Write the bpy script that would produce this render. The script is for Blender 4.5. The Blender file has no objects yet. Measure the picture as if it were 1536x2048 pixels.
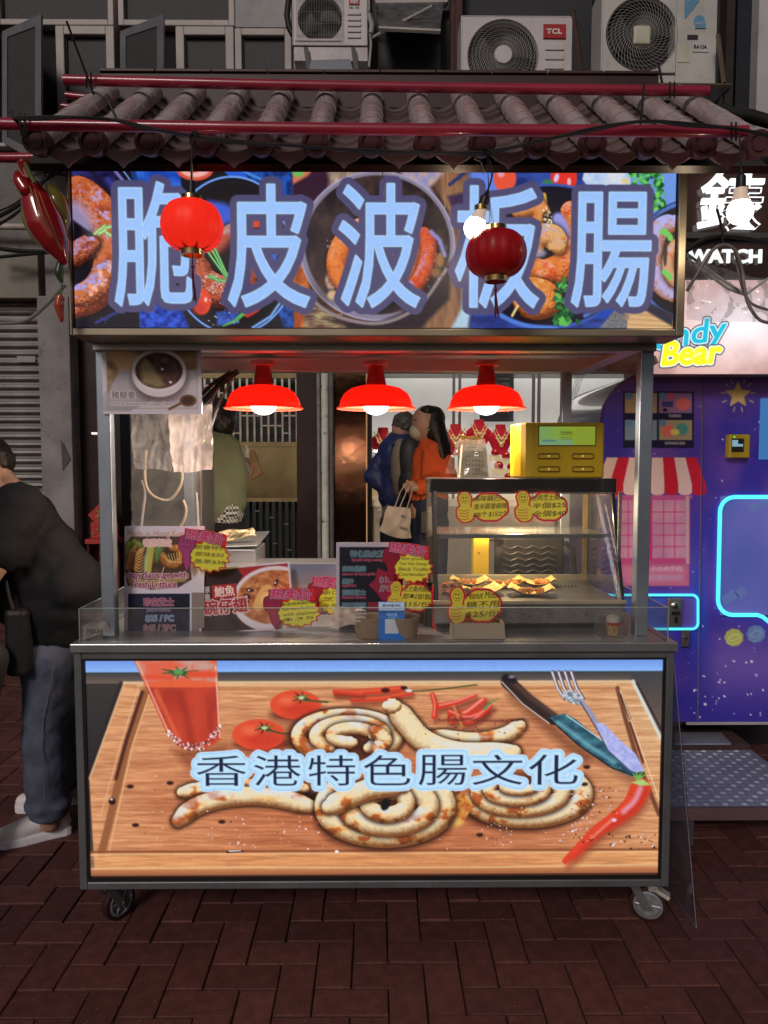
import bpy, bmesh, math, random
import numpy as np
from mathutils import Vector, Matrix, Euler, noise

random.seed(7); np.random.seed(7)
SC = bpy.context.scene; COL = SC.collection
PI = math.pi
# ---------------------------------------------------------------- camera, night sky, street light, exposure
FPX = 1500.0                                    # focal length in photo pixels (photo 1536 x 2048)
cam = bpy.data.cameras.new('camera'); cam.sensor_fit = 'VERTICAL'; cam.sensor_height = 36; cam.lens = FPX/2048*36
cam.clip_end = 500; cam.clip_start = .05
camo = bpy.data.objects.new('camera', cam); COL.objects.link(camo); SC.camera = camo
CAMZ = 1.497
camo.location = (0, 0, CAMZ); camo.rotation_euler = (math.radians(90-3.738), 0, math.radians(-.534))
RC = camo.rotation_euler.to_matrix()
world = bpy.data.worlds.new('World'); SC.world = world; world.use_nodes = True
nt = world.node_tree; sky = nt.nodes.new('ShaderNodeTexSky'); sky.sky_type = 'NISHITA'; sky.sun_disc = False
SUN_EL, SUN_ROT = math.radians(31), math.radians(200)
sky.sun_elevation = SUN_EL; sky.sun_rotation = SUN_ROT; sky.air_density = .45; sky.dust_density = 4.5; sky.ozone_density = .6
nt.links.new(sky.outputs[0], nt.nodes['Background'].inputs[0]); nt.nodes['Background'].inputs[1].default_value = .022
sl_ = bpy.data.lights.new('street_light', 'SUN'); sl_.energy = 1.0; sl_.angle = math.radians(14); sl_.color = (1, .9, .84)
slo = bpy.data.objects.new('street_light', sl_); COL.objects.link(slo)
_d = Vector((math.sin(SUN_ROT)*math.cos(SUN_EL), math.cos(SUN_ROT)*math.cos(SUN_EL), math.sin(SUN_EL)))
slo.rotation_euler = _d.to_track_quat('Z', 'Y').to_euler()
SC.view_settings.view_transform = 'Standard'; SC.view_settings.look = 'None'; SC.view_settings.exposure = 0; SC.view_settings.gamma = 1
SC.view_settings.use_curve_mapping = False
SC.render.engine = 'CYCLES'; SC.cycles.use_denoising = True; SC.cycles.max_bounces = 8; SC.cycles.transparent_max_bounces = 16
SC.cycles.sample_clamp_indirect = 4; SC.cycles.caustics_reflective = False; SC.cycles.caustics_refractive = False

def W(px, py, Y):
    """world point where the sight line through a photo pixel meets the upright plane y = Y"""
    d = RC @ Vector(((px-768)/FPX, -(py-1024)/FPX, -1)); t = Y/d.y
    return Vector((d.x*t, Y, CAMZ+d.z*t))
def G(px, py, z=0.0):
    d = RC @ Vector(((px-768)/FPX, -(py-1024)/FPX, -1)); t = (z-CAMZ)/d.z
    return Vector((d.x*t, d.y*t, z))
ROW = 926
def wx(px, Y): return W(px, ROW, Y).x
def wz(py, Y): return W(754, py, Y).z

# ---------------------------------------------------------------- materials
def lin(c): return tuple(((v/12.92) if v <= .04045 else ((v+.055)/1.055)**2.4) for v in [q/255 for q in c[:3]])
MATS = {}
def mat(name, col, rough=.5, metal=0, var=.15, vs=6, bump=0, bs=40, emit=None, es=1, tr=0, alpha=1, spec=.5, stretch=None, dirt=0, brush=0, coat=0, rnd=0, ior=1.45):
    """col is a linear base colour; var mixes a darker tone in by noise; rnd varies the tone per object / per island"""
    if name in MATS: return MATS[name]
    m = bpy.data.materials.new(name); m.use_nodes = True; t = m.node_tree; N = t.nodes; Lk = t.links.new
    b = N['Principled BSDF']; b.inputs['Roughness'].default_value = rough; b.inputs['Metallic'].default_value = metal
    b.inputs['Specular IOR Level'].default_value = spec; b.inputs['IOR'].default_value = ior
    b.inputs['Transmission Weight'].default_value = tr; b.inputs['Alpha'].default_value = alpha; b.inputs['Coat Weight'].default_value = coat
    tc = N.new('ShaderNodeTexCoord'); mp = N.new('ShaderNodeMapping'); Lk(tc.outputs['Object'], mp.inputs[0])
    if stretch: mp.inputs['Scale'].default_value = stretch
    nz = N.new('ShaderNodeTexNoise'); nz.inputs['Scale'].default_value = vs; nz.inputs['Detail'].default_value = 6; Lk(mp.outputs[0], nz.inputs[0])
    mx = N.new('ShaderNodeMix'); mx.data_type = 'RGBA'; mx.inputs[6].default_value = (*[c*(1-var) for c in col], 1); mx.inputs[7].default_value = (*[min(1, c*(1+var)) for c in col], 1)
    rp = N.new('ShaderNodeMapRange'); rp.inputs[1].default_value = .3; rp.inputs[2].default_value = .7; Lk(nz.outputs[0], rp.inputs[0]); Lk(rp.outputs[0], mx.inputs[0])
    out = mx.outputs[2]
    if rnd:
        oi = N.new('ShaderNodeObjectInfo'); gi = N.new('ShaderNodeNewGeometry'); ad = N.new('ShaderNodeMath'); ad.operation = 'ADD'; Lk(oi.outputs['Random'], ad.inputs[0]); Lk(gi.outputs['Random Per Island'], ad.inputs[1])
        fr = N.new('ShaderNodeMath'); fr.operation = 'FRACT'; Lk(ad.outputs[0], fr.inputs[0])
        r2 = N.new('ShaderNodeMapRange'); r2.inputs[3].default_value = 1-rnd; r2.inputs[4].default_value = 1+rnd; Lk(fr.outputs[0], r2.inputs[0])
        vm = N.new('ShaderNodeVectorMath'); vm.operation = 'SCALE'; Lk(out, vm.inputs[0]); Lk(r2.outputs[0], vm.inputs['Scale']); out = vm.outputs[0]
    if dirt:
        n2 = N.new('ShaderNodeTexNoise'); n2.inputs['Scale'].default_value = vs*3.3; n2.inputs['Detail'].default_value = 9; n2.inputs['Roughness'].default_value = .7; Lk(tc.outputs['Object'], n2.inputs[0])
        r3 = N.new('ShaderNodeMapRange'); r3.inputs[1].default_value = .56; r3.inputs[2].default_value = .68; Lk(n2.outputs[0], r3.inputs[0])
        ml = N.new('ShaderNodeMath'); ml.operation = 'MULTIPLY'; ml.inputs[1].default_value = dirt; Lk(r3.outputs[0], ml.inputs[0])
        m2 = N.new('ShaderNodeMix'); m2.data_type = 'RGBA'; Lk(ml.outputs[0], m2.inputs[0]); Lk(out, m2.inputs[6]); m2.inputs[7].default_value = (.05, .04, .035, 1); out = m2.outputs[2]
    Lk(out, b.inputs['Base Color'])
    rr = N.new('ShaderNodeMapRange'); rr.inputs[3].default_value = max(0, rough-.08); rr.inputs[4].default_value = min(1, rough+.1); Lk(nz.outputs[0], rr.inputs[0]); Lk(rr.outputs[0], b.inputs['Roughness'])
    if bump or brush:
        n3 = N.new('ShaderNodeTexNoise'); n3.inputs['Scale'].default_value = bs; n3.inputs['Detail'].default_value = 4
        if brush:
            mp2 = N.new('ShaderNodeMapping'); mp2.inputs['Scale'].default_value = {1: (.03, 1, 3), 2: (3, 1, .03), 3: (.6, 1, 1)}[brush]; Lk(tc.outputs['Object'], mp2.inputs[0]); Lk(mp2.outputs[0], n3.inputs[0])
        else: Lk(tc.outputs['Object'], n3.inputs[0])
        bm_ = N.new('ShaderNodeBump'); bm_.inputs['Strength'].default_value = bump or .08; bm_.inputs['Distance'].default_value = .01
        Lk(n3.outputs[0], bm_.inputs['Height']); Lk(bm_.outputs[0], b.inputs['Normal'])
    if emit: b.inputs['Emission Color'].default_value = (*emit, 1); b.inputs['Emission Strength'].default_value = es
    MATS[name] = m; return m
def emat(name, col, s=1.0):
    if name in MATS: return MATS[name]
    m = bpy.data.materials.new(name); m.use_nodes = True; t = m.node_tree; t.nodes.remove(t.nodes['Principled BSDF'])
    e = t.nodes.new('ShaderNodeEmission'); e.inputs[0].default_value = (*col, 1); e.inputs[1].default_value = s
    t.links.new(e.outputs[0], t.nodes['Material Output'].inputs[0]); MATS[name] = m; return m
def glowglass(name, col, s):
    """lamp glass: gives off light and lets the filament light through"""
    if name in MATS: return MATS[name]
    m = emat(name, col, s); t = m.node_tree; e = [n for n in t.nodes if n.type == 'EMISSION'][0]
    a = t.nodes.new('ShaderNodeAddShader'); r = t.nodes.new('ShaderNodeBsdfTransparent'); t.links.new(e.outputs[0], a.inputs[0]); t.links.new(r.outputs[0], a.inputs[1]); t.links.new(a.outputs[0], t.nodes['Material Output'].inputs[0]); return m
def glassmat(name, tint=(1, 1, 1), refl=.06, haze=0.0, hazecol=(.8, .8, .8), rough=.02):
    """thin clear sheet: straight-through light, mirror by angle, and a little milky scatter"""
    if name in MATS: return MATS[name]
    m = bpy.data.materials.new(name); m.use_nodes = True; t = m.node_tree; N = t.nodes; Lk = t.links.new; N.remove(N['Principled BSDF'])
    tr = N.new('ShaderNodeBsdfTransparent'); tr.inputs[0].default_value = (*tint, 1); gl = N.new('ShaderNodeBsdfGlossy'); gl.inputs['Roughness'].default_value = rough
    lw = N.new('ShaderNodeLayerWeight'); lw.inputs[0].default_value = .35; ma = N.new('ShaderNodeMath'); ma.operation = 'MULTIPLY_ADD'; ma.inputs[1].default_value = .7; ma.inputs[2].default_value = refl; Lk(lw.outputs['Fresnel'], ma.inputs[0])
    pw = N.new('ShaderNodeMath'); pw.operation = 'MINIMUM'; pw.inputs[1].default_value = .8; Lk(ma.outputs[0], pw.inputs[0])
    mu = N.new('ShaderNodeMath'); mu.operation = 'MULTIPLY'; mu.inputs[1].default_value = .6; Lk(pw.outputs[0], mu.inputs[0])
    mx = N.new('ShaderNodeMixShader'); Lk(mu.outputs[0], mx.inputs[0]); Lk(tr.outputs[0], mx.inputs[1]); Lk(gl.outputs[0], mx.inputs[2]); out = mx.outputs[0]
    if haze:
        df = N.new('ShaderNodeBsdfDiffuse'); df.inputs[0].default_value = (*hazecol, 1); tl = N.new('ShaderNodeBsdfTranslucent'); tl.inputs[0].default_value = (*hazecol, 1)
        ms = N.new('ShaderNodeMixShader'); ms.inputs[0].default_value = .5; Lk(df.outputs[0], ms.inputs[1]); Lk(tl.outputs[0], ms.inputs[2])
        nz = N.new('ShaderNodeTexNoise'); nz.inputs['Scale'].default_value = 14; nz.inputs['Detail'].default_value = 7; nz.inputs['Distortion'].default_value = 1.2; tc = N.new('ShaderNodeTexCoord'); Lk(tc.outputs['Object'], nz.inputs[0])
        mr = N.new('ShaderNodeMapRange'); mr.inputs[1].default_value = .35; mr.inputs[2].default_value = .7; mr.inputs[3].default_value = haze*.55; mr.inputs[4].default_value = min(1, haze*1.5); Lk(nz.outputs[0], mr.inputs[0])
        m2 = N.new('ShaderNodeMixShader'); Lk(mr.outputs[0], m2.inputs[0]); Lk(out, m2.inputs[1]); Lk(ms.outputs[0], m2.inputs[2]); out = m2.outputs[0]
    Lk(out, N['Material Output'].inputs[0]); MATS[name] = m; return m
def transl(name, col, fac=.5, rough=.4, var=.1):
    if name in MATS: return MATS[name]
    m = mat(name, col, rough, var=var); t = m.node_tree; N = t.nodes; Lk = t.links.new; b = N['Principled BSDF']
    tl = N.new('ShaderNodeBsdfTranslucent'); tl.inputs[0].default_value = (*col, 1); mx = N.new('ShaderNodeMixShader'); mx.inputs[0].default_value = fac
    Lk(b.outputs[0], mx.inputs[1]); Lk(tl.outputs[0], mx.inputs[2]); Lk(mx.outputs[0], N['Material Output'].inputs[0]); return m
def printmat(name, lit=0.0, rough=.45, gain=1.0):
    """flat print: colour from the sheet's own colour layer; lit > 0 for a backlit film"""
    if name in MATS: return MATS[name]
    m = bpy.data.materials.new(name); m.use_nodes = True; t = m.node_tree; N = t.nodes; Lk = t.links.new; b = N['Principled BSDF']
    a = N.new('ShaderNodeAttribute'); a.attribute_name = 'print'; b.inputs['Roughness'].default_value = rough; b.inputs['Specular IOR Level'].default_value = .22
    if lit:
        b.inputs['Base Color'].default_value = (.02, .02, .02, 1); Lk(a.outputs['Color'], b.inputs['Emission Color']); b.inputs['Emission Strength'].default_value = lit; b.inputs['Specular IOR Level'].default_value = .15
    else:
        vm = N.new('ShaderNodeVectorMath'); vm.operation = 'SCALE'; vm.inputs['Scale'].default_value = gain; Lk(a.outputs['Color'], vm.inputs[0]); Lk(vm.outputs[0], b.inputs['Base Color'])
    MATS[name] = m; return m

# ---------------------------------------------------------------- objects
def wloc(o):
    v = Vector((0, 0, 0))
    while o: v += o.location; o = o.parent
    return v
def thing(name, label, cat, loc=(0, 0, 0), group=None):
    o = bpy.data.objects.new(name, None); COL.objects.link(o); o.location = loc; o.empty_display_size = .05
    o['label'] = label; o['category'] = cat
    if group: o['group'] = group
    return o
def tag(o, label, cat, group=None):
    o['label'] = label; o['category'] = cat
    if group: o['group'] = group
    return o
def copy_tree(o, parent=None, **kw):
    c = o.copy(); COL.objects.link(c); c.parent = parent
    for ch in o.children: copy_tree(ch, c)
    return c
class MB:
    def __init__(s): s.v = []; s.f = []; s.mi = []; s.cm = 0
    def add(s, vs, fs):
        n = len(s.v); s.v += [tuple(v) for v in vs]; s.f += [tuple(i+n for i in f) for f in fs]; s.mi += [s.cm]*len(fs); return s
    def box(s, x0, x1, y0, y1, z0, z1, M=None):
        vs = [Vector((x, y, z)) for z in (z0, z1) for y in (y0, y1) for x in (x0, x1)]
        if M: vs = [M @ v for v in vs]
        return s.add(vs, [(0, 2, 3, 1), (4, 5, 7, 6), (0, 1, 5, 4), (1, 3, 7, 5), (3, 2, 6, 7), (2, 0, 4, 6)])
    def slab(s, a, b, c, d, n):
        """box on the quad a b c d extruded by vector n"""
        vs = [Vector(p) for p in (a, b, c, d)]; vs += [v+Vector(n) for v in vs]
        return s.add(vs, [(3, 2, 1, 0), (4, 5, 6, 7), (0, 1, 5, 4), (1, 2, 6, 5), (2, 3, 7, 6), (3, 0, 4, 7)])
    def prism(s, pts, y0, y1):
        """outline of (x, z) points between the planes y0 and y1"""
        n = len(pts); vs = [(x, y0, z) for x, z in pts]+[(x, y1, z) for x, z in pts]
        return s.add(vs, [tuple(range(n)), tuple(range(2*n-1, n-1, -1))]+[(i, (i+1) % n+0, (i+1) % n+n, i+n)[::-1] for i in range(n)])
    def tube(s, path, r, n=10, cap=True, r2=None, sx=1.0):
        P = [Vector(p) for p in path]; m = len(P); rs = r if isinstance(r, (list, tuple)) else [r+((r2-r)*i/(m-1) if r2 is not None else 0) for i in range(m)]
        up = None; vs = []
        for i, p in enumerate(P):
            d = (P[min(i+1, m-1)]-P[max(i-1, 0)]).normalized()
            if up is None:
                up = Vector((0, 0, 1)) if abs(d.z) < .9 else Vector((0, 1, 0))
            a = d.cross(up).normalized(); up = a.cross(d).normalized()
            for k in range(n):
                t = 2*PI*k/n; vs.append(p+a*(math.cos(t)*rs[i]*sx)+up*(math.sin(t)*rs[i]))
        fs = [(i*n+k, i*n+(k+1) % n, (i+1)*n+(k+1) % n, (i+1)*n+k) for i in range(m-1) for k in range(n)]
        if cap: fs += [tuple(range(n-1, -1, -1)), tuple(range((m-1)*n, m*n))]
        return s.add(vs, fs)
    def cyl(s, a, b, r, n=16, r2=None): return s.tube([a, b], r, n, True, r2)
    def lathe(s, prof, c, n=24, ax='z', cap=False):
        """profile of (radius, height) turned round an axis through c"""
        vs = []
        for r, h in prof:
            for k in range(n):
                t = 2*PI*k/n; x, y = r*math.cos(t), r*math.sin(t)
                vs.append(Vector(c)+(Vector((x, y, h)) if ax == 'z' else Vector((x, h, y)) if ax == 'y' else Vector((h, x, y))))
        m = len(prof); fs = [(i*n+k, i*n+(k+1) % n, (i+1)*n+(k+1) % n, (i+1)*n+k) for i in range(m-1) for k in range(n)]
        if cap: fs += [tuple(range(n)), tuple(range((m-1)*n, m*n))]
        return s.add(vs, fs)
    def ball(s, c, r, n=16, m=10):
        r = r if isinstance(r, (list, tuple)) else (r, r, r); vs = [Vector(c)+Vector((0, 0, -r[2]))]
        for i in range(1, m):
            a = -PI/2+PI*i/m
            for k in range(n):
                t = 2*PI*k/n; vs.append(Vector(c)+Vector((r[0]*math.cos(a)*math.cos(t), r[1]*math.cos(a)*math.sin(t), r[2]*math.sin(a))))
        vs.append(Vector(c)+Vector((0, 0, r[2]))); e = len(vs)-1
        fs = [(0, 1+(k+1) % n, 1+k) for k in range(n)]+[(1+i*n+k, 1+i*n+(k+1) % n, 1+(i+1)*n+(k+1) % n, 1+(i+1)*n+k) for i in range(m-2) for k in range(n)]+[(e, 1+(m-2)*n+k, 1+(m-2)*n+(k+1) % n) for k in range(n)]
        return s.add(vs, fs)
    def grid(s, fn, nu, nv):
        vs = [fn(i/(nu-1), j/(nv-1)) for j in range(nv) for i in range(nu)]
        return s.add(vs, [(j*nu+i, j*nu+i+1, (j+1)*nu+i+1, (j+1)*nu+i) for j in range(nv-1) for i in range(nu-1)])
    def build(s, name, m, parent=None, smooth=False, bevel=0, loc=None, kind=None, solid=0, sub=0):
        me = bpy.data.meshes.new(name); o = bpy.data.objects.new(name, me); COL.objects.link(o)
        off = wloc(parent) if parent else Vector((0, 0, 0))
        if loc is not None: o.location = Vector(loc)-off; off = Vector(loc)
        elif parent is None and s.v:
            A = np.array(s.v); off = Vector(((A[:, 0].min()+A[:, 0].max())/2, (A[:, 1].min()+A[:, 1].max())/2, A[:, 2].min())); o.location = off
        me.from_pydata([tuple(Vector(v)-off) for v in s.v], [], s.f); me.update()
        b = bmesh.new(); b.from_mesh(me); bmesh.ops.recalc_face_normals(b, faces=b.faces); b.to_mesh(me); b.free()
        for q in (m if isinstance(m, list) else [m]): me.materials.append(q)
        if isinstance(m, list): me.polygons.foreach_set('material_index', s.mi)
        if smooth:
            me.polygons.foreach_set('use_smooth', [True]*len(me.polygons))
            if smooth != 2:
                me.set_sharp_from_angle(angle=math.radians(42))
        if solid: md = o.modifiers.new('solid', 'SOLIDIFY'); md.thickness = solid; md.offset = 0
        if bevel: md = o.modifiers.new('bevel', 'BEVEL'); md.width = bevel; md.segments = 2; md.limit_method = 'ANGLE'; md.angle_limit = math.radians(50); md.harden_normals = False
        if sub: md = o.modifiers.new('sub', 'SUBSURF'); md.levels = sub; md.render_levels = sub
        o.parent = parent
        if kind: o['kind'] = kind
        return o
def sheet(name, cv, pos, m, parent=None, back=None, cut=None):
    """one mesh sheet carrying a painted print; pos(X, Y) -> world arrays from print coordinates. cut(X, Y) keeps only part of it"""
    h, w = cv.X.shape; P = pos(cv.X, cv.Y); P = np.stack([np.asarray(q, float) for q in P], -1).reshape(-1, 3)
    off = np.array(wloc(parent)) if parent else P.mean(0)
    i, j = np.meshgrid(np.arange(w-1), np.arange(h-1)); a = (j*w+i).ravel()
    F = np.stack([a, a+w, a+w+1, a+1], 1)
    if cut is not None:
        keep = cut(cv.X, cv.Y); kf = (keep[:-1, :-1] & keep[1:, :-1] & keep[1:, 1:] & keep[:-1, 1:]).ravel(); F = F[kf]
    me = bpy.data.meshes.new(name); me.vertices.add(len(P)); me.vertices.foreach_set('co', (P-off).astype(np.float32).ravel())
    me.loops.add(F.size); me.loops.foreach_set('vertex_index', F.astype(np.int32).ravel())
    me.polygons.add(len(F)); me.polygons.foreach_set('loop_start', np.arange(0, F.size, 4, dtype=np.int32)); me.update(calc_edges=True)
    c = np.clip(cv.im, 0, 1); c = np.where(c <= .04045, c/12.92, ((c+.055)/1.055)**2.4)
    A = me.color_attributes.new('print', 'FLOAT_COLOR', 'POINT'); d = np.ones((len(P), 4), np.float32); d[:, :3] = c.reshape(-1, 3); A.data.foreach_set('color', d.ravel())
    me.materials.append(m); o = bpy.data.objects.new(name, me); COL.objects.link(o); o.parent = parent
    if parent is None: o.location = off
    return o
def planepos(Y):
    """print coordinates are photo pixels; the sheet is the upright plane y = Y"""
    A = np.array(RC)
    def f(X, Z):
        dx = (X-768)/FPX; dy = -(Z-1024)/FPX
        d = [A[k, 0]*dx+A[k, 1]*dy-A[k, 2] for k in range(3)]; t = Y/d[1]
        return d[0]*t, np.full_like(t, Y), CAMZ+d[2]*t
    return f
def quadpos(cv, tl, tr, br, bl):
    tl, tr, br, bl = [np.array(p) for p in (tl, tr, br, bl)]
    def f(X, Y):
        u = ((X-cv.x0)/(cv.x1-cv.x0))[..., None]; v = ((Y-cv.y0)/(cv.y1-cv.y0))[..., None]
        P = (tl*(1-u)+tr*u)*(1-v)+(bl*(1-u)+br*u)*v
        return P[..., 0], P[..., 1], P[..., 2]
    return f
def text_mesh(name, txt, box, Y, m, parent, depth=.004, grow=0, shear=0, style=None):
    """raised lettering; box in photo pixels on the plane y = Y"""
    cu = bpy.data.curves.new('lettering', 'FONT'); cu.body = txt; cu.resolution_u = 4; cu.extrude = 1; cu.offset = grow; cu.shear = shear
    ob = bpy.data.objects.new('lettering', cu); COL.objects.link(ob); me0 = ob.evaluated_get(bpy.context.evaluated_depsgraph_get()).to_mesh()
    V = np.array([v.co[:] for v in me0.vertices]); F = [tuple(p.vertices) for p in me0.polygons]; ob.to_mesh_clear(); bpy.data.objects.remove(ob); bpy.data.curves.remove(cu)
    a, b = V[:, 0].min(), V[:, 0].max(); c, d = V[:, 1].min(), V[:, 1].max()
    tl = W(box[0], box[1], Y); br = W(box[2], box[3], Y)
    b_ = MB(); b_.add([(tl.x+(v[0]-a)/(b-a)*(br.x-tl.x), Y-depth*(v[2]*.5+.5), br.z+(v[1]-c)/(d-c)*(tl.z-br.z)) for v in V], F)
    return b_.build(name, m, parent)

STEEL = mat('brushed_steel', (.40, .41, .43), .32, .75, .12, 5, brush=3, bs=60, bump=.03, dirt=.12)
STEELV = mat('brushed_steel_post', (.34, .39, .47), .34, .7, .1, 5, brush=2, bs=60, bump=.05, dirt=.1)
BLACKP = mat('black_plastic', (.012, .012, .014), .45, var=.2)
CABLE = mat('cable_rubber', (.012, .011, .011), .6, var=.2)
# ---------------------------------------------------------------- painter for flat prints (per-vertex colour sheets)
def vnoise(X, Y, sx, sy, seed=0, octv=3):
    out = np.zeros_like(X); amp = 1.0; tot = 0.0
    for o in range(octv):
        r = np.random.RandomState(seed*17+o+1).rand(256, 256)
        u = X/sx*(2**o)+seed*3.7; v = Y/sy*(2**o)+seed*1.3
        iu = np.floor(u).astype(int); iv = np.floor(v).astype(int)
        fu = u-iu; fv = v-iv; fu = fu*fu*(3-2*fu); fv = fv*fv*(3-2*fv)
        a = r[iv % 256, iu % 256]; b = r[iv % 256, (iu+1) % 256]; c = r[(iv+1) % 256, iu % 256]; d = r[(iv+1) % 256, (iu+1) % 256]
        out += amp*((a*(1-fu)+b*fu)*(1-fv)+(c*(1-fu)+d*fu)*fv); tot += amp; amp *= .5
    return out/tot

def crom(pts, n=8, closed=False):
    P = [np.array(p, float) for p in pts]
    if len(P) < 3: return P
    if closed: P = [P[-1]]+P+[P[0], P[1]]
    else: P = [2*P[0]-P[1]]+P+[2*P[-1]-P[-2]]
    out = []
    for i in range(1, len(P)-2):
        a, b, c, d = P[i-1:i+3]
        for k in range(n):
            t = k/n
            out.append(.5*((2*b)+(-a+c)*t+(2*a-5*b+4*c-d)*t*t+(-a+3*b-3*c+d)*t**3))
    if not closed: out.append(P[-2])
    return out

def C8(c): return np.array(c[:3], float)/255.0

class Canvas:
    def __init__(s, x0, y0, x1, y1, step, bg=(0, 0, 0)):
        s.x0, s.y0, s.x1, s.y1 = x0, y0, x1, y1
        s.w = max(2, int(round((x1-x0)/step))+1); s.h = max(2, int(round((y1-y0)/step))+1)
        s.X, s.Y = np.meshgrid(np.linspace(x0, x1, s.w), np.linspace(y0, y1, s.h))
        s.im = np.zeros((s.h, s.w, 3))+C8(bg); s.step = step
    def sub(s, a, b, c, d, pad=0):
        i0 = int((a-pad-s.x0)/s.step)-1; i1 = int((c+pad-s.x0)/s.step)+3
        j0 = int((b-pad-s.y0)/s.step)-1; j1 = int((d+pad-s.y0)/s.step)+3
        return (slice(max(0, j0), max(0, min(s.h, j1))), slice(max(0, i0), max(0, min(s.w, i1))))
    def mix(s, sl, m, col):
        c = C8(col) if isinstance(col, tuple) else col
        m = m[..., None]
        s.im[sl] = s.im[sl]*(1-m)+c*m
    def cov(s, d, soft): return np.clip(.5-d/(2*soft), 0, 1)
    def psdf(s, loops, sl):
        X = s.X[sl].ravel(); Y = s.Y[sl].ravel()
        D = np.full(X.shape, 1e9); ins = np.zeros(X.shape, bool)
        for L in loops:
            L = np.asarray(L, float); A = L; B = np.roll(L, -1, 0)
            for (ax, ay), (bx, by) in zip(A, B):
                ex, ey = bx-ax, by-ay; q = ex*ex+ey*ey
                if q < 1e-9: continue
                t = np.clip(((X-ax)*ex+(Y-ay)*ey)/q, 0, 1)
                dx = X-ax-t*ex; dy = Y-ay-t*ey
                np.minimum(D, dx*dx+dy*dy, out=D)
                if ay != by:
                    c = ((ay > Y) != (by > Y)) & (X < (Y-ay)*ex/(by-ay)+ax)
                    ins ^= c
        D = np.sqrt(D); D[ins] *= -1
        return D.reshape(s.X[sl].shape)
    def poly(s, pts, col, soft=1.0, grow=0, a=1.0, sm=False, tex=None):
        if sm: pts = crom(pts, 6, True)
        P = np.asarray(pts, float)
        sl = s.sub(P[:, 0].min(), P[:, 1].min(), P[:, 0].max(), P[:, 1].max(), soft+grow+1)
        if s.X[sl].size == 0: return
        m = s.cov(s.psdf([P], sl)-grow, soft)*a
        if tex:  # (colour2, scale x, scale y, seed)
            n = vnoise(s.X[sl], s.Y[sl], tex[1], tex[2], tex[3])
            n = np.clip((n-.5)*2.4+.5, 0, 1)[..., None]
            s.mix(sl, m, C8(col)*(1-n)+C8(tex[0])*n)
        else: s.mix(sl, m, col)
    def rect(s, a, b, c, d, col, soft=.8, **k): s.poly([(a, b), (c, b), (c, d), (a, d)], col, soft, **k)
    def ell(s, cx, cy, rx, ry, col, soft=1.0, a=1.0, rot=0, ring=None, tex=None, ang=None):
        R = max(rx, ry)+soft+(ring or 0)+2
        sl = s.sub(cx-R, cy-R, cx+R, cy+R)
        if s.X[sl].size == 0: return
        X = s.X[sl]-cx; Y = s.Y[sl]-cy; c, n_ = math.cos(rot), math.sin(rot)
        u = (X*c+Y*n_)/rx; v = (-X*n_+Y*c)/ry; r = np.sqrt(u*u+v*v)+1e-6
        g = np.sqrt((u/rx)**2+(v/ry)**2)/r+1e-9
        d = (r-1)/g
        if ring: d = np.abs(d)-ring/2
        m = s.cov(d, soft)*a
        if tex:
            n = np.clip((vnoise(s.X[sl], s.Y[sl], tex[1], tex[2], tex[3])-.5)*2.4+.5, 0, 1)[..., None]
            s.mix(sl, m, C8(col)*(1-n)+C8(tex[0])*n)
        else: s.mix(sl, m, col)
    def field(s, pts, pad):
        P = np.asarray(pts, float)
        sl = s.sub(P[:, 0].min(), P[:, 1].min(), P[:, 0].max(), P[:, 1].max(), pad)
        X = s.X[sl]; Y = s.Y[sl]
        D = np.full(X.shape, 1e9); T = np.zeros(X.shape); S = np.zeros(X.shape); NX = np.zeros(X.shape); NY = np.zeros(X.shape)
        n = len(P)-1
        for i in range(n):
            ax, ay = P[i]; ex, ey = P[i+1]-P[i]; q = ex*ex+ey*ey
            if q < 1e-9: continue
            t = np.clip(((X-ax)*ex+(Y-ay)*ey)/q, 0, 1)
            dx = X-ax-t*ex; dy = Y-ay-t*ey; d = np.sqrt(dx*dx+dy*dy)
            k = d < D
            D[k] = d[k]; T[k] = ((i+t)/n)[k]; NX[k] = dx[k]; NY[k] = dy[k]
        return sl, D, T, NX, NY
    def line(s, pts, w, col, soft=.9, a=1.0, sm=False, w2=None):
        if sm: pts = crom(pts, 8)
        sl, D, T, _, _ = s.field(pts, max(w, w2 or 0)+soft+1)
        ww = w if w2 is None else w+(w2-w)*T
        s.mix(sl, s.cov(D-ww/2, soft)*a, col)
    def tube(s, pts, w, base, edge, brown=None, amt=.5, seed=1, sheen=None, sa=.5, shadow=.6, speck=None, L=(-.25, -.62, .74), ns=14, taper=.12, grain=.0, fry=None):
        pts = crom(pts, 7)
        sl, D, T, NX, NY = s.field(pts, w+14)
        ww = w*(1-np.clip((taper-T)/taper, 0, 1)**2*.3-np.clip((T-1+taper)/taper, 0, 1)**2*.3)
        if shadow:
            sl2 = s.sub(s.X[sl].min(), s.Y[sl].min()+8, s.X[sl].max(), s.Y[sl].max()+8)
            s.mix(sl, np.clip(1-(D-ww)/12, 0, 1)**2*shadow, (25, 10, 8))
        u = np.clip(D/ww, 0, 1); nz = np.sqrt(1-u*u*.96); k = u/np.maximum(D, 1e-6)
        X, Y = s.X[sl], s.Y[sl]
        n1 = vnoise(X, Y, ns, ns, seed, 4); n2 = vnoise(X, Y, ns*.28, ns*.28, seed+5, 2)
        sh = np.clip(NX*k*L[0]+NY*k*L[1]+nz*L[2]+(n2-.5)*.25*(1+grain*3), 0, 1)
        e = np.clip(sh*1.5, 0, 1)[..., None]
        c = C8(edge)*(1-e)+C8(base)*e
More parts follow.
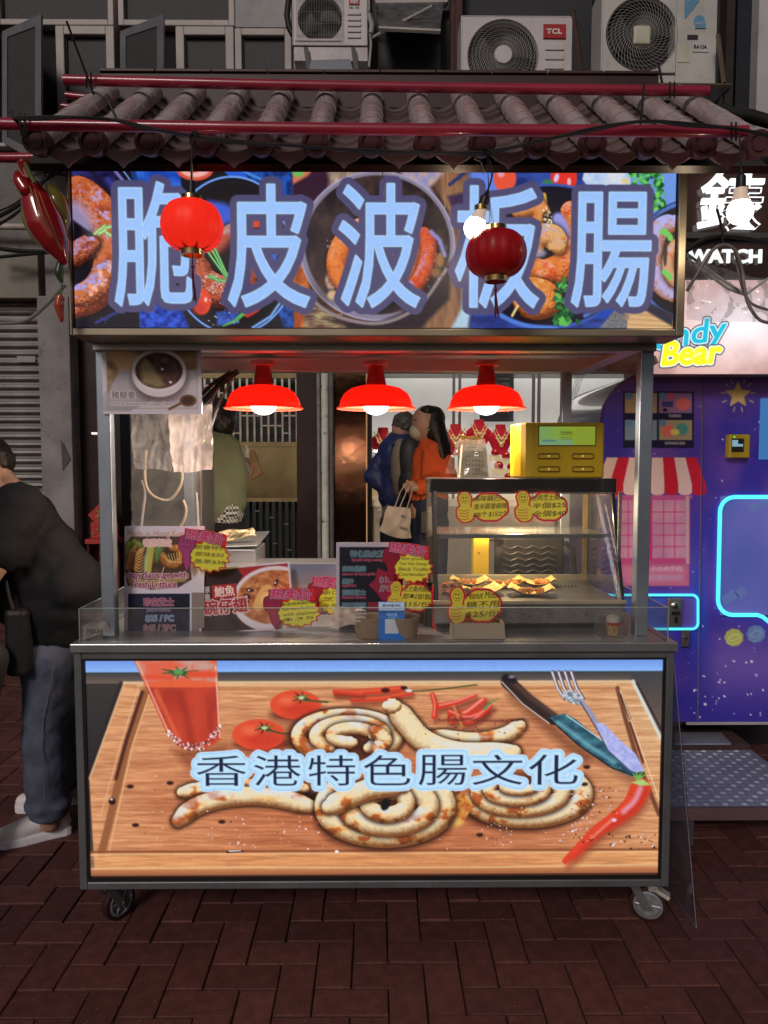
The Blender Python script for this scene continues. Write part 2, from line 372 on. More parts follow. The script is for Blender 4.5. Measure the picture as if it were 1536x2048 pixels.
        if brown:
            b = np.clip((n1-(1-amt))*3.5, 0, 1)[..., None]*np.clip(1.15-u[..., None]*.5, 0, 1)
            if fry is not None:
                nb = vnoise(X, Y, ns*1.9, ns*1.3, seed+21, 3); g2 = np.clip((nb-(1.02-amt))*4.5, 0, 1)[..., None]*.85; c = c*(1-g2)+C8(fry)*g2*(.6+.5*e)
                b = np.clip((nb+.35*(n1-.5)-(1.12-amt))*7, 0, 1)[..., None]*.9
            c = c*(1-b)+C8(brown)*b*(.55+.6*e)
        if sheen:
            g = np.clip((sh-.74)*5, 0, 1)*np.clip((vnoise(X, Y, ns*1.6, ns*1.1, seed+9, 2)-.30)*4, 0, 1)*sa
            c = c*(1-g[..., None])+C8(sheen)*g[..., None]
        if speck:
            n3 = np.random.RandomState(seed).rand(*X.shape)
            q = (n3 > .985)[..., None]*.6; c = c*(1-q)+C8(speck)*q
        s.mix(sl, s.cov(D-ww, 1.1), c)
    def grad(s, a, b, c, d, c0, c1, vert=True, al=1.0):
        sl = s.sub(a, b, c, d); t = np.clip(((s.Y[sl]-b)/(d-b)) if vert else ((s.X[sl]-a)/(c-a)), 0, 1)[..., None]
        inn = ((s.X[sl] >= a) & (s.X[sl] <= c) & (s.Y[sl] >= b) & (s.Y[sl] <= d))*al
        s.mix(sl, inn.astype(float), C8(c0)*(1-t)+C8(c1)*t)
    def specks(s, a, b, c, d, n, cols, rmin=1, rmax=2.5, seed=1, mask=None):
        r = random.Random(seed)
        for _ in range(n):
            x = r.uniform(a, c); y = r.uniform(b, d)
            if mask and not mask(x, y): continue
            s.ell(x, y, r.uniform(rmin, rmax), r.uniform(rmin, rmax)*.8, r.choice(cols), .7, .9, r.uniform(0, 3))
    def text(s, txt, box, layers, rot=0, shear=0):
        """layers: list of (grow, colour[, dx, dy]) painted in turn; box = x0,y0,x1,y1 the glyphs are fitted into"""
        loops, (a, b, c, d) = glyphs(txt)
        x0, y0, x1, y1 = box; kx = (x1-x0)/(c-a); ky = (y1-y0)/(d-b)
        cx, cy = (x0+x1)/2, (y0+y1)/2; cr, sr = math.cos(rot), math.sin(rot)
        out = []
        for L in loops:
            L = np.asarray(L); X = x0+(L[:, 0]-a)*kx-cx; Y = y1-(L[:, 1]-b)*ky-cy
            X = X-shear*Y
            out.append(np.stack([cx+X*cr-Y*sr, cy+X*sr+Y*cr], 1))
        allp = np.concatenate(out); g = max(l[0] for l in layers)+3
        # split by glyph columns to keep the distance field cheap
        groups = {}
        for L in out:
            groups.setdefault(int((L[:, 0].mean()-x0)/max(8, (y1-y0)*1.6)), []).append(L)
        flds = []
        for L in groups.values():
            P = np.concatenate(L); sl = s.sub(P[:, 0].min(), P[:, 1].min(), P[:, 0].max(), P[:, 1].max(), g)
            if s.X[sl].size: flds.append((sl, s.psdf(L, sl)))
        for ly in layers:
            for sl, D in flds:
                s.mix(sl, s.cov(D-ly[0], .75*max(1, s.step)), ly[1])

_gc = {}
def glyphs(txt):
    """outline loops of a string in Blender's built-in font"""
    if txt in _gc: return _gc[txt]
    cu = bpy.data.curves.new('glyph_source', 'FONT'); cu.body = txt; cu.resolution_u = 3; cu.fill_mode = 'NONE'
    ob = bpy.data.objects.new('glyph_source', cu); bpy.context.scene.collection.objects.link(ob)
    me = ob.evaluated_get(bpy.context.evaluated_depsgraph_get()).to_mesh()
    V = [(v.co.x, v.co.y) for v in me.vertices]; nb = {}
    for e in me.edges:
        a, b = e.vertices; nb.setdefault(a, []).append(b); nb.setdefault(b, []).append(a)
    seen = set(); loops = []
    for st in nb:
        if st in seen: continue
        lp = [st]; seen.add(st); cur = st
        while True:
            nx = [q for q in nb[cur] if q not in seen]
            if not nx: break
            cur = nx[0]; seen.add(cur); lp.append(cur)
        loops.append([V[i] for i in lp])
    ob.to_mesh_clear(); bpy.data.objects.remove(ob); bpy.data.curves.remove(cu)
    A = np.concatenate([np.array(l) for l in loops])
    _gc[txt] = (loops, (A[:, 0].min(), A[:, 1].min(), A[:, 0].max(), A[:, 1].max()))
    return _gc[txt]

# ---------------------------------------------------------------- the lit sign above the counter
def paint_sign():
    c = Canvas(134, 330, 1362, 660, 1.5, (24, 21, 32))
    # panel 1: sausage on dark slate with purple cloth
    c.poly([(134, 330), (216, 330), (232, 420), (228, 470), (200, 430), (165, 385), (134, 360)], (62, 66, 165), 5, tex=((22, 20, 62), 26, 12, 3))
    c.line([(165, 330), (215, 390), (238, 440)], 18, (28, 22, 50), 8)
    c.line([(216, 334), (242, 366)], 6, (120, 120, 190), 2); c.line([(238, 340), (258, 368)], 3, (110, 150, 220), 1)
    c.tube([(120, 378), (160, 392), (196, 432), (210, 490), (204, 545), (180, 585), (130, 618)], 34, (205, 108, 62), (96, 36, 26), (150, 62, 30), .55, 3, (178, 164, 232), .9, ns=16, grain=1.0)
    c.ell(146, 438, 26, 42, (176, 158, 205), 12, .8, -.5)
    c.poly([(134, 440), (170, 466), (150, 480), (134, 486)], (14, 10, 22), 3)
    c.tube([(126, 520), (150, 502), (172, 490)], 24, (190, 98, 62), (70, 26, 20), (120, 45, 30), .5, 7, (175, 165, 240), .8, ns=9, grain=1.0, shadow=.8)
    c.tube([(140, 600), (176, 580), (206, 540)], 26, (200, 112, 66), (90, 35, 22), (232, 170, 150), .5, 9, (160, 165, 245), 1, ns=10, grain=1.0, shadow=.2)
    for a_, b_ in [((178, 468), (198, 452)), ((196, 458), (216, 452)), ((198, 462), (210, 472)), ((186, 468), (200, 460))]:
        c.line([a_, b_], 7, (120, 178, 96), 2); c.line([a_, b_], 2.5, (205, 235, 165), 1)
    c.line([(176, 650), (232, 622)], 5, (60, 60, 140), 2.5); c.specks(178, 618, 240, 652, 30, [(70, 80, 190), (110, 120, 220)], .6, 1.6, 4, lambda x, y: abs((y-652)+(x-178)*.5) < 8)
    # panel 2: blue cloth, black plate
    c.rect(260, 330, 584, 660, (30, 27, 34))
    c.poly([(258, 330), (352, 330), (362, 470), (330, 560), (340, 660), (266, 660), (262, 500)], (64, 122, 228), 2, tex=((28, 66, 172), 22, 30, 5))
    c.poly([(266, 560), (300, 590), (352, 620), (366, 660), (266, 660)], (52, 92, 218), 2, tex=((20, 40, 130), 9, 9, 8))
    c.poly([(252, 336), (262, 336), (270, 370), (258, 366)], (28, 58, 120), 2)
    c.poly([(450, 330), (584, 330), (584, 660), (560, 660)], (22, 44, 104), 2, tex=((40, 84, 176), 9, 9, 2))
    c.poly([(432, 330), (470, 330), (520, 388), (500, 372), (452, 352)], (44, 92, 206), 2)
    c.line([(472, 336), (492, 346), (520, 358)], 6, (70, 130, 220), 1.5)
    c.ell(458, 512, 130, 160, (30, 26, 30), 1.5); c.ell(458, 512, 130, 160, (112, 160, 240), 1.2, ring=4); c.ell(458, 512, 121, 150, (38, 33, 40), 3, ring=4)
    c.ell(383, 338, 37, 22, (214, 84, 62), 1.2); c.ell(383, 337, 30, 16, (236, 176, 170), 2); c.ell(380, 336, 14, 8, (220, 80, 70), 2)
    c.poly([(408, 400), (440, 405), (470, 420), (470, 450), (420, 470), (400, 440)], (58, 90, 205), 6)
    c.tube([(372, 520), (392, 566), (440, 586), (482, 560), (500, 510)], 34, (186, 92, 62), (70, 28, 24), (140, 60, 35), .5, 12, (225, 190, 190), .9, ns=9, grain=1.0)
    c.tube([(420, 500), (450, 470), (470, 462)], 20, (170, 80, 60), (70, 26, 26), None, .5, 14, (200, 170, 180), .7, ns=9)
    c.poly([(520, 500), (556, 490), (540, 535)], (62, 100, 205), 2); c.line([(530, 505), (536, 528)], 5, (214, 60, 42), 1.5)
    c.ell(505, 445, 14, 10, (205, 72, 48), 2); c.line([(556, 430), (568, 456)], 5, (120, 150, 200), 1.5)
    for a_, b_ in [((398, 492), (446, 560)), ((410, 490), (450, 566)), ((420, 494), (450, 562)), ((408, 556), (448, 566)), ((412, 552), (430, 566))]:
        c.line([a_, b_], 5, (60, 150, 80), 1.6); c.line([a_, b_], 1.6, (170, 225, 150), .8)
    c.ell(393, 606, 19, 27, (224, 72, 48), 1.6); c.ell(387, 620, 14, 12, (190, 50, 38), 6, .7); c.ell(401, 602, 3, 5, (255, 190, 170), 1.5); c.ell(384, 592, 8, 5, (235, 170, 160), 2)
    c.poly([(422, 628), (470, 622), (468, 650), (424, 656)], (64, 100, 200), 3, tex=((44, 66, 140), 8, 8, 3))
    c.line([(486, 630), (505, 622), (524, 604)], 17, (196, 52, 46), 1.5, w2=5); c.line([(492, 624), (514, 612)], 3, (235, 120, 100), 1.5)
    c.line([(478, 630), (460, 646), (436, 656)], 9, (92, 170, 80), 1.4, w2=3); c.line([(556, 604), (534, 636), (496, 660)], 5, (120, 165, 232), 1.5)
    c.specks(400, 600, 470, 656, 18, [(190, 215, 250), (150, 180, 240)], .8, 2, 8)
    # panel 3: pan on a wooden table with linen
    c.rect(581, 330, 942, 660, (92, 58, 42), tex=((56, 34, 34), 60, 18, 4))
    c.poly([(581, 330), (625, 330), (612, 352), (581, 368)], (206, 118, 84), 2); c.ell(592, 342, 12, 10, (110, 180, 90), 3)
    c.poly([(581, 368), (640, 332), (660, 350), (650, 400), (600, 460), (581, 480)], (52, 30, 48), 4)
    c.poly([(650, 330), (800, 330), (760, 372), (700, 380), (645, 420), (655, 360)], (206, 190, 166), 5, tex=((140, 116, 104), 14, 40, 6))
    c.poly([(581, 500), (600, 520), (620, 600), (640, 660), (581, 660)], (210, 110, 46), 2, tex=((150, 70, 34), 10, 16, 7))
    c.poly([(606, 600), (680, 640), (690, 660), (600, 660)], (86, 58, 54), 3, tex=((170, 150, 110), 20, 6, 9))
    c.poly([(846, 330), (945, 330), (945, 660), (840, 660), (905, 520), (898, 420)], (150, 108, 76), 3, tex=((104, 74, 62), 14, 60, 5))
    c.poly([(790, 330), (900, 330), (860, 372), (900, 440), (890, 460), (830, 380)], (142, 140, 190), 4, tex=((190, 160, 150), 12, 20, 3))
    c.poly([(895, 390), (935, 380), (940, 420), (905, 415)], (58, 40, 76), 4); c.line([(900, 366), (936, 338)], 7, (40, 50, 100), 2)
    c.ell(752, 492, 158, 152, (132, 124, 146), 2); c.ell(752, 492, 158, 152, (168, 160, 190), 1.5, ring=3); c.ell(753, 490, 148, 142, (38, 28, 34), 2, tex=((66, 50, 48), 20, 26, 3))
    c.ell(762, 505, 112, 116, (24, 18, 26), 10); c.ell(680, 500, 48, 110, (70, 54, 50), 14, .55, .35)
    c.poly([(868, 560), (905, 520), (900, 600), (842, 660), (700, 660), (640, 640), (740, 655), (800, 630)], (40, 30, 40), 5, .3)
    c.line([(600, 575), (640, 620), (700, 645), (770, 648), (840, 612), (893, 540)], 7, (140, 126, 130), 2, sm=True)
    c.specks(650, 470, 690, 640, 40, [(190, 180, 190), (120, 90, 80), (150, 130, 140)], 1, 3.2, 9); c.ell(660, 560, 14, 20, (170, 110, 84), 3, tex=((226, 190, 170), 6, 6, 5)); c.ell(662, 592, 12, 10, (206, 170, 130), 3)
    c.tube([(690, 580), (672, 530), (690, 480), (740, 452), (800, 470), (830, 520), (800, 580)], 24, (222, 122, 52), (110, 42, 20), (176, 72, 30), .5, 21, (235, 180, 170), .8, ns=12)
    c.tube([(740, 560), (720, 520), (752, 496), (780, 520), (768, 560)], 19, (228, 136, 58), (120, 50, 20), (180, 80, 30), .45, 22, (240, 190, 160), .8, ns=12)
    c.tube([(848, 464), (858, 500), (846, 548), (818, 590)], 17, (214, 92, 44), (110, 30, 18), (170, 50, 26), .5, 23, (190, 160, 225), .9, ns=9)
    c.line([(862, 462), (880, 480), (890, 510)], 9, (142, 132, 190), 3); c.ell(880, 520, 9, 14, (150, 105, 60), 4); c.ell(872, 545, 10, 10, (135, 92, 56), 4)
    c.specks(850, 470, 895, 590, 30, [(170, 165, 190), (60, 50, 60)], .8, 1.8, 5)
    # panel 4: black pan with grilled coils
    c.rect(941, 330, 1270, 660, (52, 76, 160), tex=((34, 46, 112), 40, 14, 4))
    c.poly([(941, 330), (980, 330), (1010, 380), (941, 560)], (96, 130, 220), 6)
    c.poly([(938, 470), (960, 500), (948, 600), (938, 660), (905, 660), (925, 620)], (172, 200, 220), 4)
    c.ell(1012, 354, 23, 27, (228, 84, 58), 1.6); c.ell(1004, 344, 7, 7, (224, 150, 170), 2.5); c.ell(1132, 352, 27, 33, (224, 50, 42), 1.6); c.ell(1117, 352, 5, 9, (216, 190, 225), 1.6, rot=.3); c.ell(1143, 360, 4, 8, (235, 180, 190), 1.6)
    c.ell(1100, 364, 12, 8, (60, 130, 62), 3); c.poly([(1175, 330), (1270, 330), (1270, 372), (1185, 374), (1170, 355)], (170, 196, 240), 2, sm=False, tex=((214, 220, 228), 16, 16, 3)); c.ell(1258, 358, 9, 6, (220, 200, 150), 3)
    c.ell(1104, 512, 176, 146, (22, 18, 30), 1.5); c.ell(1104, 512, 176, 146, (58, 88, 176), 2, ring=6); c.ell(1104, 510, 170, 140, (24, 22, 36), 1.5)
    c.line([(948, 560), (990, 620), (1050, 652), (1120, 660)], 9, (82, 124, 212), 2.5, sm=True); c.line([(1180, 634), (1240, 600), (1268, 560)], 8, (80, 120, 210), 2.5, sm=True)
    c.poly([(1196, 640), (1232, 606), (1262, 600), (1225, 640)], (34, 70, 170), 2); c.poly([(1210, 660), (1256, 604), (1270, 604), (1270, 660)], (132, 130, 134), 2, tex=((92, 92, 96), 2.2, 2.2, 3))
    for p_, w_ in [(((1092, 386), (1098, 420)), 8), (((1094, 390), (1090, 412)), 5), (((1154, 412), (1146, 440)), 6)]: c.line(p_, w_, (226, 172, 70), 1.6)
    c.tube([(1040, 420), (1076, 412), (1092, 436)], 20, (216, 140, 74), (120, 60, 30), (190, 90, 40), .4, 31, (236, 200, 170), .8, ns=10)
    c.tube([(1148, 420), (1162, 470), (1150, 520), (1100, 548), (1058, 540)], 31, (222, 126, 52), (120, 52, 22), (188, 66, 34), .55, 32, (232, 170, 150), .8, ns=10, grain=.8)
    c.poly([(1110, 432), (1128, 424), (1146, 460), (1138, 490), (1122, 470)], (150, 150, 220), 4, sm=True)
    c.tube([(1066, 500), (1080, 472), (1110, 470), (1124, 492)], 24, (224, 170, 110), (140, 80, 40), (206, 120, 60), .45, 33, (170, 165, 214), .9, ns=9, grain=.7)
    c.ell(1076, 505, 22, 10, (190, 176, 200), 4, .7); c.ell(1098, 432, 9, 12, (30, 20, 20), 3, .8); c.specks(1090, 410, 1112, 450, 26, [(226, 205, 160), (240, 226, 200)], 1.2, 2.8, 6)
    c.tube([(1050, 575), (1096, 588), (1106, 606), (1080, 616), (1050, 606)], 27, (214, 132, 58), (104, 48, 20), (190, 84, 36), .5, 34, (236, 200, 140), .7, ns=11, grain=.6)
    c.line([(1030, 634), (1044, 608)], 5, (230, 205, 140), 1.5)
    r = random.Random(5)
    for _ in range(110):
        x = r.uniform(1118, 1168); y = r.uniform(540, 650)
        if y < 535+(1160-x)*1.0: continue
        c.ell(x, y, r.uniform(4, 9), r.uniform(3, 6), r.choice([(28, 92, 46), (50, 130, 60), (18, 66, 40), (96, 190, 84)]), 1.2, .95, r.uniform(0, 3))
    # panel 5: herbs, wood and a pan
    c.rect(1268, 330, 1362, 660, (110, 150, 226))
    c.grad(1268, 560, 1362, 660, (196, 150, 100), (216, 178, 128)); 
    for k in range(6): c.line([(1262, 596+k*11), (1362, 606+k*10)], 2, (168, 120, 76), 2, .7)
    for _ in range(200):
        x = r.uniform(1268, 1352); y = r.uniform(330, 418)
        if x > 1330+(y-330)*.15+r.uniform(-4, 6): continue
        c.ell(x, y, r.uniform(3, 8), r.uniform(2, 5), r.choice([(30, 96, 40), (56, 150, 62), (20, 66, 32), (110, 205, 96), (70, 176, 70)]), 1.2, .95, r.uniform(0, 3))
    c.ell(1392, 520, 108, 118, (26, 26, 40), 1.5); c.ell(1392, 520, 108, 118, (76, 112, 190), 1.5, ring=7); c.ell(1392, 520, 112, 124, (28, 46, 110), 1.5, ring=3)
    c.poly([(1280, 560), (1300, 600), (1362, 630), (1362, 656), (1300, 620)], (46, 44, 60), 3)
    c.tube([(1362, 440), (1330, 456), (1318, 510), (1330, 560), (1362, 592)], 20, (182, 170, 214), (150, 86, 46), (176, 92, 44), .42, 41, (170, 175, 240), .9, ns=9, grain=.5)
    c.tube([(1370, 480), (1352, 510), (1352, 545), (1370, 570)], 13, (206, 150, 110), (100, 50, 30), (180, 90, 40), .5, 42, (190, 180, 230), .8, ns=8)
    c.ell(1343, 505, 4, 26, (34, 22, 30), 2); 
    for x, y in [(1345, 465), (1352, 472), (1338, 460), (1352, 552), (1345, 545)]: c.ell(x, y, 9, 6, (110, 196, 90), 1.5, 1, x)
    c.ell(1267, 636, 5, 5, (150, 120, 110), 1.5)
    # the words
    txt = [('脆', (218, 364, 376, 614)), ('皮', (449, 368, 612, 616)), ('波', (676, 366, 838, 616)), ('板', (914, 370, 1082, 616)), ('腸', (1153, 382, 1312, 614))]
    for g, col in ((17, (78, 74, 112)), (4.0, (92, 112, 130)), (2.4, (186, 216, 252)), (.6, (154, 194, 251))):
        for ch, bx in txt: c.text(ch, bx, [(g, col)])
    n = vnoise(c.X, c.Y, 5, 5, 77, 2)-.5; c.im = np.clip(c.im*(1+n[..., None]*.05), 0, 1)
    return c

def paint_front():
    c = Canvas(158, 1316, 1336, 1768, 1.5, (64, 56, 56))
    X, Y = c.X, c.Y
    c.grad(158, 1316, 1336, 1341, (112, 150, 226), (140, 184, 250))
    c.grad(158, 1341, 1336, 1364, (58, 58, 62), (110, 92, 84)); c.grad(158, 1364, 240, 1560, (54, 50, 48), (36, 32, 40)); c.grad(1270, 1341, 1336, 1500, (62, 62, 68), (122, 94, 76))
    c.line([(160, 1524), (230, 1526)], 2, (30, 22, 26), 1); c.line([(158, 1341), (1336, 1341)], 1.5, (60, 90, 90), 1)
    board = [(236, 1362), (1276, 1362), (1336, 1478), (1336, 1768), (166, 1768), (160, 1560)]
    c.poly(board, (206, 134, 90), 1.5)
    sl = c.sub(158, 1362, 1336, 1768); Xs, Ys = X[sl], Y[sl]
    g1 = vnoise(Xs, Ys+8*vnoise(Xs, Ys, 90, 40, 3, 2), 120, 4.5, 11, 4); g2 = vnoise(Xs, Ys, 30, 2.4, 13, 2)
    wood = np.clip((g1-.5)*1.0+(g2-.5)*.75, -.6, .6)
    cent = np.clip(1-((Xs-740)/620)**2, 0, 1)*np.clip((Ys-1362)/200, 0, 1)
    base = C8((214, 152, 106))[None, None]*(1-cent[..., None]*.75)+C8((176, 90, 56))[None, None]*(cent[..., None]*.75)
    tl = np.clip((Xs-1150)/180, 0, 1)*np.clip((1640-Ys)/200, 0, 1); base = base*(1-tl[..., None]*.6)+C8((216, 184, 140))*tl[..., None]*.6
    bt = np.clip((Ys-1640)/80, 0, 1)[..., None]; base = base*(1-bt*.35)+C8((206, 140, 92))*bt*.35
    wcol = base*(1+wood[..., None]*np.array([.28, .42, .5]))
    d = c.psdf([np.array(board, float)], sl)
    c.mix(sl, c.cov(d, 1.5), np.clip(wcol, 0, 1))
    c.line([(236, 1362), (160, 1560)], 4, (214, 170, 130), 1.5); c.line([(236, 1362), (1276, 1362)], 5, (222, 190, 150), 2); c.line([(1276, 1362), (1336, 1480)], 7, (212, 214, 206), 1.8)
    c.line([(228, 1362), (158, 1545)], 5, (44, 32, 34), 2.5); c.line([(1284, 1366), (1336, 1462)], 4, (44, 34, 40), 2)
    # grooves
    c.line([(280, 1378), (236, 1500), (196, 1660), (180, 1718)], 16, (150, 92, 58), 2); c.line([(272, 1380), (238, 1478), (214, 1560)], 7, (70, 32, 24), 2.5); c.line([(288, 1380), (250, 1490), (196, 1715)], 2.5, (226, 176, 128), 1.2)
    c.line([(264, 1372), (228, 1480), (180, 1640)], 1.6, (228, 184, 140), 1.2)
    c.line([(270, 1376), (1246, 1376)], 3, (178, 116, 70), 1.6); c.line([(262, 1368), (1240, 1368)], 3, (226, 188, 140), 2)
    c.line([(1244, 1376), (1262, 1440), (1290, 1530), (1336, 1640)], 9, (116, 68, 48), 1.8); c.line([(1252, 1390), (1272, 1440)], 4, (36, 18, 18), 2); c.line([(1272, 1448), (1300, 1530)], 5, (86, 34, 28), 2); c.line([(1250, 1380), (1336, 1610)], 2, (236, 210, 170), 1.2)
    # front lip of the board
    c.rect(158, 1712, 1336, 1717, (138, 74, 44), 2); c.rect(158, 1718, 1336, 1722, (232, 184, 134), 2)
    sl = c.sub(158, 1722, 1336, 1748); c.mix(sl, np.full(X[sl].shape, .5), np.clip(C8((232, 164, 104))*(1+(vnoise(X[sl], Y[sl], 60, 3, 9, 3)-.5)[..., None]*.6), 0, 1))
    c.line([(158, 1750), (500, 1748), (900, 1752), (1336, 1746)], 3, (226, 186, 136), 2); c.grad(158, 1752, 1336, 1768, (198, 128, 80), (140, 82, 54)); c.line([(158, 1767), (1336, 1766)], 3, (40, 20, 18), 1)
    c.ell(205, 1608, 7, 7, (30, 14, 14), 1.5); c.ell(204, 1604, 2.5, 2, (235, 225, 225), .8)
    # tumbler of tomato juice
    c.poly([(330, 1500), (440, 1490), (470, 1530), (360, 1540)], (120, 56, 34), 10, a=.6)
    c.poly([(256, 1316), (424, 1316), (430, 1480), (400, 1500), (350, 1498), (322, 1470)], (204, 72, 46), 1.6)
    c.poly([(256, 1316), (424, 1316), (424, 1362), (278, 1362)], (196, 152, 140), 2, tex=((220, 96, 70), 22, 14, 4)); c.ell(350, 1366, 74, 10, (226, 96, 58), 3)
    c.poly([(281, 1372), (424, 1372), (428, 1474), (395, 1494), (352, 1492), (324, 1462)], (196, 66, 44), 2, tex=((170, 52, 38), 16, 60, 6))
    c.line([(350, 1390), (372, 1490)], 14, (146, 40, 32), 8, .6); c.line([(405, 1390), (410, 1480)], 10, (158, 46, 34), 6, .6); c.line([(300, 1380), (345, 1480)], 6, (228, 110, 76), 4, .7); c.line([(422, 1330), (428, 1475)], 3, (240, 190, 170), 1.5); c.line([(262, 1318), (326, 1470)], 3, (226, 170, 150), 1.5)
    for k in range(9):
        a_ = k/9*6.28+.3; c.line([(348, 1342), (348+math.cos(a_)*(26+8*(k % 3)), 1342+math.sin(a_)*12)], 6, (36, 88, 44), 1.4, w2=2)
    c.ell(346, 1340, 10, 6, (92, 150, 80), 2); c.line([(282, 1350), (330, 1352)], 12, (222, 80, 50), 4); c.line([(370, 1345), (418, 1345)], 14, (222, 76, 48), 4)
    r = random.Random(3)
    for k in range(120):
        t = r.random(); x = 320+t*110; y = 1462+34*math.sin(t*3.1)+r.uniform(-6, 8)-(8 if t > .8 else 0)
        c.ell(x, y, r.uniform(1, 4), r.uniform(1, 2.6), r.choice([(246, 236, 236), (206, 170, 170), (110, 40, 40), (235, 210, 220), (140, 70, 60)]), .9, .95, r.uniform(0, 3))
    # tomatoes
    for cx, cy, rx, ry, s_ in [(584, 1408, 52, 30, 1), (508, 1470, 54, 32, 2)]:
        c.ell(cx+8, cy+20, rx+6, 18, (80, 24, 18), 10, .7); c.ell(cx, cy, rx, ry, (222, 76, 46), 1.6); c.ell(cx+10, cy+10, rx*.7, ry*.55, (196, 50, 34), 12, .7); c.ell(cx-18, cy-8, 14, 8, (238, 116, 80), 8, .8)
        for k in range(8):
            a_ = k/8*6.28+.2*s_; c.line([(cx+12, cy-14), (cx+12+math.cos(a_)*(17+5*(k % 2)), cy-14+math.sin(a_)*12)], 5, [(36, 70, 36), (70, 116, 56), (20, 30, 22)][k % 3], 1.1, w2=1.5)
        c.ell(cx+12, cy-14, 6, 4, (196, 206, 150), 1.5); c.line([(cx+16, cy-10), (cx+50, cy-6), (cx+66, cy-5)] if s_ == 1 else [(cx+16, cy-10), (cx+50, cy-2), (cx+80, cy-2)], 3.5, (56, 74, 40), 1.2)
    # chillies at the top
    for p_, w_ in [([(668, 1384), (730, 1382), (800, 1376)], 13), ([(700, 1398), (760, 1396), (820, 1384)], 11), ([(664, 1380), (720, 1386)], 8)]:
        c.line([(x+3, y+8) for x, y in p_], w_, (110, 40, 26), 5, .6, sm=True); c.line(p_, w_, (206, 60, 36), 1.5, sm=True); c.line([(x, y-2) for x, y in p_], w_*.3, (236, 110, 80), 2, .7, sm=True)
    c.ell(768, 1379, 9, 5, (60, 20, 20), 2); c.ell(806, 1374, 7, 4, (40, 22, 24), 2); c.line([(810, 1382), (870, 1378), (955, 1368)], 3, (70, 80, 40), 1.1, sm=True); c.ell(816, 1380, 7, 3, (226, 214, 220), 1.4)
    for p_, w_, w2_ in [([(864, 1388), (870, 1410), (868, 1434)], 10, 11), ([(880, 1412), (915, 1404), (952, 1390)], 13, 7), ([(905, 1438), (935, 1425), (968, 1400)], 22, 12), ([(900, 1424), (938, 1436), (975, 1422)], 12, 18), ([(930, 1444), (950, 1440), (985, 1412)], 14, 8)]:
        c.line([(x+4, y+9) for x, y in p_], w_, (100, 34, 22), 5, .55, sm=True); c.line(p_, w_, (208, 54, 34), 1.4, sm=True, w2=w2_); c.line([(x-1, y-2) for x, y in p_], w_*.28, (240, 150, 140), 1.6, .85, sm=True)
    c.line([(972, 1418), (986, 1404), (1000, 1396)], 5, (96, 136, 84), 1.3, w2=1.5); c.line([(908, 1412), (918, 1440), (926, 1454)], 4, (196, 130, 80), 1.4); c.line([(916, 1412), (930, 1450)], 3, (150, 60, 36), 1.2)
    c.line([(880, 1442), (940, 1440), (1010, 1444), (1052, 1440)], 5, (110, 50, 40), 2.5, .8)
    S = dict(base=(236, 214, 170), edge=(128, 76, 40), brown=(158, 74, 32), fry=(226, 158, 84), sheen=(212, 226, 250))
    def coil(cx, cy, rx, ry, turns, w, seed, a0=0.0, inner=.14, amt=.42):
        P = []
        N = int(26*turns)
        for k in range(N+1):
            t = k/N; a_ = a0+t*turns*6.283; q = inner+(1-inner)*t
            P.append((cx+math.cos(a_)*rx*q, cy+math.sin(a_)*ry*q))
        c.ell(cx+4, cy+10, rx+16, ry+14, (70, 22, 14), 12, .75); c.ell(cx, cy, rx*.96, ry*.96, (46, 16, 14), 4)
        # outside in, so that inner turns lie on top; several short tubes give each turn its own outline
        M_ = 10; segs = []
        for k in range(0, len(P)-1, M_): segs.append(P[k:k+M_+2])
        for i, sg in enumerate(reversed(segs)):
            if len(sg) >= 2: c.tube(sg, w, amt=amt, seed=seed+i, shadow=.0, taper=.001, sa=.75, ns=13, **S)
    def coil2(rings, seed, w):
        for i, P in enumerate(rings):
            c.tube(P, w if not isinstance(w, list) else w[i], amt=.52, seed=seed+i, shadow=.75, taper=.03, sa=.6, ns=15, **S)
    E = lambda cx, cy, rx, ry, a0, a1, n=22: [(cx+math.cos(a0+(a1-a0)*k/n)*rx, cy+math.sin(a0+(a1-a0)*k/n)*ry) for k in range(n+1)]
    # upper left coil
    c.ell(686, 1476, 120, 56, (60, 22, 14), 10, .8)
    coil2([E(690, 1474, 100, 42, 2.4, 6.9), E(696, 1474, 70, 29, 2.2, 7.3), E(700, 1472, 42, 15, 1.5, 6.4)], 50, [16, 15, 13])
    c.tube([(745, 1462), (768, 1484), (750, 1500)], 15, amt=.75, seed=58, shadow=.5, ns=10, **S)
    # long sausages, upper right
    c.tube([(866, 1474), (950, 1484), (1010, 1474), (1046, 1454)], 17, amt=.52, seed=61, shadow=.8, ns=18, **S)
    c.tube([(788, 1416), (816, 1452), (850, 1486), (920, 1510), (1032, 1510)], 24, amt=.38, seed=62, shadow=.85, ns=20, **S)
    c.tube([(772, 1412), (790, 1412)], 16, amt=.1, seed=63, shadow=0, **S)
    # left sausages
    c.tube([(350, 1590), (420, 1582), (520, 1578), (600, 1584)], 17, amt=.5, seed=64, shadow=.8, ns=16, **S)
    c.poly([(560, 1588), (640, 1590), (630, 1640), (560, 1610)], (24, 10, 12), 6, a=.9)
    c.tube([(340, 1650), (375, 1622), (430, 1604), (500, 1598), (560, 1606), (612, 1620)], 20, amt=.62, seed=68, shadow=.85, ns=20, **S)
    # right coil
    c.ell(1052, 1612, 140, 62, (60, 22, 14), 10, .8)
    coil2([E(1060, 1598, 118, 50, -.7, 3.5), E(1048, 1594, 86, 34, -.9, 3.4), E(1040, 1588, 56, 20, -.6, 3.6), E(1044, 1580, 30, 9, 0, 3.4)], 70, [21, 18, 15, 11])
    c.ell(1010, 1570, 34, 8, (206, 90, 40), 6, .6)
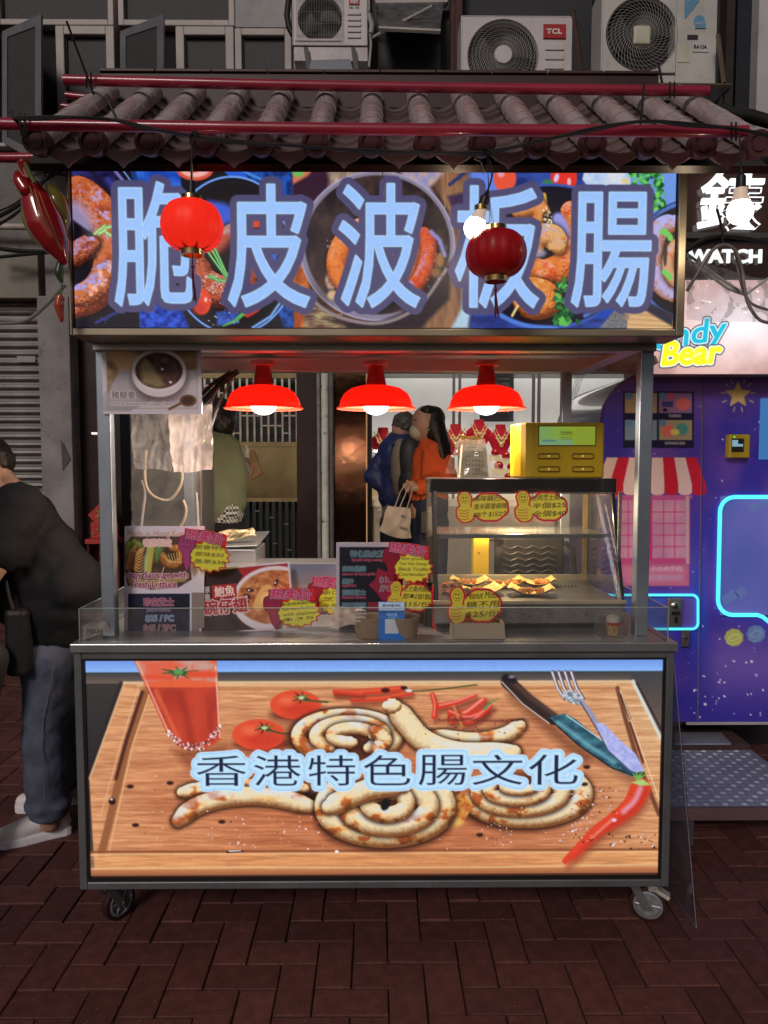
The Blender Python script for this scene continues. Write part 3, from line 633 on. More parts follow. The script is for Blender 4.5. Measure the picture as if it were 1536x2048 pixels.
    c.poly([(898, 1606), (930, 1590), (950, 1620), (930, 1655), (890, 1672), (876, 1664)], (222, 160, 74), 2, tex=((176, 90, 40), 9, 9, 7)); c.ell(908, 1655, 20, 10, (236, 196, 106), 5, .8)
    # lower middle coil
    c.ell(766, 1648, 142, 66, (74, 30, 18), 12, .85)
    coil2([E(768, 1622, 122, 62, -.9, 3.9), E(774, 1622, 84, 42, -1.3, 3.0)], 80, [25, 22])
    coil2([E(772, 1614, 40, 25, -.9, 5.3, 26)], 84, [18])
    c.ell(768, 1617, 9, 13, (16, 12, 18), 2, 1, .4)
    c.tube([(652, 1622), (690, 1604), (740, 1584), (800, 1576)], 23, amt=.55, seed=86, shadow=.8, ns=18, **S)
    # knife and fork
    c.line([(1030, 1388), (1110, 1462), (1180, 1520)], 26, (110, 58, 36), 10, .65); c.line([(1180, 1500), (1290, 1572)], 24, (110, 58, 40), 10, .5)
    c.line([(1018, 1362), (1060, 1400), (1114, 1440)], 28, (48, 32, 30), 1.6, w2=24); c.line([(1024, 1358), (1070, 1398), (1118, 1432)], 9, (92, 66, 56), 5, .8); c.line([(1006, 1362), (1050, 1408), (1104, 1448)], 2.2, (206, 196, 190), 1)
    c.ell(1022, 1356, 16, 8, (24, 20, 26), 3, 1, .4); c.ell(1026, 1352, 6, 3, (130, 120, 140), 2)
    c.poly([(1104, 1436), (1136, 1428), (1160, 1440), (1210, 1482), (1270, 1530), (1296, 1556), (1276, 1560), (1232, 1540), (1160, 1490)], (60, 116, 130), 1.5, tex=((32, 70, 90), 20, 12, 4))
    c.line([(1122, 1446), (1180, 1490), (1240, 1530)], 7, (122, 180, 196), 4, .8); c.line([(1106, 1440), (1166, 1494), (1236, 1542), (1288, 1560)], 2.6, (16, 18, 26), 1); c.line([(1140, 1432), (1215, 1484)], 2, (200, 224, 230), 1)
    for k in range(4):
        x = 1110+k*13; c.line([(x, 1342), (x+12, 1376), (x+26, 1398)], 7, (96, 84, 92), 1.2); c.line([(x-1, 1342), (x+11, 1376), (x+24, 1396)], 3, (226, 222, 236), 1)
    c.ell(1154, 1396, 24, 12, (96, 110, 116), 2, 1, .4, tex=((210, 214, 226), 5, 5, 3)); c.line([(1170, 1402), (1196, 1436), (1208, 1462)], 9, (150, 150, 178), 1.5, w2=12); c.line([(1168, 1404), (1204, 1462)], 2, (50, 44, 60), 1)
    c.poly([(1202, 1450), (1216, 1448), (1250, 1482), (1284, 1512), (1304, 1548), (1292, 1554), (1270, 1546), (1226, 1504)], (158, 166, 226), 1.5, tex=((186, 190, 238), 6, 6, 5)); c.line([(1206, 1466), (1228, 1506), (1276, 1550)], 2, (60, 60, 90), 1)
    c.ell(1296, 1556, 9, 5, (12, 12, 14), 2)
    # big chilli
    P = [(1296, 1586), (1278, 1620), (1246, 1648), (1206, 1676), (1160, 1722), (1142, 1738)]
    c.line([(x+8, y+14) for x, y in P], 34, (130, 64, 42), 9, .6, sm=True, w2=10); c.line(P, 44, (220, 66, 40), 1.6, sm=True, w2=12); c.line([(x+7, y+7) for x, y in P], 24, (188, 42, 30), 7, .6, sm=True, w2=6)
    c.line([(1296, 1586), (1284, 1612), (1262, 1634)], 11, (226, 150, 170), 4, .9, sm=True); c.line([(1240, 1650), (1196, 1690)], 5, (242, 150, 130), 3, .8); c.ell(1243, 1652, 5, 3.5, (226, 200, 225), 1.5)
    for k in range(5): c.line([(1290, 1566), (1280+k*7, 1554-(k % 2)*5)], 5, (120, 176, 84), 1.2, w2=2)
    c.poly([(1276, 1572), (1300, 1566), (1318, 1578), (1296, 1580)], (170, 206, 120), 2)
    # crumbs
    cols = [(246, 240, 246), (236, 226, 230), (206, 190, 226), (60, 26, 22), (200, 84, 46), (226, 150, 110)]
    c.specks(400, 1640, 640, 1712, 60, cols, .6, 2.4, 11); c.specks(1150, 1580, 1250, 1640, 44, cols+[(30, 30, 30)], .8, 2.6, 12); c.specks(960, 1655, 1030, 1706, 26, cols, .7, 2.4, 13); c.specks(1130, 1640, 1200, 1700, 36, cols, .8, 3, 14)
    c.specks(230, 1540, 1290, 1712, 70, [(226, 170, 130), (130, 60, 40), (240, 220, 200)], .7, 2, 15); c.specks(1230, 1680, 1330, 1716, 26, [(40, 44, 40), (236, 226, 240), (190, 200, 190), (20, 22, 22)], 1.2, 3.6, 16); c.specks(840, 1440, 1050, 1470, 30, [(196, 80, 50), (80, 40, 30)], 1, 2.5, 17)
    for x, y in [(243, 1577), (325, 1570), (252, 1658), (430, 1652), (964, 1682), (1184, 1540), (1180, 1576)]: c.ell(x, y, 7, 4, (46, 20, 18), 2)
    c.line([(440, 1716), (472, 1714)], 4, (40, 26, 24), 1); c.line([(444, 1714), (468, 1713)], 2, (235, 235, 240), .8); c.ell(667, 1716, 4, 3, (245, 245, 250), 1)
    # the words
    tx = '香港特色腸文化'; xs = [(379, 482), (497, 594), (609, 706), (723, 820), (836, 936), (947, 1052), (1064, 1166)]
    for g, col in ((12.5, (206, 232, 250)), (10.5, (166, 210, 248)), (7, (190, 226, 250)), (-.5, (22, 30, 58))):
        for ch, (a_, b_) in zip(tx, xs): c.text(ch, (a_, 1513, b_, 1577), [(g, col)])
    n = vnoise(X, Y, 4, 4, 78, 2)-.5; c.im = np.clip(c.im*(1+n[..., None]*.05), 0, 1)
    return c
def paint_pork():
    c = Canvas(203, 688, 404, 828, 1.0, (176, 168, 178))
    c.rect(212, 694, 396, 818, (150, 124, 92), tex=((112, 86, 60), 20, 14, 3)); c.poly([(212, 700), (250, 694), (300, 720), (290, 756), (240, 750)], (190, 156, 116), 6)
    c.poly([(238, 740), (212, 790), (212, 818), (396, 818), (396, 740)], (168, 160, 166), 3)
    for k in range(26): c.line([(212+k*3-30, 822), (240+k*7, 744)], 1.6, (120, 116, 128), .8, .8)
    for k in range(14): c.line([(212, 760+k*5), (396, 742+k*6)], 1.2, (140, 134, 144), .8, .5)
    c.ell(319, 756, 58, 50, (60, 40, 40), 8, .6); c.ell(318, 748, 55, 46, (186, 176, 180), 1.2); c.ell(318, 740, 55, 42, (198, 190, 196), 1.2); c.ell(318, 741, 48, 36, (84, 50, 46), 1.5, tex=((46, 28, 32), 12, 12, 4))
    c.poly([(280, 735), (290, 715), (300, 725), (330, 770), (315, 775), (285, 765)], (124, 108, 78), 5, .8)
    c.ell(325, 738, 3, 2.5, (220, 210, 214)); c.ell(341, 764, 3, 2.5, (220, 210, 214)); c.ell(330, 720, 8, 5, (120, 70, 66), 3)
    c.ell(376, 801, 17, 12, (96, 62, 40), 1.5); c.ell(376, 801, 12, 8, (60, 40, 32), 2); c.line([(362, 806), (338, 818)], 5, (96, 66, 44), 1)
    c.text('豬腳姜', (221, 782, 269, 797), [(1.2, (200, 192, 196)), (0, (40, 30, 34))]); c.text('Pork Knuckles and Ginger Stew', (221, 804, 343, 812), [(1.2, (200, 192, 196)), (-.1, (46, 36, 40))])
    return c
def paint_lettuce():
    c = Canvas(243, 1054, 410, 1284, 1.0, (188, 182, 196))
    c.poly([(252, 1080), (258, 1074), (366, 1074), (378, 1110), (384, 1160), (356, 1176), (300, 1180), (250, 1172), (244, 1150), (243, 1090)], (92, 70, 52), 1.5, tex=((60, 44, 40), 10, 10, 3))
    c.poly([(246, 1086), (262, 1078), (282, 1090), (290, 1110), (262, 1140), (246, 1140)], (150, 160, 72), 3, tex=((104, 128, 60), 8, 8, 4)); c.poly([(292, 1084), (302, 1084), (296, 1140), (284, 1146), (284, 1120)], (164, 180, 120), 2); c.poly([(298, 1090), (306, 1092), (298, 1150), (288, 1150)], (176, 160, 72), 1.5)
    c.poly([(305, 1100), (320, 1086), (325, 1110), (310, 1126)], (92, 130, 66), 3)
    for p_ in ([(252, 1140), (258, 1112), (266, 1098)], [(268, 1142), (274, 1112), (282, 1102)]): c.tube(p_, 8, (150, 96, 48), (70, 40, 26), (110, 60, 30), .5, 3, (220, 190, 120), .6, ns=5, shadow=.3)
    c.tube([(324, 1112), (330, 1126), (348, 1132), (362, 1120), (358, 1102), (342, 1098)], 9, (158, 104, 54), (80, 46, 28), (120, 66, 34), .5, 5, (220, 190, 120), .6, ns=5, shadow=.3)
    for k in range(7): c.line([(266, 1104+k*6), (274, 1108+k*6), (282, 1103+k*6)], 1.5, (206, 176, 110), .8, sm=True); c.line([(322+k*6, 1112-k), (330+k*5, 1120+k), (338+k*4, 1126)], 1.4, (206, 176, 110), .8, sm=True)
    c.poly([(250, 1158), (300, 1160), (376, 1152), (370, 1164), (300, 1172), (252, 1168)], (150, 128, 90), 2)
    c.text('Made in Hong Kong~', (249, 1063, 384, 1077), [(.8, (204, 176, 180)), (0, (150, 124, 100))]); c.text('香港製造', (282, 1080, 341, 1094), [(1.6, (222, 190, 196)), (0, (176, 150, 128))])
    c.text('rispy Sausage with', (246, 1145, 375, 1160), [(1.8, (216, 176, 190)), (.3, (84, 34, 54))]); c.text('Fresh Lettuce', (258, 1163, 352, 1176), [(1.8, (216, 176, 190)), (.3, (96, 30, 50))]); c.line([(326, 1135), (310, 1180)], 1.6, (216, 190, 160), .7)
    c.rect(248, 1186, 384, 1276, (186, 182, 196)); c.rect(251, 1188, 380, 1272, (22, 24, 40), 1, tex=((28, 34, 66), 40, 30, 3)); c.rect(384, 1186, 410, 1284, (120, 108, 104), 1)
    c.text('珍宝芝士', (284, 1197, 346, 1212), [(1.5, (190, 120, 140)), (0, (50, 36, 66))]); c.text('Jumbo Cheese', (290, 1217, 339, 1224), [(1.2, (130, 110, 140)), (-.1, (60, 46, 70))])
    c.text('$25 / PC', (288, 1231, 346, 1244), [(1.3, (150, 164, 190)), (-.2, (40, 70, 90))]); c.text('$45 / 2PC', (284, 1250, 350, 1264), [(1.3, (176, 130, 130)), (-.2, (50, 50, 76))])
    return c
def paint_bowl():
    c = Canvas(0, 0, 185, 133, 1.0, (186, 176, 188))
    c.rect(4, 4, 181, 129, (40, 26, 28)); c.poly([(82, 4), (92, 20), (80, 40), (181, 40), (181, 4)], (150, 34, 40), 1.5)
    c.ell(150, 72, 82, 66, (206, 198, 210), 1.5); c.ell(150, 68, 72, 54, (190, 128, 84), 2, tex=((150, 84, 48), 10, 8, 3)); c.rect(181.5, 0, 190, 133, (186, 176, 188)); c.rect(78, 129.5, 190, 133, (186, 176, 188))
    for k in range(16): c.line([(90+k*5, 40+(k*13) % 20), (100+k*5, 44+(k*7) % 30), (112+k*4, 36+(k*11) % 20)], 1.5, [(216, 170, 120), (140, 80, 50)][k % 2], 1, .7, sm=True)
    c.poly([(112, 70), (128, 46), (145, 44), (150, 60), (140, 84), (118, 92), (108, 88)], (206, 164, 100), 2, sm=True); c.poly([(122, 70), (134, 54), (142, 60), (134, 78)], (186, 140, 82), 2, sm=True); c.ell(131, 68, 8, 12, (216, 180, 120), 2, rot=.5)
    for x, y in [(104, 50), (98, 62), (156, 40), (94, 74)]: c.ell(x, y, 8, 4, (70, 34, 34), 1.5, 1, x); c.ell(x-2, y, 2, 2, (220, 210, 214), .8)
    c.rect(30, 34, 78, 62, (156, 40, 42), 1); c.text('鮑魚', (35, 37, 74, 58), [(.4, (222, 214, 214))]); c.text('原', (14, 36, 26, 48), [(.3, (206, 196, 206))]); c.text('隻', (14, 50, 26, 62), [(.3, (206, 196, 206))])
    c.text('碗仔翅', (12, 64, 96, 92), [(3.2, (206, 170, 176)), (.8, (140, 30, 36))])
    return c
def paint_menu():
    c = Canvas(672, 1088, 795, 1290, 1.0, (150, 146, 158))
    c.rect(678, 1096, 800, 1262, (18, 18, 30), 1); c.rect(672, 1262, 800, 1290, (150, 140, 150), 1); c.rect(676, 1264, 705, 1268, (210, 206, 210))
    c.poly([(755, 1138), (784, 1150), (800, 1150), (800, 1204), (764, 1202), (752, 1186), (737, 1171), (750, 1160)], (120, 26, 52), 1); c.rect(735, 1205, 800, 1222, (110, 26, 50), 1)
    def t(s, b, g, c1, c2): c.text(s, b, [(g, c1), (-.15, c2)])
    TE, TD = (110, 140, 150), (20, 46, 66); RE, RD = (150, 80, 100), (110, 24, 50)
    t('特色脆皮腸', (700, 1103, 769, 1116), 1, TE, TD); t('Special crispy sausage', (703, 1119, 768, 1125), .7, RE, RD)
    t('麻油黑蒜', (684, 1134, 731, 1144), 1, TE, TD); t('sesame oil black garlic', (684, 1147, 750, 1153), .7, RE, RD)
    t('墨汁', (684, 1159, 707, 1169), 1, TE, TD); t('squid ink', (684, 1170, 712, 1176), .7, RE, RD)
    t('菠菜芝士', (684, 1181, 731, 1191), 1, TE, TD); t('Spinach Cheese', (684, 1193, 731, 1199), .7, RE, RD); t('四川麻辣', (684, 1206, 731, 1216), 1, TE, TD)
    t('$18', (759, 1156, 784, 1168), .9, (150, 150, 166), (60, 50, 66)); t('/PC', (759, 1172, 784, 1184), .9, (150, 150, 166), (60, 50, 66))
    return c
def burst_card(lines, head='热卖价', wdt=90, hgt=84, fist=(150, 60, 100), seed=1):
    """star-burst price card; returns canvas and outline"""
    c = Canvas(0, 0, wdt, hgt, .9, (200, 40, 40)); r = random.Random(seed)
    pts = []; cx, cy = wdt*.6, hgt*.6
    for k in range(30):
        a = 2*PI*k/30; q = 1.0 if k % 2 else .84
        pts.append((cx+math.cos(a)*wdt*.39*q, cy+math.sin(a)*hgt*.38*q))
    c.poly(pts, (150, 44, 36), 1); c.poly([(cx+(x-cx)*.95, cy+(y-cy)*.95) for x, y in pts], (196, 190, 66), 1)
    fp = [(wdt*.03, hgt*.34), (wdt*.06, hgt*.2), (wdt*.18, hgt*.16), (wdt*.31, hgt*.22), (wdt*.32, hgt*.42), (wdt*.25, hgt*.55), (wdt*.27, hgt*.8), (wdt*.22, hgt*.98), (wdt*.14, hgt*.78), (wdt*.12, hgt*.6), (wdt*.04, hgt*.46)]
    c.poly(fp, (60, 24, 40), .8, grow=1.2, sm=True); c.poly(fp, fist, 1, sm=True)
    for k in range(4): c.ell(wdt*(.085+.06*k), hgt*.27, wdt*.03, hgt*.075, (90, 34, 60), .5, .9, ring=.6)
    c.line([(wdt*.08, hgt*.42), (wdt*.2, hgt*.45), (wdt*.28, hgt*.38)], .9, (90, 34, 60), .5, sm=True)
    hb = (wdt*.16, hgt*.03, wdt*.84, hgt*.27)
    c.text(head, hb, [(2.6, (44, 24, 36)), (1.7, (196, 150, 170)), (.5, (176, 36, 84))], rot=.12)
    y = hgt*.34; hh = hgt*.5/max(1, len(lines))
    for i, s in enumerate(lines): c.text(s, (wdt*.34, y+i*hh, wdt*(.9-.04*(i % 2)), y+i*hh+hh*.62), [(-.15, (30, 26, 24))], rot=-.05, shear=.15)
    def cut(X, Y):
        ang = [np.array(pts), np.array(crom(fp, 5, True)), np.array([(hb[0]-3, hb[1]-6), (hb[2]+3, hb[1]+3), (hb[2]+4, hb[3]+8), (hb[0]-3, hb[3]+3)])]
        D = np.full(X.shape, 1e9); sl = (slice(None), slice(None))
        for a in ang: D = np.minimum(D, c.psdf([a], sl))
        return D < 1.5
    return c, cut
def thumb_card(lines, wdt=104, hgt=64, face=True):
    c = Canvas(0, 0, wdt, hgt, .9, (170, 30, 50))
    cx, cy = wdt*.62, hgt*.5; cl = []
    for k in range(64):
        a = 2*PI*k/64; q = .94+.07*abs(math.sin(a*4)); cl.append((cx+math.cos(a)*wdt*.37*q, cy+math.sin(a)*hgt*.48*q))
    th = [(wdt*.06, hgt*.2), (wdt*.13, hgt*.04), (wdt*.23, hgt*.04), (wdt*.29, hgt*.22), (wdt*.27, hgt*.45), (wdt*.33, hgt*.6), (wdt*.3, hgt*.88), (wdt*.16, hgt*.97), (wdt*.05, hgt*.85), (wdt*.03, hgt*.6), (wdt*.09, hgt*.45)]
    Y1, Y2 = (190, 176, 60), (184, 168, 56)
    c.poly(th, (168, 28, 52), .8, grow=3, sm=True); c.poly(cl, (168, 28, 52), .8, grow=0)
    c.poly([(cx+(x-cx)*.9, cy+(y-cy)*.88) for x, y in cl], Y1, .8); c.poly(th, Y2, .8, sm=True)
    c.ell(wdt*.175, hgt*.24, wdt*.075, hgt*.14, (120, 110, 40), .8, 1, ring=.9); c.ell(wdt*.15, hgt*.2, 1.2, 1.8, (30, 26, 20), .6); c.ell(wdt*.2, hgt*.2, 1.2, 1.8, (30, 26, 20), .6); c.line([(wdt*.14, hgt*.28), (wdt*.175, hgt*.32), (wdt*.21, hgt*.28)], 1, (40, 30, 20), .5, sm=True)
    for k in range(4): c.line([(wdt*.07, hgt*(.6+.09*k)), (wdt*.17, hgt*(.62+.09*k)), (wdt*.24, hgt*(.58+.09*k))], 1, (150, 40, 40), .6, sm=True)
    hh = hgt*.76/len(lines)
    for i, s in enumerate(lines): c.text(s, (wdt*.34, hgt*.12+i*hh, wdt*.94, hgt*.14+i*hh+hh*.66), [(-.05, (30, 24, 22))], rot=-.04, shear=.2)
    def cut(X, Y):
        sl = (slice(None), slice(None)); D = np.minimum(c.psdf([np.array(crom(th, 5, True))], sl)-3, c.psdf([np.array(cl)], sl)); return D < .6
    return c, cut
def paint_qr_stand():
    c = Canvas(757, 1204, 809, 1282, .8, (20, 96, 176)); c.rect(757, 1204, 809, 1221, (150, 170, 196), 1)
    c.ell(768, 1211, 2.6, 2.6, (70, 90, 120)); c.rect(772, 1209.5, 782, 1212.5, (90, 100, 120)); c.ell(785, 1211, 2.6, 2.6, (70, 90, 120)); c.rect(789, 1209.5, 801, 1212.5, (90, 100, 120))
    c.text('掃碼付款', (773, 1226, 794, 1232), [(.2, (150, 190, 226))]); c.rect(776, 1234, 792, 1236, (110, 160, 206), .7); c.rect(770, 1238, 797, 1267, (170, 178, 190), 1)
    return c
def paint_bank():
    c = Canvas(1078, 852, 1190, 890, .8, (168, 190, 60)); c.grad(1078, 852, 1150, 890, (150, 196, 120), (172, 200, 50), False); c.grad(1078, 878, 1146, 890, (146, 190, 130), (150, 196, 150))
    c.text('街電租借', (1121, 862, 1144, 867), [(.1, (96, 110, 44))]); c.rect(1118, 868.6, 1148, 870, (120, 136, 50), .5); c.rect(1121, 874, 1144, 875.6, (120, 136, 50), .5); c.rect(1120, 878, 1146, 879, (120, 140, 80), .5); c.rect(1084, 880, 1111, 883, (90, 150, 150), .6)
    return c
def paint_machine():
    c = Canvas(1140, 744, 1560, 1448, 1.5, (46, 40, 120)); X, Y = c.X, c.Y
    n1 = vnoise(X, Y, 170, 190, 5, 4)[..., None]; n2 = vnoise(X, Y, 90, 120, 8, 4)[..., None]
    c.im = C8((40, 36, 124))*(1-n1)+C8((52, 44, 140))*n1
    a = np.clip((n2-.45)*3.5, 0, 1)*.6; c.im = c.im*(1-a)+C8((96, 62, 140))*a
    t = np.clip((850-Y)/110, 0, 1)[..., None]*.75; c.im = c.im*(1-t)+C8((112, 72, 128))*t
    t = np.exp(-((Y-1330)/70)**2)[..., None]*np.clip((X[..., None]-1380)/60, 0, 1)*.6; c.im = c.im*(1-t)+C8((120, 96, 170))*t
    t = np.exp(-((Y-1200)/110)**2)[..., None]*np.clip((X[..., None]-1370)/20, 0, 1)*np.clip((1425-X[..., None])/20, 0, 1)*.7; c.im = c.im*(1-t)+C8((30, 66, 176))*t
    c.specks(1145, 780, 1556, 1440, 130, [(150, 140, 190), (190, 180, 214), (110, 100, 170)], .8, 2.6, 3)
    c.specks(1370, 1320, 1540, 1440, 22, [(206, 200, 224)], 1.2, 3.6, 9)
    # star with rays
    sx, sy = 1476, 790; st = [(sx+math.cos(-PI/2+k*PI/5)*(26 if k % 2 == 0 else 11.5), sy+math.sin(-PI/2+k*PI/5)*(26 if k % 2 == 0 else 11.5)) for k in range(10)]; c.poly(st, (164, 142, 92), 1.2, grow=1)
    for ang in (-65, -42, -8, 25, 75, 105, 155, 188, 222, 245): a_ = math.radians(ang); c.line([(sx+math.cos(a_)*26, sy+math.sin(a_)*26), (sx+math.cos(a_)*34, sy+math.sin(a_)*34)], 2.4, (158, 140, 110), .8)
    for j in range(7):
        for i in range(9): c.ell(1454+i*4.6, 812+j*4, .8, .8, (30, 22, 70), .6)
    # how-to panels (plain blocks)
    c.rect(1246, 783, 1388, 896, (24, 22, 50), 1)
    for (x0, y0, x1, y1, cl_) in [(1250, 786, 1314, 826, (128, 112, 96)), (1318, 786, 1384, 826, (112, 86, 130)), (1250, 840, 1314, 880, (92, 110, 140)), (1318, 840, 1384, 880, (126, 116, 100))]:
        c.rect(x0, y0, x1, y1, cl_, 1); 
    c.ell(1325, 792, 7, 7, (70, 104, 150), 1); c.ell(1325, 846, 7, 7, (70, 104, 150), 1); c.ell(1258, 792, 7, 7, (70, 104, 150), 1); c.ell(1258, 846, 7, 7, (70, 104, 150), 1)
    c.rect(1334, 786, 1348, 798, (150, 70, 100), .8); c.rect(1324, 803, 1346, 814, (50, 54, 110), .8); c.rect(1326, 817, 1334, 823, (20, 18, 40), .8); c.ell(1366, 808, 15, 13, (176, 84, 92), 2); c.ell(1292, 808, 15, 14, (176, 84, 92), 2)
    c.ell(1336, 862, 12, 12, (170, 84, 92), 2); c.ell(1364, 858, 12, 12, (60, 112, 122), 2); c.ell(1350, 864, 9, 6, (170, 160, 90), 1.5); c.ell(1288, 864, 13, 12, (150, 136, 100), 2)
    for s, b in (('空瓶地點', (1338, 829, 1362, 834)), ('製作美味棉花糖', (1330, 884, 1370, 889)), ('投幣', (1284, 829, 1298, 834)), ('享用', (1284, 884, 1298, 889))): c.text(s, b, [(.1, (170, 170, 186))])
    # striped awning print
    for k in range(8):
        xa, xb = 1236+k*22.5-22.5, 1236+k*22.5; da = (xa-1312)*.22; db = (xb-1312)*.22
        col = (150, 26, 48) if k % 2 == 1 else (170, 150, 160)
        c.poly([(xa, 915), (xb, 915), (xb+db, 968), (xb+db, 984), (xa+da, 984), (xa+da, 968)], col, .8); c.ell((xa+xb+da+db)/2, 983, (xb+db-xa-da)/2, 8, col, .8)
    # pink window print
    c.rect(1236, 992, 1380, 1128, (150, 60, 116), 1); c.rect(1228, 990, 1385, 997, (140, 70, 130), 1)
    for (a0, a1) in ((1240, 1290), (1305, 1372)):
        c.rect(a0, 1000, a1, 1116, (158, 116, 150), 1, tex=((146, 104, 144), 30, 30, 3))
        for i in range(1, 3): c.rect(a0+(a1-a0)*i/3-1, 1000, a0+(a1-a0)*i/3+1, 1116, (150, 50, 104), .7)
        for j in range(1, 5): c.rect(a0, 1000+j*23, a1, 1002+j*23, (150, 50, 104), .7)
    c.rect(1290, 992, 1304, 1120, (150, 44, 100), 1); c.rect(1372, 992, 1378, 1128, (150, 130, 140), .8)
    c.rect(1236, 1128, 1378, 1172, (150, 84, 122), 1); c.rect(1228, 1134, 1370, 1166, (156, 96, 134), 1)
    c.text('小心夾手指', (1302, 1133, 1364, 1142), [(.2, (170, 160, 190))]); c.text('完全打開後再取物', (1288, 1150, 1362, 1160), [(.2, (150, 130, 176))])
    # slot zone and sweets at the lower right
    c.rect(1236, 1196, 1392, 1256, (74, 62, 140), 1); c.grad(1236, 1196, 1330, 1256, (52, 96, 190), (50, 70, 160), False)
    def candy(cx, cy, r_, c1, c2):
        pts = [(cx+math.cos(2*PI*k/18)*r_*(1.08 if k % 2 else 1), cy+math.sin(2*PI*k/18)*r_*(1.0 if k % 2 else .93)) for k in range(18)]; c.poly(pts, c1, 1, sm=True); c.ell(cx, cy, r_*.55, r_*.3, c2, 1, 1, -.5, ring=2); c.ell(cx, cy+r_*.2, r_*.75, r_*.5, c2, 1, 1, -.5, ring=1.5)
    candy(1468, 1275, 18, (150, 156, 90), (174, 178, 120)); candy(1512, 1268, 18, (88, 112, 160), (116, 138, 180))
    c.line([(1406, 744), (1396, 1448)], 1.6, (130, 110, 160), .7)
    return c
def paint_candy_sign():
    c = Canvas(1296, 560, 1600, 748, 1.3, (226, 196, 186)); X, Y = c.X, c.Y
    t = np.exp(-((X-1480)/110)**2-((Y-650)/75)**2)[..., None]; c.im = C8((204, 160, 152))*(1-t)+C8((250, 236, 240))*t
    n = np.clip((vnoise(X, Y, 40, 50, 4, 3)-.4)*3, 0, 1)[..., None]*.5*(1-t); c.im = c.im*(1-n)+C8((140, 104, 104))*n
    c.text('Candy', (1262, 646, 1452, 706), [(6, (28, 44, 60)), (4, (236, 244, 250)), (1.6, (30, 178, 206))], shear=.25, rot=-.14); c.text('Bear', (1328, 682, 1442, 728), [(7, (30, 40, 56)), (5, (240, 246, 250)), (2.6, (232, 228, 40))], shear=.2, rot=-.04)
    return c
# ================================================================ SETTING: ground and herringbone pavers
PAV = mat('paver_clay', (.112, .040, .034), .62, var=.3, vs=24, bump=.5, bs=220, rnd=.22, dirt=.25, spec=.4)
ground = bpy.data.objects.new('ground', None)
g = MB(); g.box(-60, 60, -12, 90, -.5, -.010)
ground = g.build('ground', mat('sand_joint', (.035, .028, .025), .95, var=.3, vs=90, bump=.4, bs=300), kind='structure', loc=(0, 0, 0))
def paver_mesh():
    b = MB(); L, Wd, h = .1040, .0506, .0; c = .0025
    vs = [(-L, -Wd, -.02), (L, -Wd, -.02), (L, Wd, -.02), (-L, Wd, -.02), (-L, -Wd, -c), (L, -Wd, -c), (L, Wd, -c), (-L, Wd, -c), (-L+c, -Wd+c, 0), (L-c, -Wd+c, 0), (L-c, Wd-c, 0), (-L+c, Wd-c, 0)]
    fs = [(0, 1, 5, 4), (1, 2, 6, 5), (2, 3, 7, 6), (3, 0, 4, 7), (4, 5, 9, 8), (5, 6, 10, 9), (6, 7, 11, 10), (7, 4, 8, 11), (8, 9, 10, 11)]
    return vs, fs
PV, PF = paver_mesh()
cells = []
rr = random.Random(11)
s_ = .1060                                   # half-length module
ox, oy = .032, .035
for i in range(-44, 46):
    for j in range(-4, 96):
        k = (i-j) % 4                        # 90 degree herringbone on a grid of half bricks
        if k == 0: cx, cy, a = (i+1)*s_, (j+.5)*s_, 0
        elif k == 3: cx, cy, a = (i+.5)*s_, (j+1)*s_, PI/2
        else: continue
        cx += ox; cy += oy
        if cy < 1.2 or cy > 8.2 or abs(cx) > .55*cy+.35: continue
        cells.append((cx, cy, a+rr.gauss(0, .006), rr.gauss(0, .0016), rr.gauss(0, .006), rr.gauss(0, .006)))
def hidden(c): return False
inview = []; rest = []
for c in sorted(cells, key=lambda q: q[1]):
    x, y = c[0], c[1]
    px = 754+x/y*1500; py = 1024+1500*math.tan(math.atan(CAMZ/y)-math.radians(3.738))
    (inview if (-40 < px < 1580 and py < 2090 and len(inview) < 290) else rest).append(c)
pm = bpy.data.meshes.new('brick'); pm.from_pydata(PV, [], PF); pm.materials.append(PAV)
for c in inview:
    o = bpy.data.objects.new('brick', pm); COL.objects.link(o); o.parent = ground; o.location = (c[0], c[1], c[3]); o.rotation_euler = (c[4], c[5], c[2])
b = MB()
for c in rest:
    M = Matrix.Translation((c[0], c[1], c[3])) @ Euler((c[4], c[5], c[2])).to_matrix().to_4x4(); b.add([M @ Vector(v) for v in PV], PF)
b.build('brick_paving', PAV, ground, kind='stuff')
b = MB(); r = random.Random(6)
for k in range(90):
    q = G(r.uniform(0, 1536), r.uniform(1720, 2048), .001); a = r.uniform(0, 3); L = r.uniform(.001, .005); d = Vector((math.cos(a)*L, math.sin(a)*L, .0005)); e = Vector((-d.y, d.x, 0)).normalized()*r.uniform(.0005, .0016); b.add([q-d, q+e, q+d, q-e], [(0, 1, 2, 3)])
b.build('grit', mat('pale_grit', (.30, .24, .2), .8), ground, kind='stuff')

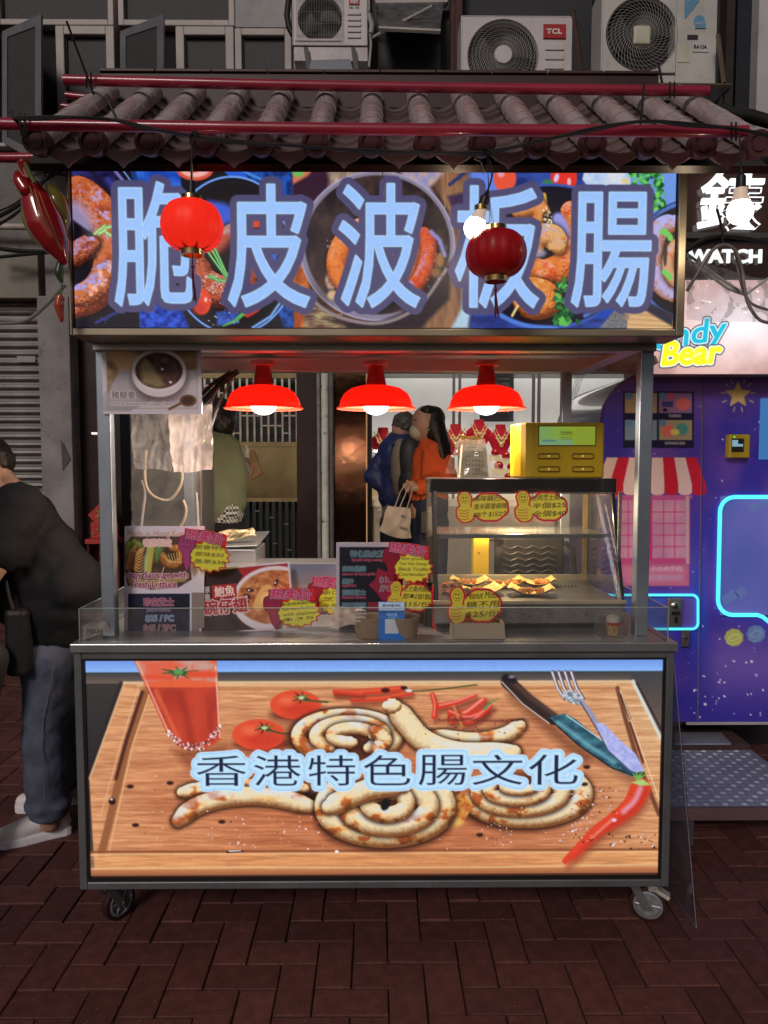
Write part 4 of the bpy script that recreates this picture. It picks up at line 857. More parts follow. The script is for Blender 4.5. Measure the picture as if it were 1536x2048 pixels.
# ================================================================ the building across the pavement (plane FY)
FY = 7.5
CONC = mat('stained_concrete', (.20, .185, .175), .85, var=.35, vs=1.6, bump=.5, bs=30, dirt=.55)
PLAST = mat('painted_plaster', (.34, .32, .33), .8, var=.18, vs=2.5, bump=.3, bs=60, dirt=.3)
FRAME = mat('painted_window_frame', (.46, .41, .39), .55, var=.15, vs=3, dirt=.25)
PANE = mat('frosted_dark_glass', (.055, .053, .058), .65, var=.35, vs=40, bump=.2, bs=160)
DARKW = mat('dark_wall_tile', (.022, .024, .030), .6, var=.3, vs=2, bump=.2)
MAROON = mat('dark_maroon_panel', (.022, .008, .008), .3, var=.4, vs=2)
ROW = 150
bld = thing('shop_building', 'grey shophouse facade with rows of frosted windows above the street shops', 'building', (0, FY, 0))
w = MB()
w.box(wx(-160, FY), wx(130, FY), FY+.06, FY+.5, wz(612, FY), wz(297, FY)); w.build('wall', CONC, bld)
w = MB(); w.box(wx(-160, FY), wx(600, FY), FY+.16, FY+.5, wz(296, FY), wz(-260, FY)); w.box(wx(583, FY), wx(740, FY), FY+.05, FY+.16, wz(300, FY), wz(-260, FY)); w.build('upper_wall', PLAST, bld)
w = MB(); w.box(wx(740, FY), wx(1466, FY), FY+.12, FY+.5, wz(740, FY), wz(-260, FY)); w.build('dark_wall', DARKW, bld)
w = MB(); w.box(wx(1494, FY), wx(1800, FY), FY-.2, FY+.5, wz(304, FY), wz(-260, FY)); w.build('white_wall', mat('white_render', (.5, .48, .5), .8, var=.15, vs=1.5, bump=.3, dirt=.2), bld)
w = MB(); w.box(wx(1466, FY), wx(1494, FY), FY-.06, FY+.5, wz(304, FY), wz(-260, FY)); w.build('dark_pilaster', mat('navy_metal', (.014, .015, .024), .4), bld)
w = MB(); w.box(wx(1446, FY), wx(1462, FY), FY-.05, FY+.1, wz(304, FY), wz(-260, FY)); w.box(wx(1300, FY), wx(1800, FY), FY-.3, FY+.1, wz(318, FY), wz(305, FY)); w.build('door_frame', mat('dark_brown_metal', (.03, .02, .018), .4), bld)
ROW = 500
w = MB(); w.box(wx(168, FY), wx(1300, FY), FY+.1, FY+.5, wz(745, FY), wz(300, FY)); w.build('fascia', MAROON, bld)
w = MB(); w.box(-16, wx(-160, FY), FY+.1, FY+.5, 0, wz(-500, FY)); w.build('side_wall', CONC, bld); w = MB(); w.box(wx(1800, FY), 16, FY-.1, FY+.5, 0, wz(-500, FY)); w.build('side_wall', CONC, bld); w = MB(); w.box(wx(-160, FY), wx(1800, FY), FY+.2, FY+.6, wz(-255, FY), wz(-900, FY)); w.build('top_wall', PLAST, bld)
ROW = 130
def win(name, x0, y0, x1, y1, t=10, Y=FY, dz=0, rail=0):
    f = MB(); X0, X1, Z0, Z1 = wx(x0, Y), wx(x1, Y), wz(y1, Y), wz(y0, Y); tt = t/1500*Y; d0, d1 = Y+.0, Y+.14
    f.box(X0, X0+tt, d0, d1, Z0, Z1); f.box(X1-tt, X1, d0, d1, Z0, Z1); f.box(X0+tt, X1-tt, d0, d1, Z1-tt, Z1); f.box(X0+tt, X1-tt, d0, d1, Z0, Z0+tt)
    o = f.build(name, FRAME, bld, bevel=.008)
    p = MB(); p.box(X0+tt, X1-tt, Y+.06, Y+.08, Z0+tt, Z1-tt); p.build('pane', PANE, o)
    s = MB(); q = .012; s.box(X0+tt, X1-tt, Y+.04, Y+.06, Z1-tt-q, Z1-tt); s.box(X0+tt, X0+tt+q, Y+.04, Y+.06, Z0+tt, Z1-tt-q); s.build('glazing_bead', BLACKP, o)
    return o
win('window', -8, -130, 229, 53, 11); win('window', 238, -130, 470, 53, 11); win('window', 112, 54, 229, 292, 16); win('window', 352, 54, 468, 292, 16); win('window', 470, 57, 583, 292, 13)
win('window', -150, 54, -12, 292, 14); win('window', -150, -130, -12, 50, 12)
f = MB(); f.box(wx(470, FY), wx(583, FY), FY+.02, FY+.1, wz(53, FY), wz(-130, FY)); f.build('blank_panel', mat('pale_panel', (.36, .35, .36), .7, var=.12, dirt=.3), bld)
f = MB(); f.box(wx(-8, FY), wx(112, FY), FY+.10, FY+.15, wz(292, FY), wz(56, FY)); f.build('opening', mat('dark_opening', (.008, .008, .009), .8), bld); f = MB(); f.box(wx(238, FY), wx(352, FY), FY+.10, FY+.15, wz(292, FY), wz(56, FY)); f.build('opening', mat('dark_opening', (.008, .008, .009), .8), bld)
f = MB(); f.box(wx(-160, FY), wx(590, FY), FY-.05, FY+.2, wz(300, FY), wz(292, FY)); f.build('window_sill', FRAME, bld, bevel=.01)
# open casements, swung outwards about their right-hand stiles
for (hx, fx, ty, by, ty2, by2) in [(82, 4, 52, 292, 62, 284), (327, 240, 52, 292, 62, 270)]:
    A = W(fx, ty2, FY-.02); B = W(hx, 27, FY-.72); A2 = W(fx, by2, FY-.02); B2 = W(hx, 330, FY-.72)
    def quad(u, v, d=0): 
        p = (A*(1-u)+B*u)*(1-v)+(A2*(1-u)+B2*u)*v; return p+Vector((0, d, 0))
    f = MB()
    for (u0, u1, v0, v1) in [(0, .14, 0, 1), (.86, 1, 0, 1), (.14, .86, 0, .07), (.14, .86, .93, 1)]: f.slab(quad(u0, v0), quad(u1, v0), quad(u1, v1), quad(u0, v1), (.0, .04, 0))
    o = f.build('open_casement', mat('grey_casement', (.17, .17, .19), .5, var=.15), bld, bevel=.005)
    p = MB(); p.slab(quad(.14, .07, .015), quad(.86, .07, .015), quad(.86, .93, .015), quad(.14, .93, .015), (0, .01, 0)); p.build('pane', PANE, o)
# awning window and darker glazing, upper middle
f = MB(); f.box(wx(756, FY), wx(882, FY), FY+.06, FY+.12, wz(136, FY), wz(78, FY)); f.build('dark_glazing', mat('dim_glass', (.03, .033, .037), .3, var=.4), bld)
f = MB(); f.slab(W(756, 4, FY), W(888, 2, FY), W(880, 60, FY-.35), W(757, 54, FY-.35), (0, .03, .01)); o = f.build('awning_window', mat('wired_glass', (.09, .09, .095), .25, var=.5, vs=9), bld)
f = MB(); f.slab(W(750, 0, FY-.02), W(898, -3, FY-.02), W(894, 4, FY-.02), W(752, 6, FY-.02), (0, .1, 0)); f.build('awning_frame', FRAME, o); f = MB(); f.slab(W(757, 52, FY-.38), W(882, 58, FY-.38), W(880, 62, FY-.38), W(757, 56, FY-.38), (0, .05, 0)); f.build('awning_frame', FRAME, o)
f = MB(); f.tube([W(742, 76, FY-.2), W(864, 12, FY-.3)], .012, 6); f.build('stay_arm', FRAME, o)
f = MB(); f.box(wx(900, FY), wx(908, FY), FY-.05, FY+.12, wz(300, FY), wz(-260, FY)); f.box(wx(908, FY), wx(921, FY), FY-.12, FY+.12, wz(300, FY), wz(-260, FY)); f.build('mullion', mat('rusty_brown', (.075, .038, .03), .8, var=.4, vs=14, bump=.4), bld)
ROW = 926
# brown steel sheathing beside the jeweller's window, maroon columns
RB = mat('bronze_steel', (.25, .125, .075), .12, 1, .3, 1.2, bump=.5, bs=2.2)
f = MB(); f.box(wx(662, 7.1), wx(732, 7.1), 7.1, 7.4, 0, wz(742, 7.1)); f.build('bronze_column', RB, bld)
f = MB(); f.box(wx(732.5, 7.1), wx(734.5, 7.1), 7.05, 7.1, 0, wz(742, 7.1)); f.build('trim_strip', emat('gold_line_emission', (.8, .42, .2), .55), bld)  # gold trim line drawn with emission of its own
f = MB(); f.box(wx(735, 7.15), wx(744, 7.15), 7.15, 7.4, 0, wz(742, 7.1)); f.build('dark_jamb', MAROON, bld)
f = MB(); f.box(wx(594, 7.2), wx(640, 7.2), 7.2, 7.5, 0, wz(742, 7.2)); f.build('maroon_column', MAROON, bld); f = MB(); f.box(wx(165, FY), wx(245, FY), FY-.05, FY+.3, 0, wz(640, FY)); f.build('maroon_column', MAROON, bld)
f = MB(); f.box(wx(105, FY), wx(166, FY), FY-.25, FY+.3, 0, wz(604, FY)); f.box(wx(118, FY), wx(170, FY), FY-.2, FY+.3, wz(606, FY), wz(300, FY)); f.build('pillar', mat('grey_pillar', (.27, .25, .25), .85, var=.3, vs=3, bump=.4, dirt=.5), bld, bevel=.01)
f = MB(); f.add([W(122, 880, FY-.257), W(128, 888, FY-.257), W(142, 918, FY-.257), W(125, 942, FY-.257)], [(0, 1, 2, 3)]); f.build('patch', mat('patch_cement', (.09, .09, .085), .9), bld)
f = MB(); f.box(wx(-160, FY), wx(104, FY), FY-.18, FY+.06, wz(606, FY), wz(512, FY)); f.build('shutter_box', mat('beige_steel', (.22, .20, .16), .55, var=.2, vs=3, dirt=.35), bld, bevel=.01)
f = MB(); f.tube([W(-60, 452, FY-.1), W(57, 454, FY-.1)], .03, 10); f.build('conduit', FRAME, bld, smooth=True)
# white flaking pipe and its grey neighbour
def pipe(px0, px1, ya, yb, Y, m, name, label):
    x0, x1 = wx(px0, Y), wx(px1, Y); r = (x1-x0)/2; t = MB(); t.tube([(x0+r, Y, 0), (x0+r, Y, wz(ya, Y))], r, 18); o = t.build(name, m, smooth=True); tag(o, label, 'pipe')
    return o
pipe(643, 658, 742, 0, 7.05, mat('flaking_white_paint', (.62, .62, .55), .7, var=.2, vs=5, dirt=1.0, bump=.5, bs=30), 'drain_pipe', 'flaking white drain pipe running down beside the maroon column')
pipe(659, 668, 742, 0, 7.0, mat('grey_pipe_paint', (.13, .125, .12), .7, var=.3, dirt=.6, vs=8), 'drain_pipe', 'dull dark grey pipe just right of the flaking white pipe')
pipe(634, 642, 742, 0, 7.1, mat('pale_pipe_paint', (.22, .22, .2), .7, var=.3, dirt=.8, vs=8), 'drain_pipe', 'thin pale pipe squeezed between maroon column and white pipe')
# roller shutter
sh = thing('roller_shutter', 'closed grey steel roller shutter at the left edge of the street', 'shutter', (wx(20, FY), FY, 0))
SHM = mat('shutter_steel', (.23, .215, .205), .42, .6, .2, 4, dirt=.3)
z = wz(606, FY); dz = 16.1/1500*FY; x0, x1 = wx(-160, FY), wx(98, FY); n = 0
prof = [(0, 0), (-.03, .012), (-.042, .3), (-.03, .52), (-.004, .58), (-.004, .93), (0, 1)]
first = None
while z > .0:
    if first is None:
        t = MB()
        for i in range(len(prof)-1):
            (a, b_), (c_, d_) = prof[i], prof[i+1]; t.add([(x0, FY+a, z-b_*dz), (x1, FY+a, z-b_*dz), (x1, FY+c_, z-d_*dz), (x0, FY+c_, z-d_*dz)], [(0, 1, 2, 3)])
        first = t.build('slat', SHM, sh, loc=((x0+x1)/2, FY, z))
    else:
        o = first.copy(); COL.objects.link(o); o.parent = sh; o.location = (first.location[0], first.location[1], z)
    z -= dz
t = MB(); t.box(x1, wx(108, FY), FY-.06, FY+.04, 0, wz(606, FY)); t.build('guide_rail', mat('rail_steel', (.25, .23, .2), .5, .4, .2, dirt=.3), sh)
t = MB(); t.box(wx(46, FY), wx(82, FY), FY-.06, FY-.045, wz(727, FY), wz(715, FY)); t.build('notice_sticker', mat('grey_sticker', (.33, .33, .34), .6), sh)
# red paper shrine decorations beside the pillar
sr = thing('door_shrine', 'small red and gold paper shrine at the foot of the maroon column', 'shrine', (wx(200, 7.2), 7.2, 0))
RP = mat('red_paper', (.42, .035, .03), .6); GOLD = mat('gold_foil', (.6, .38, .12), .3, .8)
t = MB(); t.add([W(176, 1030, 7.2), W(206, 1000, 7.2), W(230, 1030, 7.2), W(206, 1062, 7.2)], [(0, 1, 2, 3)]); t.build('diamond_paper', RP, sr, solid=.01)
t = MB(); t.box(wx(178, 7.25), wx(232, 7.25), 7.25, 7.3, wz(1076, 7.25), wz(1044, 7.25)); t.box(wx(174, 7.2), wx(234, 7.2), 7.1, 7.3, wz(1085, 7.2), wz(1076, 7.2)); t.build('ledge', RP, sr)
t = MB(); t.box(wx(178, 7.25), wx(182, 7.25), 7.15, 7.3, 0.1, wz(1085, 7.25)); t.box(wx(182, 7.28), wx(234, 7.28), 7.28, 7.32, .1, wz(1085, 7.28)); t.build('cabinet', mat('dark_red_lacquer', (.07, .01, .01), .35), sr)
for i, ch in enumerate('門口土地'): text_mesh('lettering', ch, (199, 1090+i*11, 208, 1100+i*11), 7.24, GOLD, sr, .002)
text_mesh('lettering', '福', (190, 1016, 214, 1044), 7.18, GOLD, sr, .002)
for p in [(188, 1068), (200, 1072), (207, 1073), (196, 1060)]:
    t = MB(); t.ball(W(p[0], p[1], 7.1), .014, 8, 6); t.build('gold_bead', GOLD, sr, smooth=True)
t = MB(); c0 = W(190, 869, 7.3); t.lathe([(0, 0), (.03, 0), (.035, .02)], c0, 16); o = t.build('ceiling_downlight', emat('downlight', (1, .85, .75), 1.2)); tag(o, 'small lit round downlight glowing in the maroon recess', 'light')

# metal gate with brass panel
gt = thing('shop_gate', 'brass and black metal gate of upright bars behind the cart', 'gate', (wx(520, 7.3), 7.3, 0))
BRS = mat('dull_brass', (.26, .20, .10), .4, .6, .3, 3, dirt=.3); CHR = mat('polished_bar', (.5, .45, .4), .25, 1)
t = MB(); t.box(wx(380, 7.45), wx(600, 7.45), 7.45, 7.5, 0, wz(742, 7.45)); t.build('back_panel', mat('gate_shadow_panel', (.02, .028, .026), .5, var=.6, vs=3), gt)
t = MB(); t.box(wx(405, 7.3), wx(596, 7.3), 7.28, 7.34, wz(757, 7.3), wz(747, 7.3)); t.build('rail', BRS, gt); t = MB(); t.box(wx(405, 7.3), wx(596, 7.3), 7.28, 7.34, wz(893, 7.3), wz(884, 7.3)); t.build('rail', BRS, gt); t = MB(); t.box(wx(475, 7.3), wx(596, 7.3), 7.28, 7.34, wz(1003, 7.3), wz(996, 7.3)); t.build('rail', BRS, gt)
bar = None
for i, x in enumerate(range(410, 596, 14)):
    if bar is None:
        t = MB(); t.box(wx(x, 7.3), wx(x+4, 7.3), 7.29, 7.32, wz(884, 7.3), wz(757, 7.3)); bar = t.build('bar', CHR, gt); bx = x
    else:
        o = bar.copy(); COL.objects.link(o); o.parent = gt; o.location.x = bar.location.x+wx(x, 7.3)-wx(bx, 7.3)
t = MB(); r = random.Random(2)
for i, x in enumerate(range(410, 582, 14)):
    for yy in r.sample([770, 785, 800, 815, 830, 850, 865], 2): t.box(wx(x+4, 7.3), wx(x+14, 7.3), 7.295, 7.315, wz(yy+3, 7.3), wz(yy, 7.3))
t.build('crosspiece', CHR, gt, kind='stuff')
t = MB(); t.box(wx(474, 7.3), wx(594, 7.3), 7.29, 7.33, wz(996, 7.3), wz(893, 7.3)); t.build('kick_panel', mat('brass_panel', (.30, .23, .12), .3, 1, .45, 1.4, bump=.3, bs=2.5), gt)
bar2 = None
for i, x in enumerate(range(478, 596, 13)):
    if bar2 is None:
        t = MB(); t.box(wx(x, 7.3), wx(x+8, 7.3), 7.28, 7.32, .05, wz(1003, 7.3)); bar2 = t.build('slat', mat('black_slat', (.02, .022, .022), .35), gt, bevel=.003); bx = x
    else:
        o = bar2.copy(); COL.objects.link(o); o.parent = gt; o.location.x = bar2.location.x+wx(x, 7.3)-wx(bx, 7.3)
t = MB()
for i in range(14): x = 480+(i*29) % 110; y = 1008+i*13; t.box(wx(x, 7.26), wx(x+9, 7.26), 7.26, 7.28, wz(y+2, 7.26), wz(y, 7.26))
t.build('bolt_plate', mat('worn_plate', (.2, .2, .2), .4, .5), gt, kind='stuff')

# ================================================================ jeweller's window
jw = thing('jewellery_shop_window', 'brightly lit white jewellery shop window seen through the cart', 'shop window', (wx(930, 7.2), 7.2, 0))
JB = mat('jewellery_wall_glow', (.62, .62, .60), .6, var=.06, emit=(.62, .63, .61), es=.42)  # back wall glows by itself, standing in for shop light falling on it
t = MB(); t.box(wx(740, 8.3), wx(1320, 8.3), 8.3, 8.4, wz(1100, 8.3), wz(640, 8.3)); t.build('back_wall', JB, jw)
t = MB(); t.box(wx(744, 7.2), wx(1320, 7.2), 7.2, 8.3, wz(1000, 7.2)-.06, wz(1000, 7.2)); t.build('display_shelf', mat('cream_shelf', (.7, .62, .45), .4, emit=(.9, .62, .35), es=.12), jw)  # slight emission imitates warm display light on the shelf
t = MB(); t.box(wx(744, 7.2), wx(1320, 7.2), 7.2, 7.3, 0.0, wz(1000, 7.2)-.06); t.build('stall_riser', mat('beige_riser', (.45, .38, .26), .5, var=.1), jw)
t = MB(); t.box(wx(744, 7.2), wx(1320, 7.2), 7.25, 8.3, wz(742, 7.2)+.3, wz(742, 7.2)+.34); t.build('lit_ceiling', emat('shop_ceiling_light', (1, .95, .85), 3.0), jw)
for x in (907, 919, 1066, 1077):
    t = MB(); t.box(wx(x-2.5, 7.5), wx(x+2.5, 7.5), 7.5, 7.54, wz(1000, 7.5), wz(700, 7.5)); t.build('mullion', mat('grey_mullion', (.14, .13, .13), .4, .5), jw)
t = MB(); t.box(wx(744, 7.2), wx(1320, 7.2), 7.195, 7.2, wz(1000, 7.2), wz(742, 7.2)); t.build('window_glass', glassmat('shop_glass', refl=.03), jw)
t = MB(); t.box(wx(959, 8.2), wx(1026, 8.2), 8.2, 8.22, wz(843, 8.2), wz(742, 8.2)); cal = t.build('wall_calendar', mat('dark_grey_card', (.03, .035, .05), .5)); tag(cal, 'dark grey wall calendar hanging inside the jewellery window', 'calendar')
for i, s in enumerate(['雙十年華', '二十四', '三四五六', '十五十六']): text_mesh('lettering', s, (966, 752+i*13+(28 if i > 1 else 0), 1018, 760+i*13+(28 if i > 1 else 0)), 8.19, mat('grey_ink', (.25, .27, .3), .6), cal, .002)
RV = mat('red_velvet', (.55, .015, .03), .7, emit=(.6, .01, .03), es=.10, spec=.2); GJ = mat('necklace_gold', (.9, .62, .25), .2, 1, emit=(1, .7, .35), es=.25)  # weak emission makes busts and necklaces look lit by the shop
def bust(px, py, s, Y, label):
    """neck form with shoulders; px,py = top of neck; s = height in photo pixels"""
    k = s/1500*Y; p = W(px, py, Y); o = thing('necklace_bust', label, 'necklace bust', (p.x, Y, p.z-k), 'red velvet necklace busts in the jewellery window')
    t = MB(); prof = [(.16, 1), (.17, .9), (.20, .8), (.30, .72), (.42, .62), (.42, .5), (.34, .35), (.26, .18), (.22, .0)]
    vs = []; nn = 20
    for r_, h in prof:
        for q in range(nn): a = 2*PI*q/nn; vs.append((p.x+math.cos(a)*r_*k, Y+math.sin(a)*r_*k*.45, p.z-k+h*k))
    t.add(vs, [(i*nn+q, i*nn+(q+1) % nn, (i+1)*nn+(q+1) % nn, (i+1)*nn+q) for i in range(len(prof)-1) for q in range(nn)]+[tuple(range(nn))]); t.build('bust', RV, o, smooth=True)
    for wdt, dp, th in ((.17, .30, .010), (.26, .46, .022)):
        t = MB(); pts = [];
        for q in range(15): a = q/14*2-1; yy = .86-dp*(1-abs(a)**1.6); pts.append((p.x+a*wdt*k*1.1, Y-.2*k-.03*k*(1-a*a), p.z-k+yy*k))
        t.tube(pts, [th*k*(1.6 if .25 < q/14 < .75 else 1) for q in range(15)], 6); 
        for q in range(3, 12, 2): v = pts[q]; t.ball((v[0], v[1]-.01*k, v[2]-.05*k), .035*k, 6, 5)
        t.build('necklace', GJ, o, smooth=True)
    t = MB(); t.ball((p.x, Y-.24*k, p.z-k+.34*k), (.07*k, .03*k, .09*k), 10, 8); t.build('pendant', GJ, o, smooth=True)
    return o
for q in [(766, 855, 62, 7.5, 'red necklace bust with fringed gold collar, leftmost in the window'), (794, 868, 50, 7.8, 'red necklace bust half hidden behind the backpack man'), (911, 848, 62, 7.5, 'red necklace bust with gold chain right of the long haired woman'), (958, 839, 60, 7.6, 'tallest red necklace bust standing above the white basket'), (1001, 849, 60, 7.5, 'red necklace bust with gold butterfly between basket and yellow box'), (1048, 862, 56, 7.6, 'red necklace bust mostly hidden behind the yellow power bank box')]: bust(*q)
STAND = mat('jewel_stand_cream', (.8, .7, .45), .4, emit=(1, .75, .35), es=.25)  # emission put into the cream so the stands look lit
JL = ['upper jewellery stand left of the navy jacket elbow', 'lower jewellery stand beside the navy jacket elbow', 'jewellery stand seen in the crook of the navy sleeve, upper', 'jewellery stand seen in the crook of the navy sleeve, lower', 'highest jewellery stand right of the white basket', 'jewellery stand just right of the highest one beside the basket', 'middle row jewellery stand nearest the white basket', 'middle row jewellery stand between basket and yellow box', 'upper jewellery stand against the yellow box edge', 'low jewellery stand just above the case, left of the yellow box', 'lowest jewellery stand close to the white basket', 'jewellery stand between the long hair and the white basket', 'low jewellery stand touching the foot of the yellow box']
for i, (px, py, s) in enumerate([(752, 925, 26), (752, 963, 30), (771, 930, 24), (772, 960, 26), (990, 900, 22), (1012, 905, 24), (998, 925, 26), (1022, 928, 22), (1040, 905, 26), (1016, 948, 20), (1000, 958, 18), (905, 945, 24), (1030, 960, 18)]):
    Y = 7.35; p = W(px, py, Y); k = s/1500*Y; o = thing('jewellery_stand', JL[i], 'jewellery stand', (p.x, Y, p.z-k), 'small jewellery stands in the lit window')
    t = MB(); t.box(p.x-k*.5, p.x+k*.5, Y, Y+k*.6, p.z-k*1.0, p.z-k*.45); t.build('stand', STAND, o, bevel=.004)
    t = MB(); t.lathe([(0, .0), (.32*k, 0), (.36*k, .3*k), (.2*k, .52*k), (0, .56*k)], (p.x, Y+.1*k, p.z-k*.45), 14); t.build('red_pad', RV, o, smooth=True)
    t = MB(); t.lathe([(.12*k, 0), (.16*k, .02*k), (.12*k, .06*k)], (p.x, Y-.2*k, p.z-k*.2), 12, ax='y'); t.ball((p.x, Y-.22*k, p.z-k*.1), .07*k, 8, 6); t.build('gold_piece', GJ, o, smooth=True)

# ================================================================ outdoor air-conditioning units
ACW = mat('ac_white', (.60, .555, .56), .45, var=.08, vs=3, dirt=.10); ACC = mat('ac_cream', (.52, .51, .48), .5, var=.1, vs=3, dirt=.18)
ROW = 90
def ac(px0, py0, px1, py1, fcx, fcy, fr, Y, m, label, hub, rings, spirals, name='air_conditioner', dep=.32, grille='spiral'):
    x0, x1, z0, z1 = wx(px0, Y), wx(px1, Y), wz(py1, Y), wz(py0, Y); k = Y/1500
    o = thing(name, label, 'air conditioner', ((x0+x1)/2, Y, z0))
    c = W(fcx, fcy, Y); R = fr*k; t = MB()
    # front with a round hole: ring of quads from circle to rectangle
    n = 48; vs = []; C_ = []
    for i in range(n):
        a = 2*PI*i/n; dx, dz_ = math.cos(a), math.sin(a)
        q = min([(x1-.012-c.x)/dx if dx > 1e-6 else 1e9, (x0+.012-c.x)/dx if dx < -1e-6 else 1e9, (z1-.012-c.z)/dz_ if dz_ > 1e-6 else 1e9, (z0+.012-c.z)/dz_ if dz_ < -1e-6 else 1e9])
        C_.append((c.x+dx*q, Y, c.z+dz_*q)); vs.append((c.x+dx*R, Y, c.z+dz_*R))
    inn = [(v[0]-(v[0]-c.x)*.03, Y+.05, v[2]-(v[2]-c.z)*.03) for v in vs]
    t.add(vs+C_+inn, [(i, (i+1) % n, n+(i+1) % n, n+i) for i in range(n)]+[(i, 2*n+i, 2*n+(i+1) % n, (i+1) % n) for i in range(n)])
    crn = [(x0+.012, z0+.012), (x1-.012, z0+.012), (x1-.012, z1-.012), (x0+.012, z1-.012)]
    for (cx_, cz_) in crn:   # fill the four corners
        cand = sorted(range(n), key=lambda i: (C_[i][0]-cx_)**2+(C_[i][2]-cz_)**2)[:8]
        ia = [i for i in cand if abs(C_[i][0]-cx_) < 1e-5]; ib = [i for i in cand if abs(C_[i][2]-cz_) < 1e-5]
        if ia and ib: t.add([C_[ia[0]], (cx_, Y, cz_), C_[ib[0]]], [(0, 1, 2)])
    t.build('front_plate', m, o)
    t = MB(); b_ = .012
    t.box(x0, x0+b_, Y-.004, Y+dep, z0, z1); t.box(x1-b_, x1, Y-.004, Y+dep, z0, z1); t.box(x0+b_, x1-b_, Y-.004, Y+dep, z1-b_, z1); t.box(x0+b_, x1-b_, Y-.004, Y+dep, z0, z0+b_); t.build('casing', m, o, bevel=.006)
    t = MB(); t.box(x0+b_, x1-b_, Y+.16, Y+.18, z0+b_, z1-b_); t.build('coil_back', mat('ac_dark', (.006, .006, .007), .7), o)
    t = MB()
    for q in range(3):
        a0 = q*2*PI/3+.4; vs = []
        for i in range(7):
            for j in range(4): a = a0+i/6*1.35-j*.12; rr_ = R*(.22+.7*j/3); vs.append((c.x+math.cos(a)*rr_, Y+.09+.03*i/6, c.z+math.sin(a)*rr_))
        t.add(vs, [(i*4+j, i*4+j+1, (i+1)*4+j+1, (i+1)*4+j) for i in range(6) for j in range(3)])
    t.build('fan', mat('ac_fan', (.02, .02, .022), .5), o, smooth=True)
    wr = R*.003+.0009; t = MB()
    if grille == 'spiral':
        for q in range(spirals):
            a0 = 2*PI*q/spirals; pts = [(c.x+math.cos(a0+s*1.1)*R*(hub+(.97-hub)*s), Y-.012-.014*math.sin(s*PI), c.z+math.sin(a0+s*1.1)*R*(hub+(.97-hub)*s)) for s in [i/6 for i in range(7)]]
            t.tube(pts, wr, 4, False)
        for q in range(rings):
            rr_ = R*(hub+(.98-hub)*(q+1)/rings); t.tube([(c.x+math.cos(a)*rr_, Y-.012-.014*math.sin((q+1)/rings*PI), c.z+math.sin(a)*rr_) for a in [2*PI*i/36 for i in range(37)]], wr*.8, 4, False)
    else:
        for q in range(-14, 15):
            x = c.x+q/14.5*R*1.08; h = R*1.08
            t.tube([(x, Y-.012, c.z-h), (x, Y-.012, c.z+h)], wr*.9, 4, False)
        for q in (-.75, -.25, .25, .75): t.tube([(c.x-R*1.08, Y-.016, c.z+q*R), (c.x+R*1.08, Y-.016, c.z+q*R)], wr, 4, False)
    t.build('grille', mat('ac_wire', (.5, .48, .46), .4, .2), o)
    if grille == 'spiral':
        t = MB()
        if hub > .22: t.lathe([(0, -.034), (R*hub*.9, -.032), (R*hub, -.02), (R*hub, .02)], c, 28, ax='y')
        t.build('hub_cap', m, o, smooth=True)
    return o, x0, x1, z0, z1, k
o, *_ = ac(585, -42, 735, 92, 640, 37, 43, 7.15, ACW, 'white air conditioner with round dark grille above the left windows, top left of three', 0, 0, 0, grille='bars')
def louv(o, x0, y0, x1, y1, n, Y, m):
    for i in range(n):
        yy = y0+(y1-y0)*i/n; t = MB(); t.box(wx(x0, Y), wx(x1, Y), Y-.012, Y, wz(yy+(y1-y0)/n*.6, Y), wz(yy, Y)); t.build('louvre', m, o, bevel=.006)
louv(o, 695, 24, 722, 82, 5, 7.15, ACW)
t = MB(); t.box(wx(590, 7.15), wx(682, 7.15), 7.14, 7.149, wz(83, 7.15), wz(79, 7.15)); t.build('grille_edge', ACW, o)
t = MB(); t.box(wx(698, 7.15), wx(719, 7.15), 7.14, 7.148, wz(10, 7.15), wz(-2, 7.15)); lg = t.build('maker_badge', mat('badge_red', (.45, .05, .05), .5), o)
text_mesh('lettering', '0|0', (701, -1, 716, 8), 7.138, mat('badge_white', (.75, .7, .7), .5), lg, .002, grow=.03)
text_mesh('lettering', 'No. 142', (699, 12, 718, 17), 7.145, mat('ink_dark', (.02, .02, .03), .5), o, .002)
t = MB(); t.box(wx(588, 7.15), wx(735, 7.15), 7.15, 7.4, wz(122, 7.15), wz(95, 7.15)); t.build('drip_tray', mat('galvanised', (.3, .28, .29), .5, .5, .3, 6, dirt=.4), o)
for x in (607, 702):
    t = MB(); t.slab(W(x, 94, 7.1), W(x+9, 94, 7.1), W(x+15, 138, 7.1), W(x+6, 138, 7.1), (0, .04, 0)); t.build('bracket', mat('grey_bracket', (.10, .095, .09), .6), o)
t = MB(); t.tube([W(592, -40, 7.2), W(578, -5, 7.2), W(574, 30, 7.2), W(578, 55, 7.2), W(586, 70, 7.2)], .028, 10); t.build('refrigerant_hose', CABLE, o, smooth=True)
t = MB(); t.tube([W(738, 28, 7.1), W(744, 50, 7.1), W(742, 66, 7.1)], .022, 8); t.tube([W(740, 60, 7.15), W(742, 90, 7.15), W(738, 134, 7.15)], .012, 6); t.build('drain_hose', mat('pale_hose', (.35, .34, .34), .5), o, smooth=True)
t = MB(); t.slab(W(622, 120, 7.0), W(700, 118, 7.0), W(706, 140, 7.0), W(618, 140, 7.0), (0, .1, 0)); t.build('plastic_sheet', mat('bluish_sheet', (.16, .18, .22), .4), o)
o, *_ = ac(922, 30, 1144, 172, 1006, 112, 69, 7.0, ACW, 'white air conditioner with a red TCL badge behind the roof ridge', .26, 7, 52)
t = MB(); t.box(wx(1086, 7), wx(1131, 7), 6.985, 6.999, wz(76, 7), wz(48, 7)); lg = t.build('maker_badge', mat('tcl_red', (.40, .012, .02), .45), o, bevel=.002)
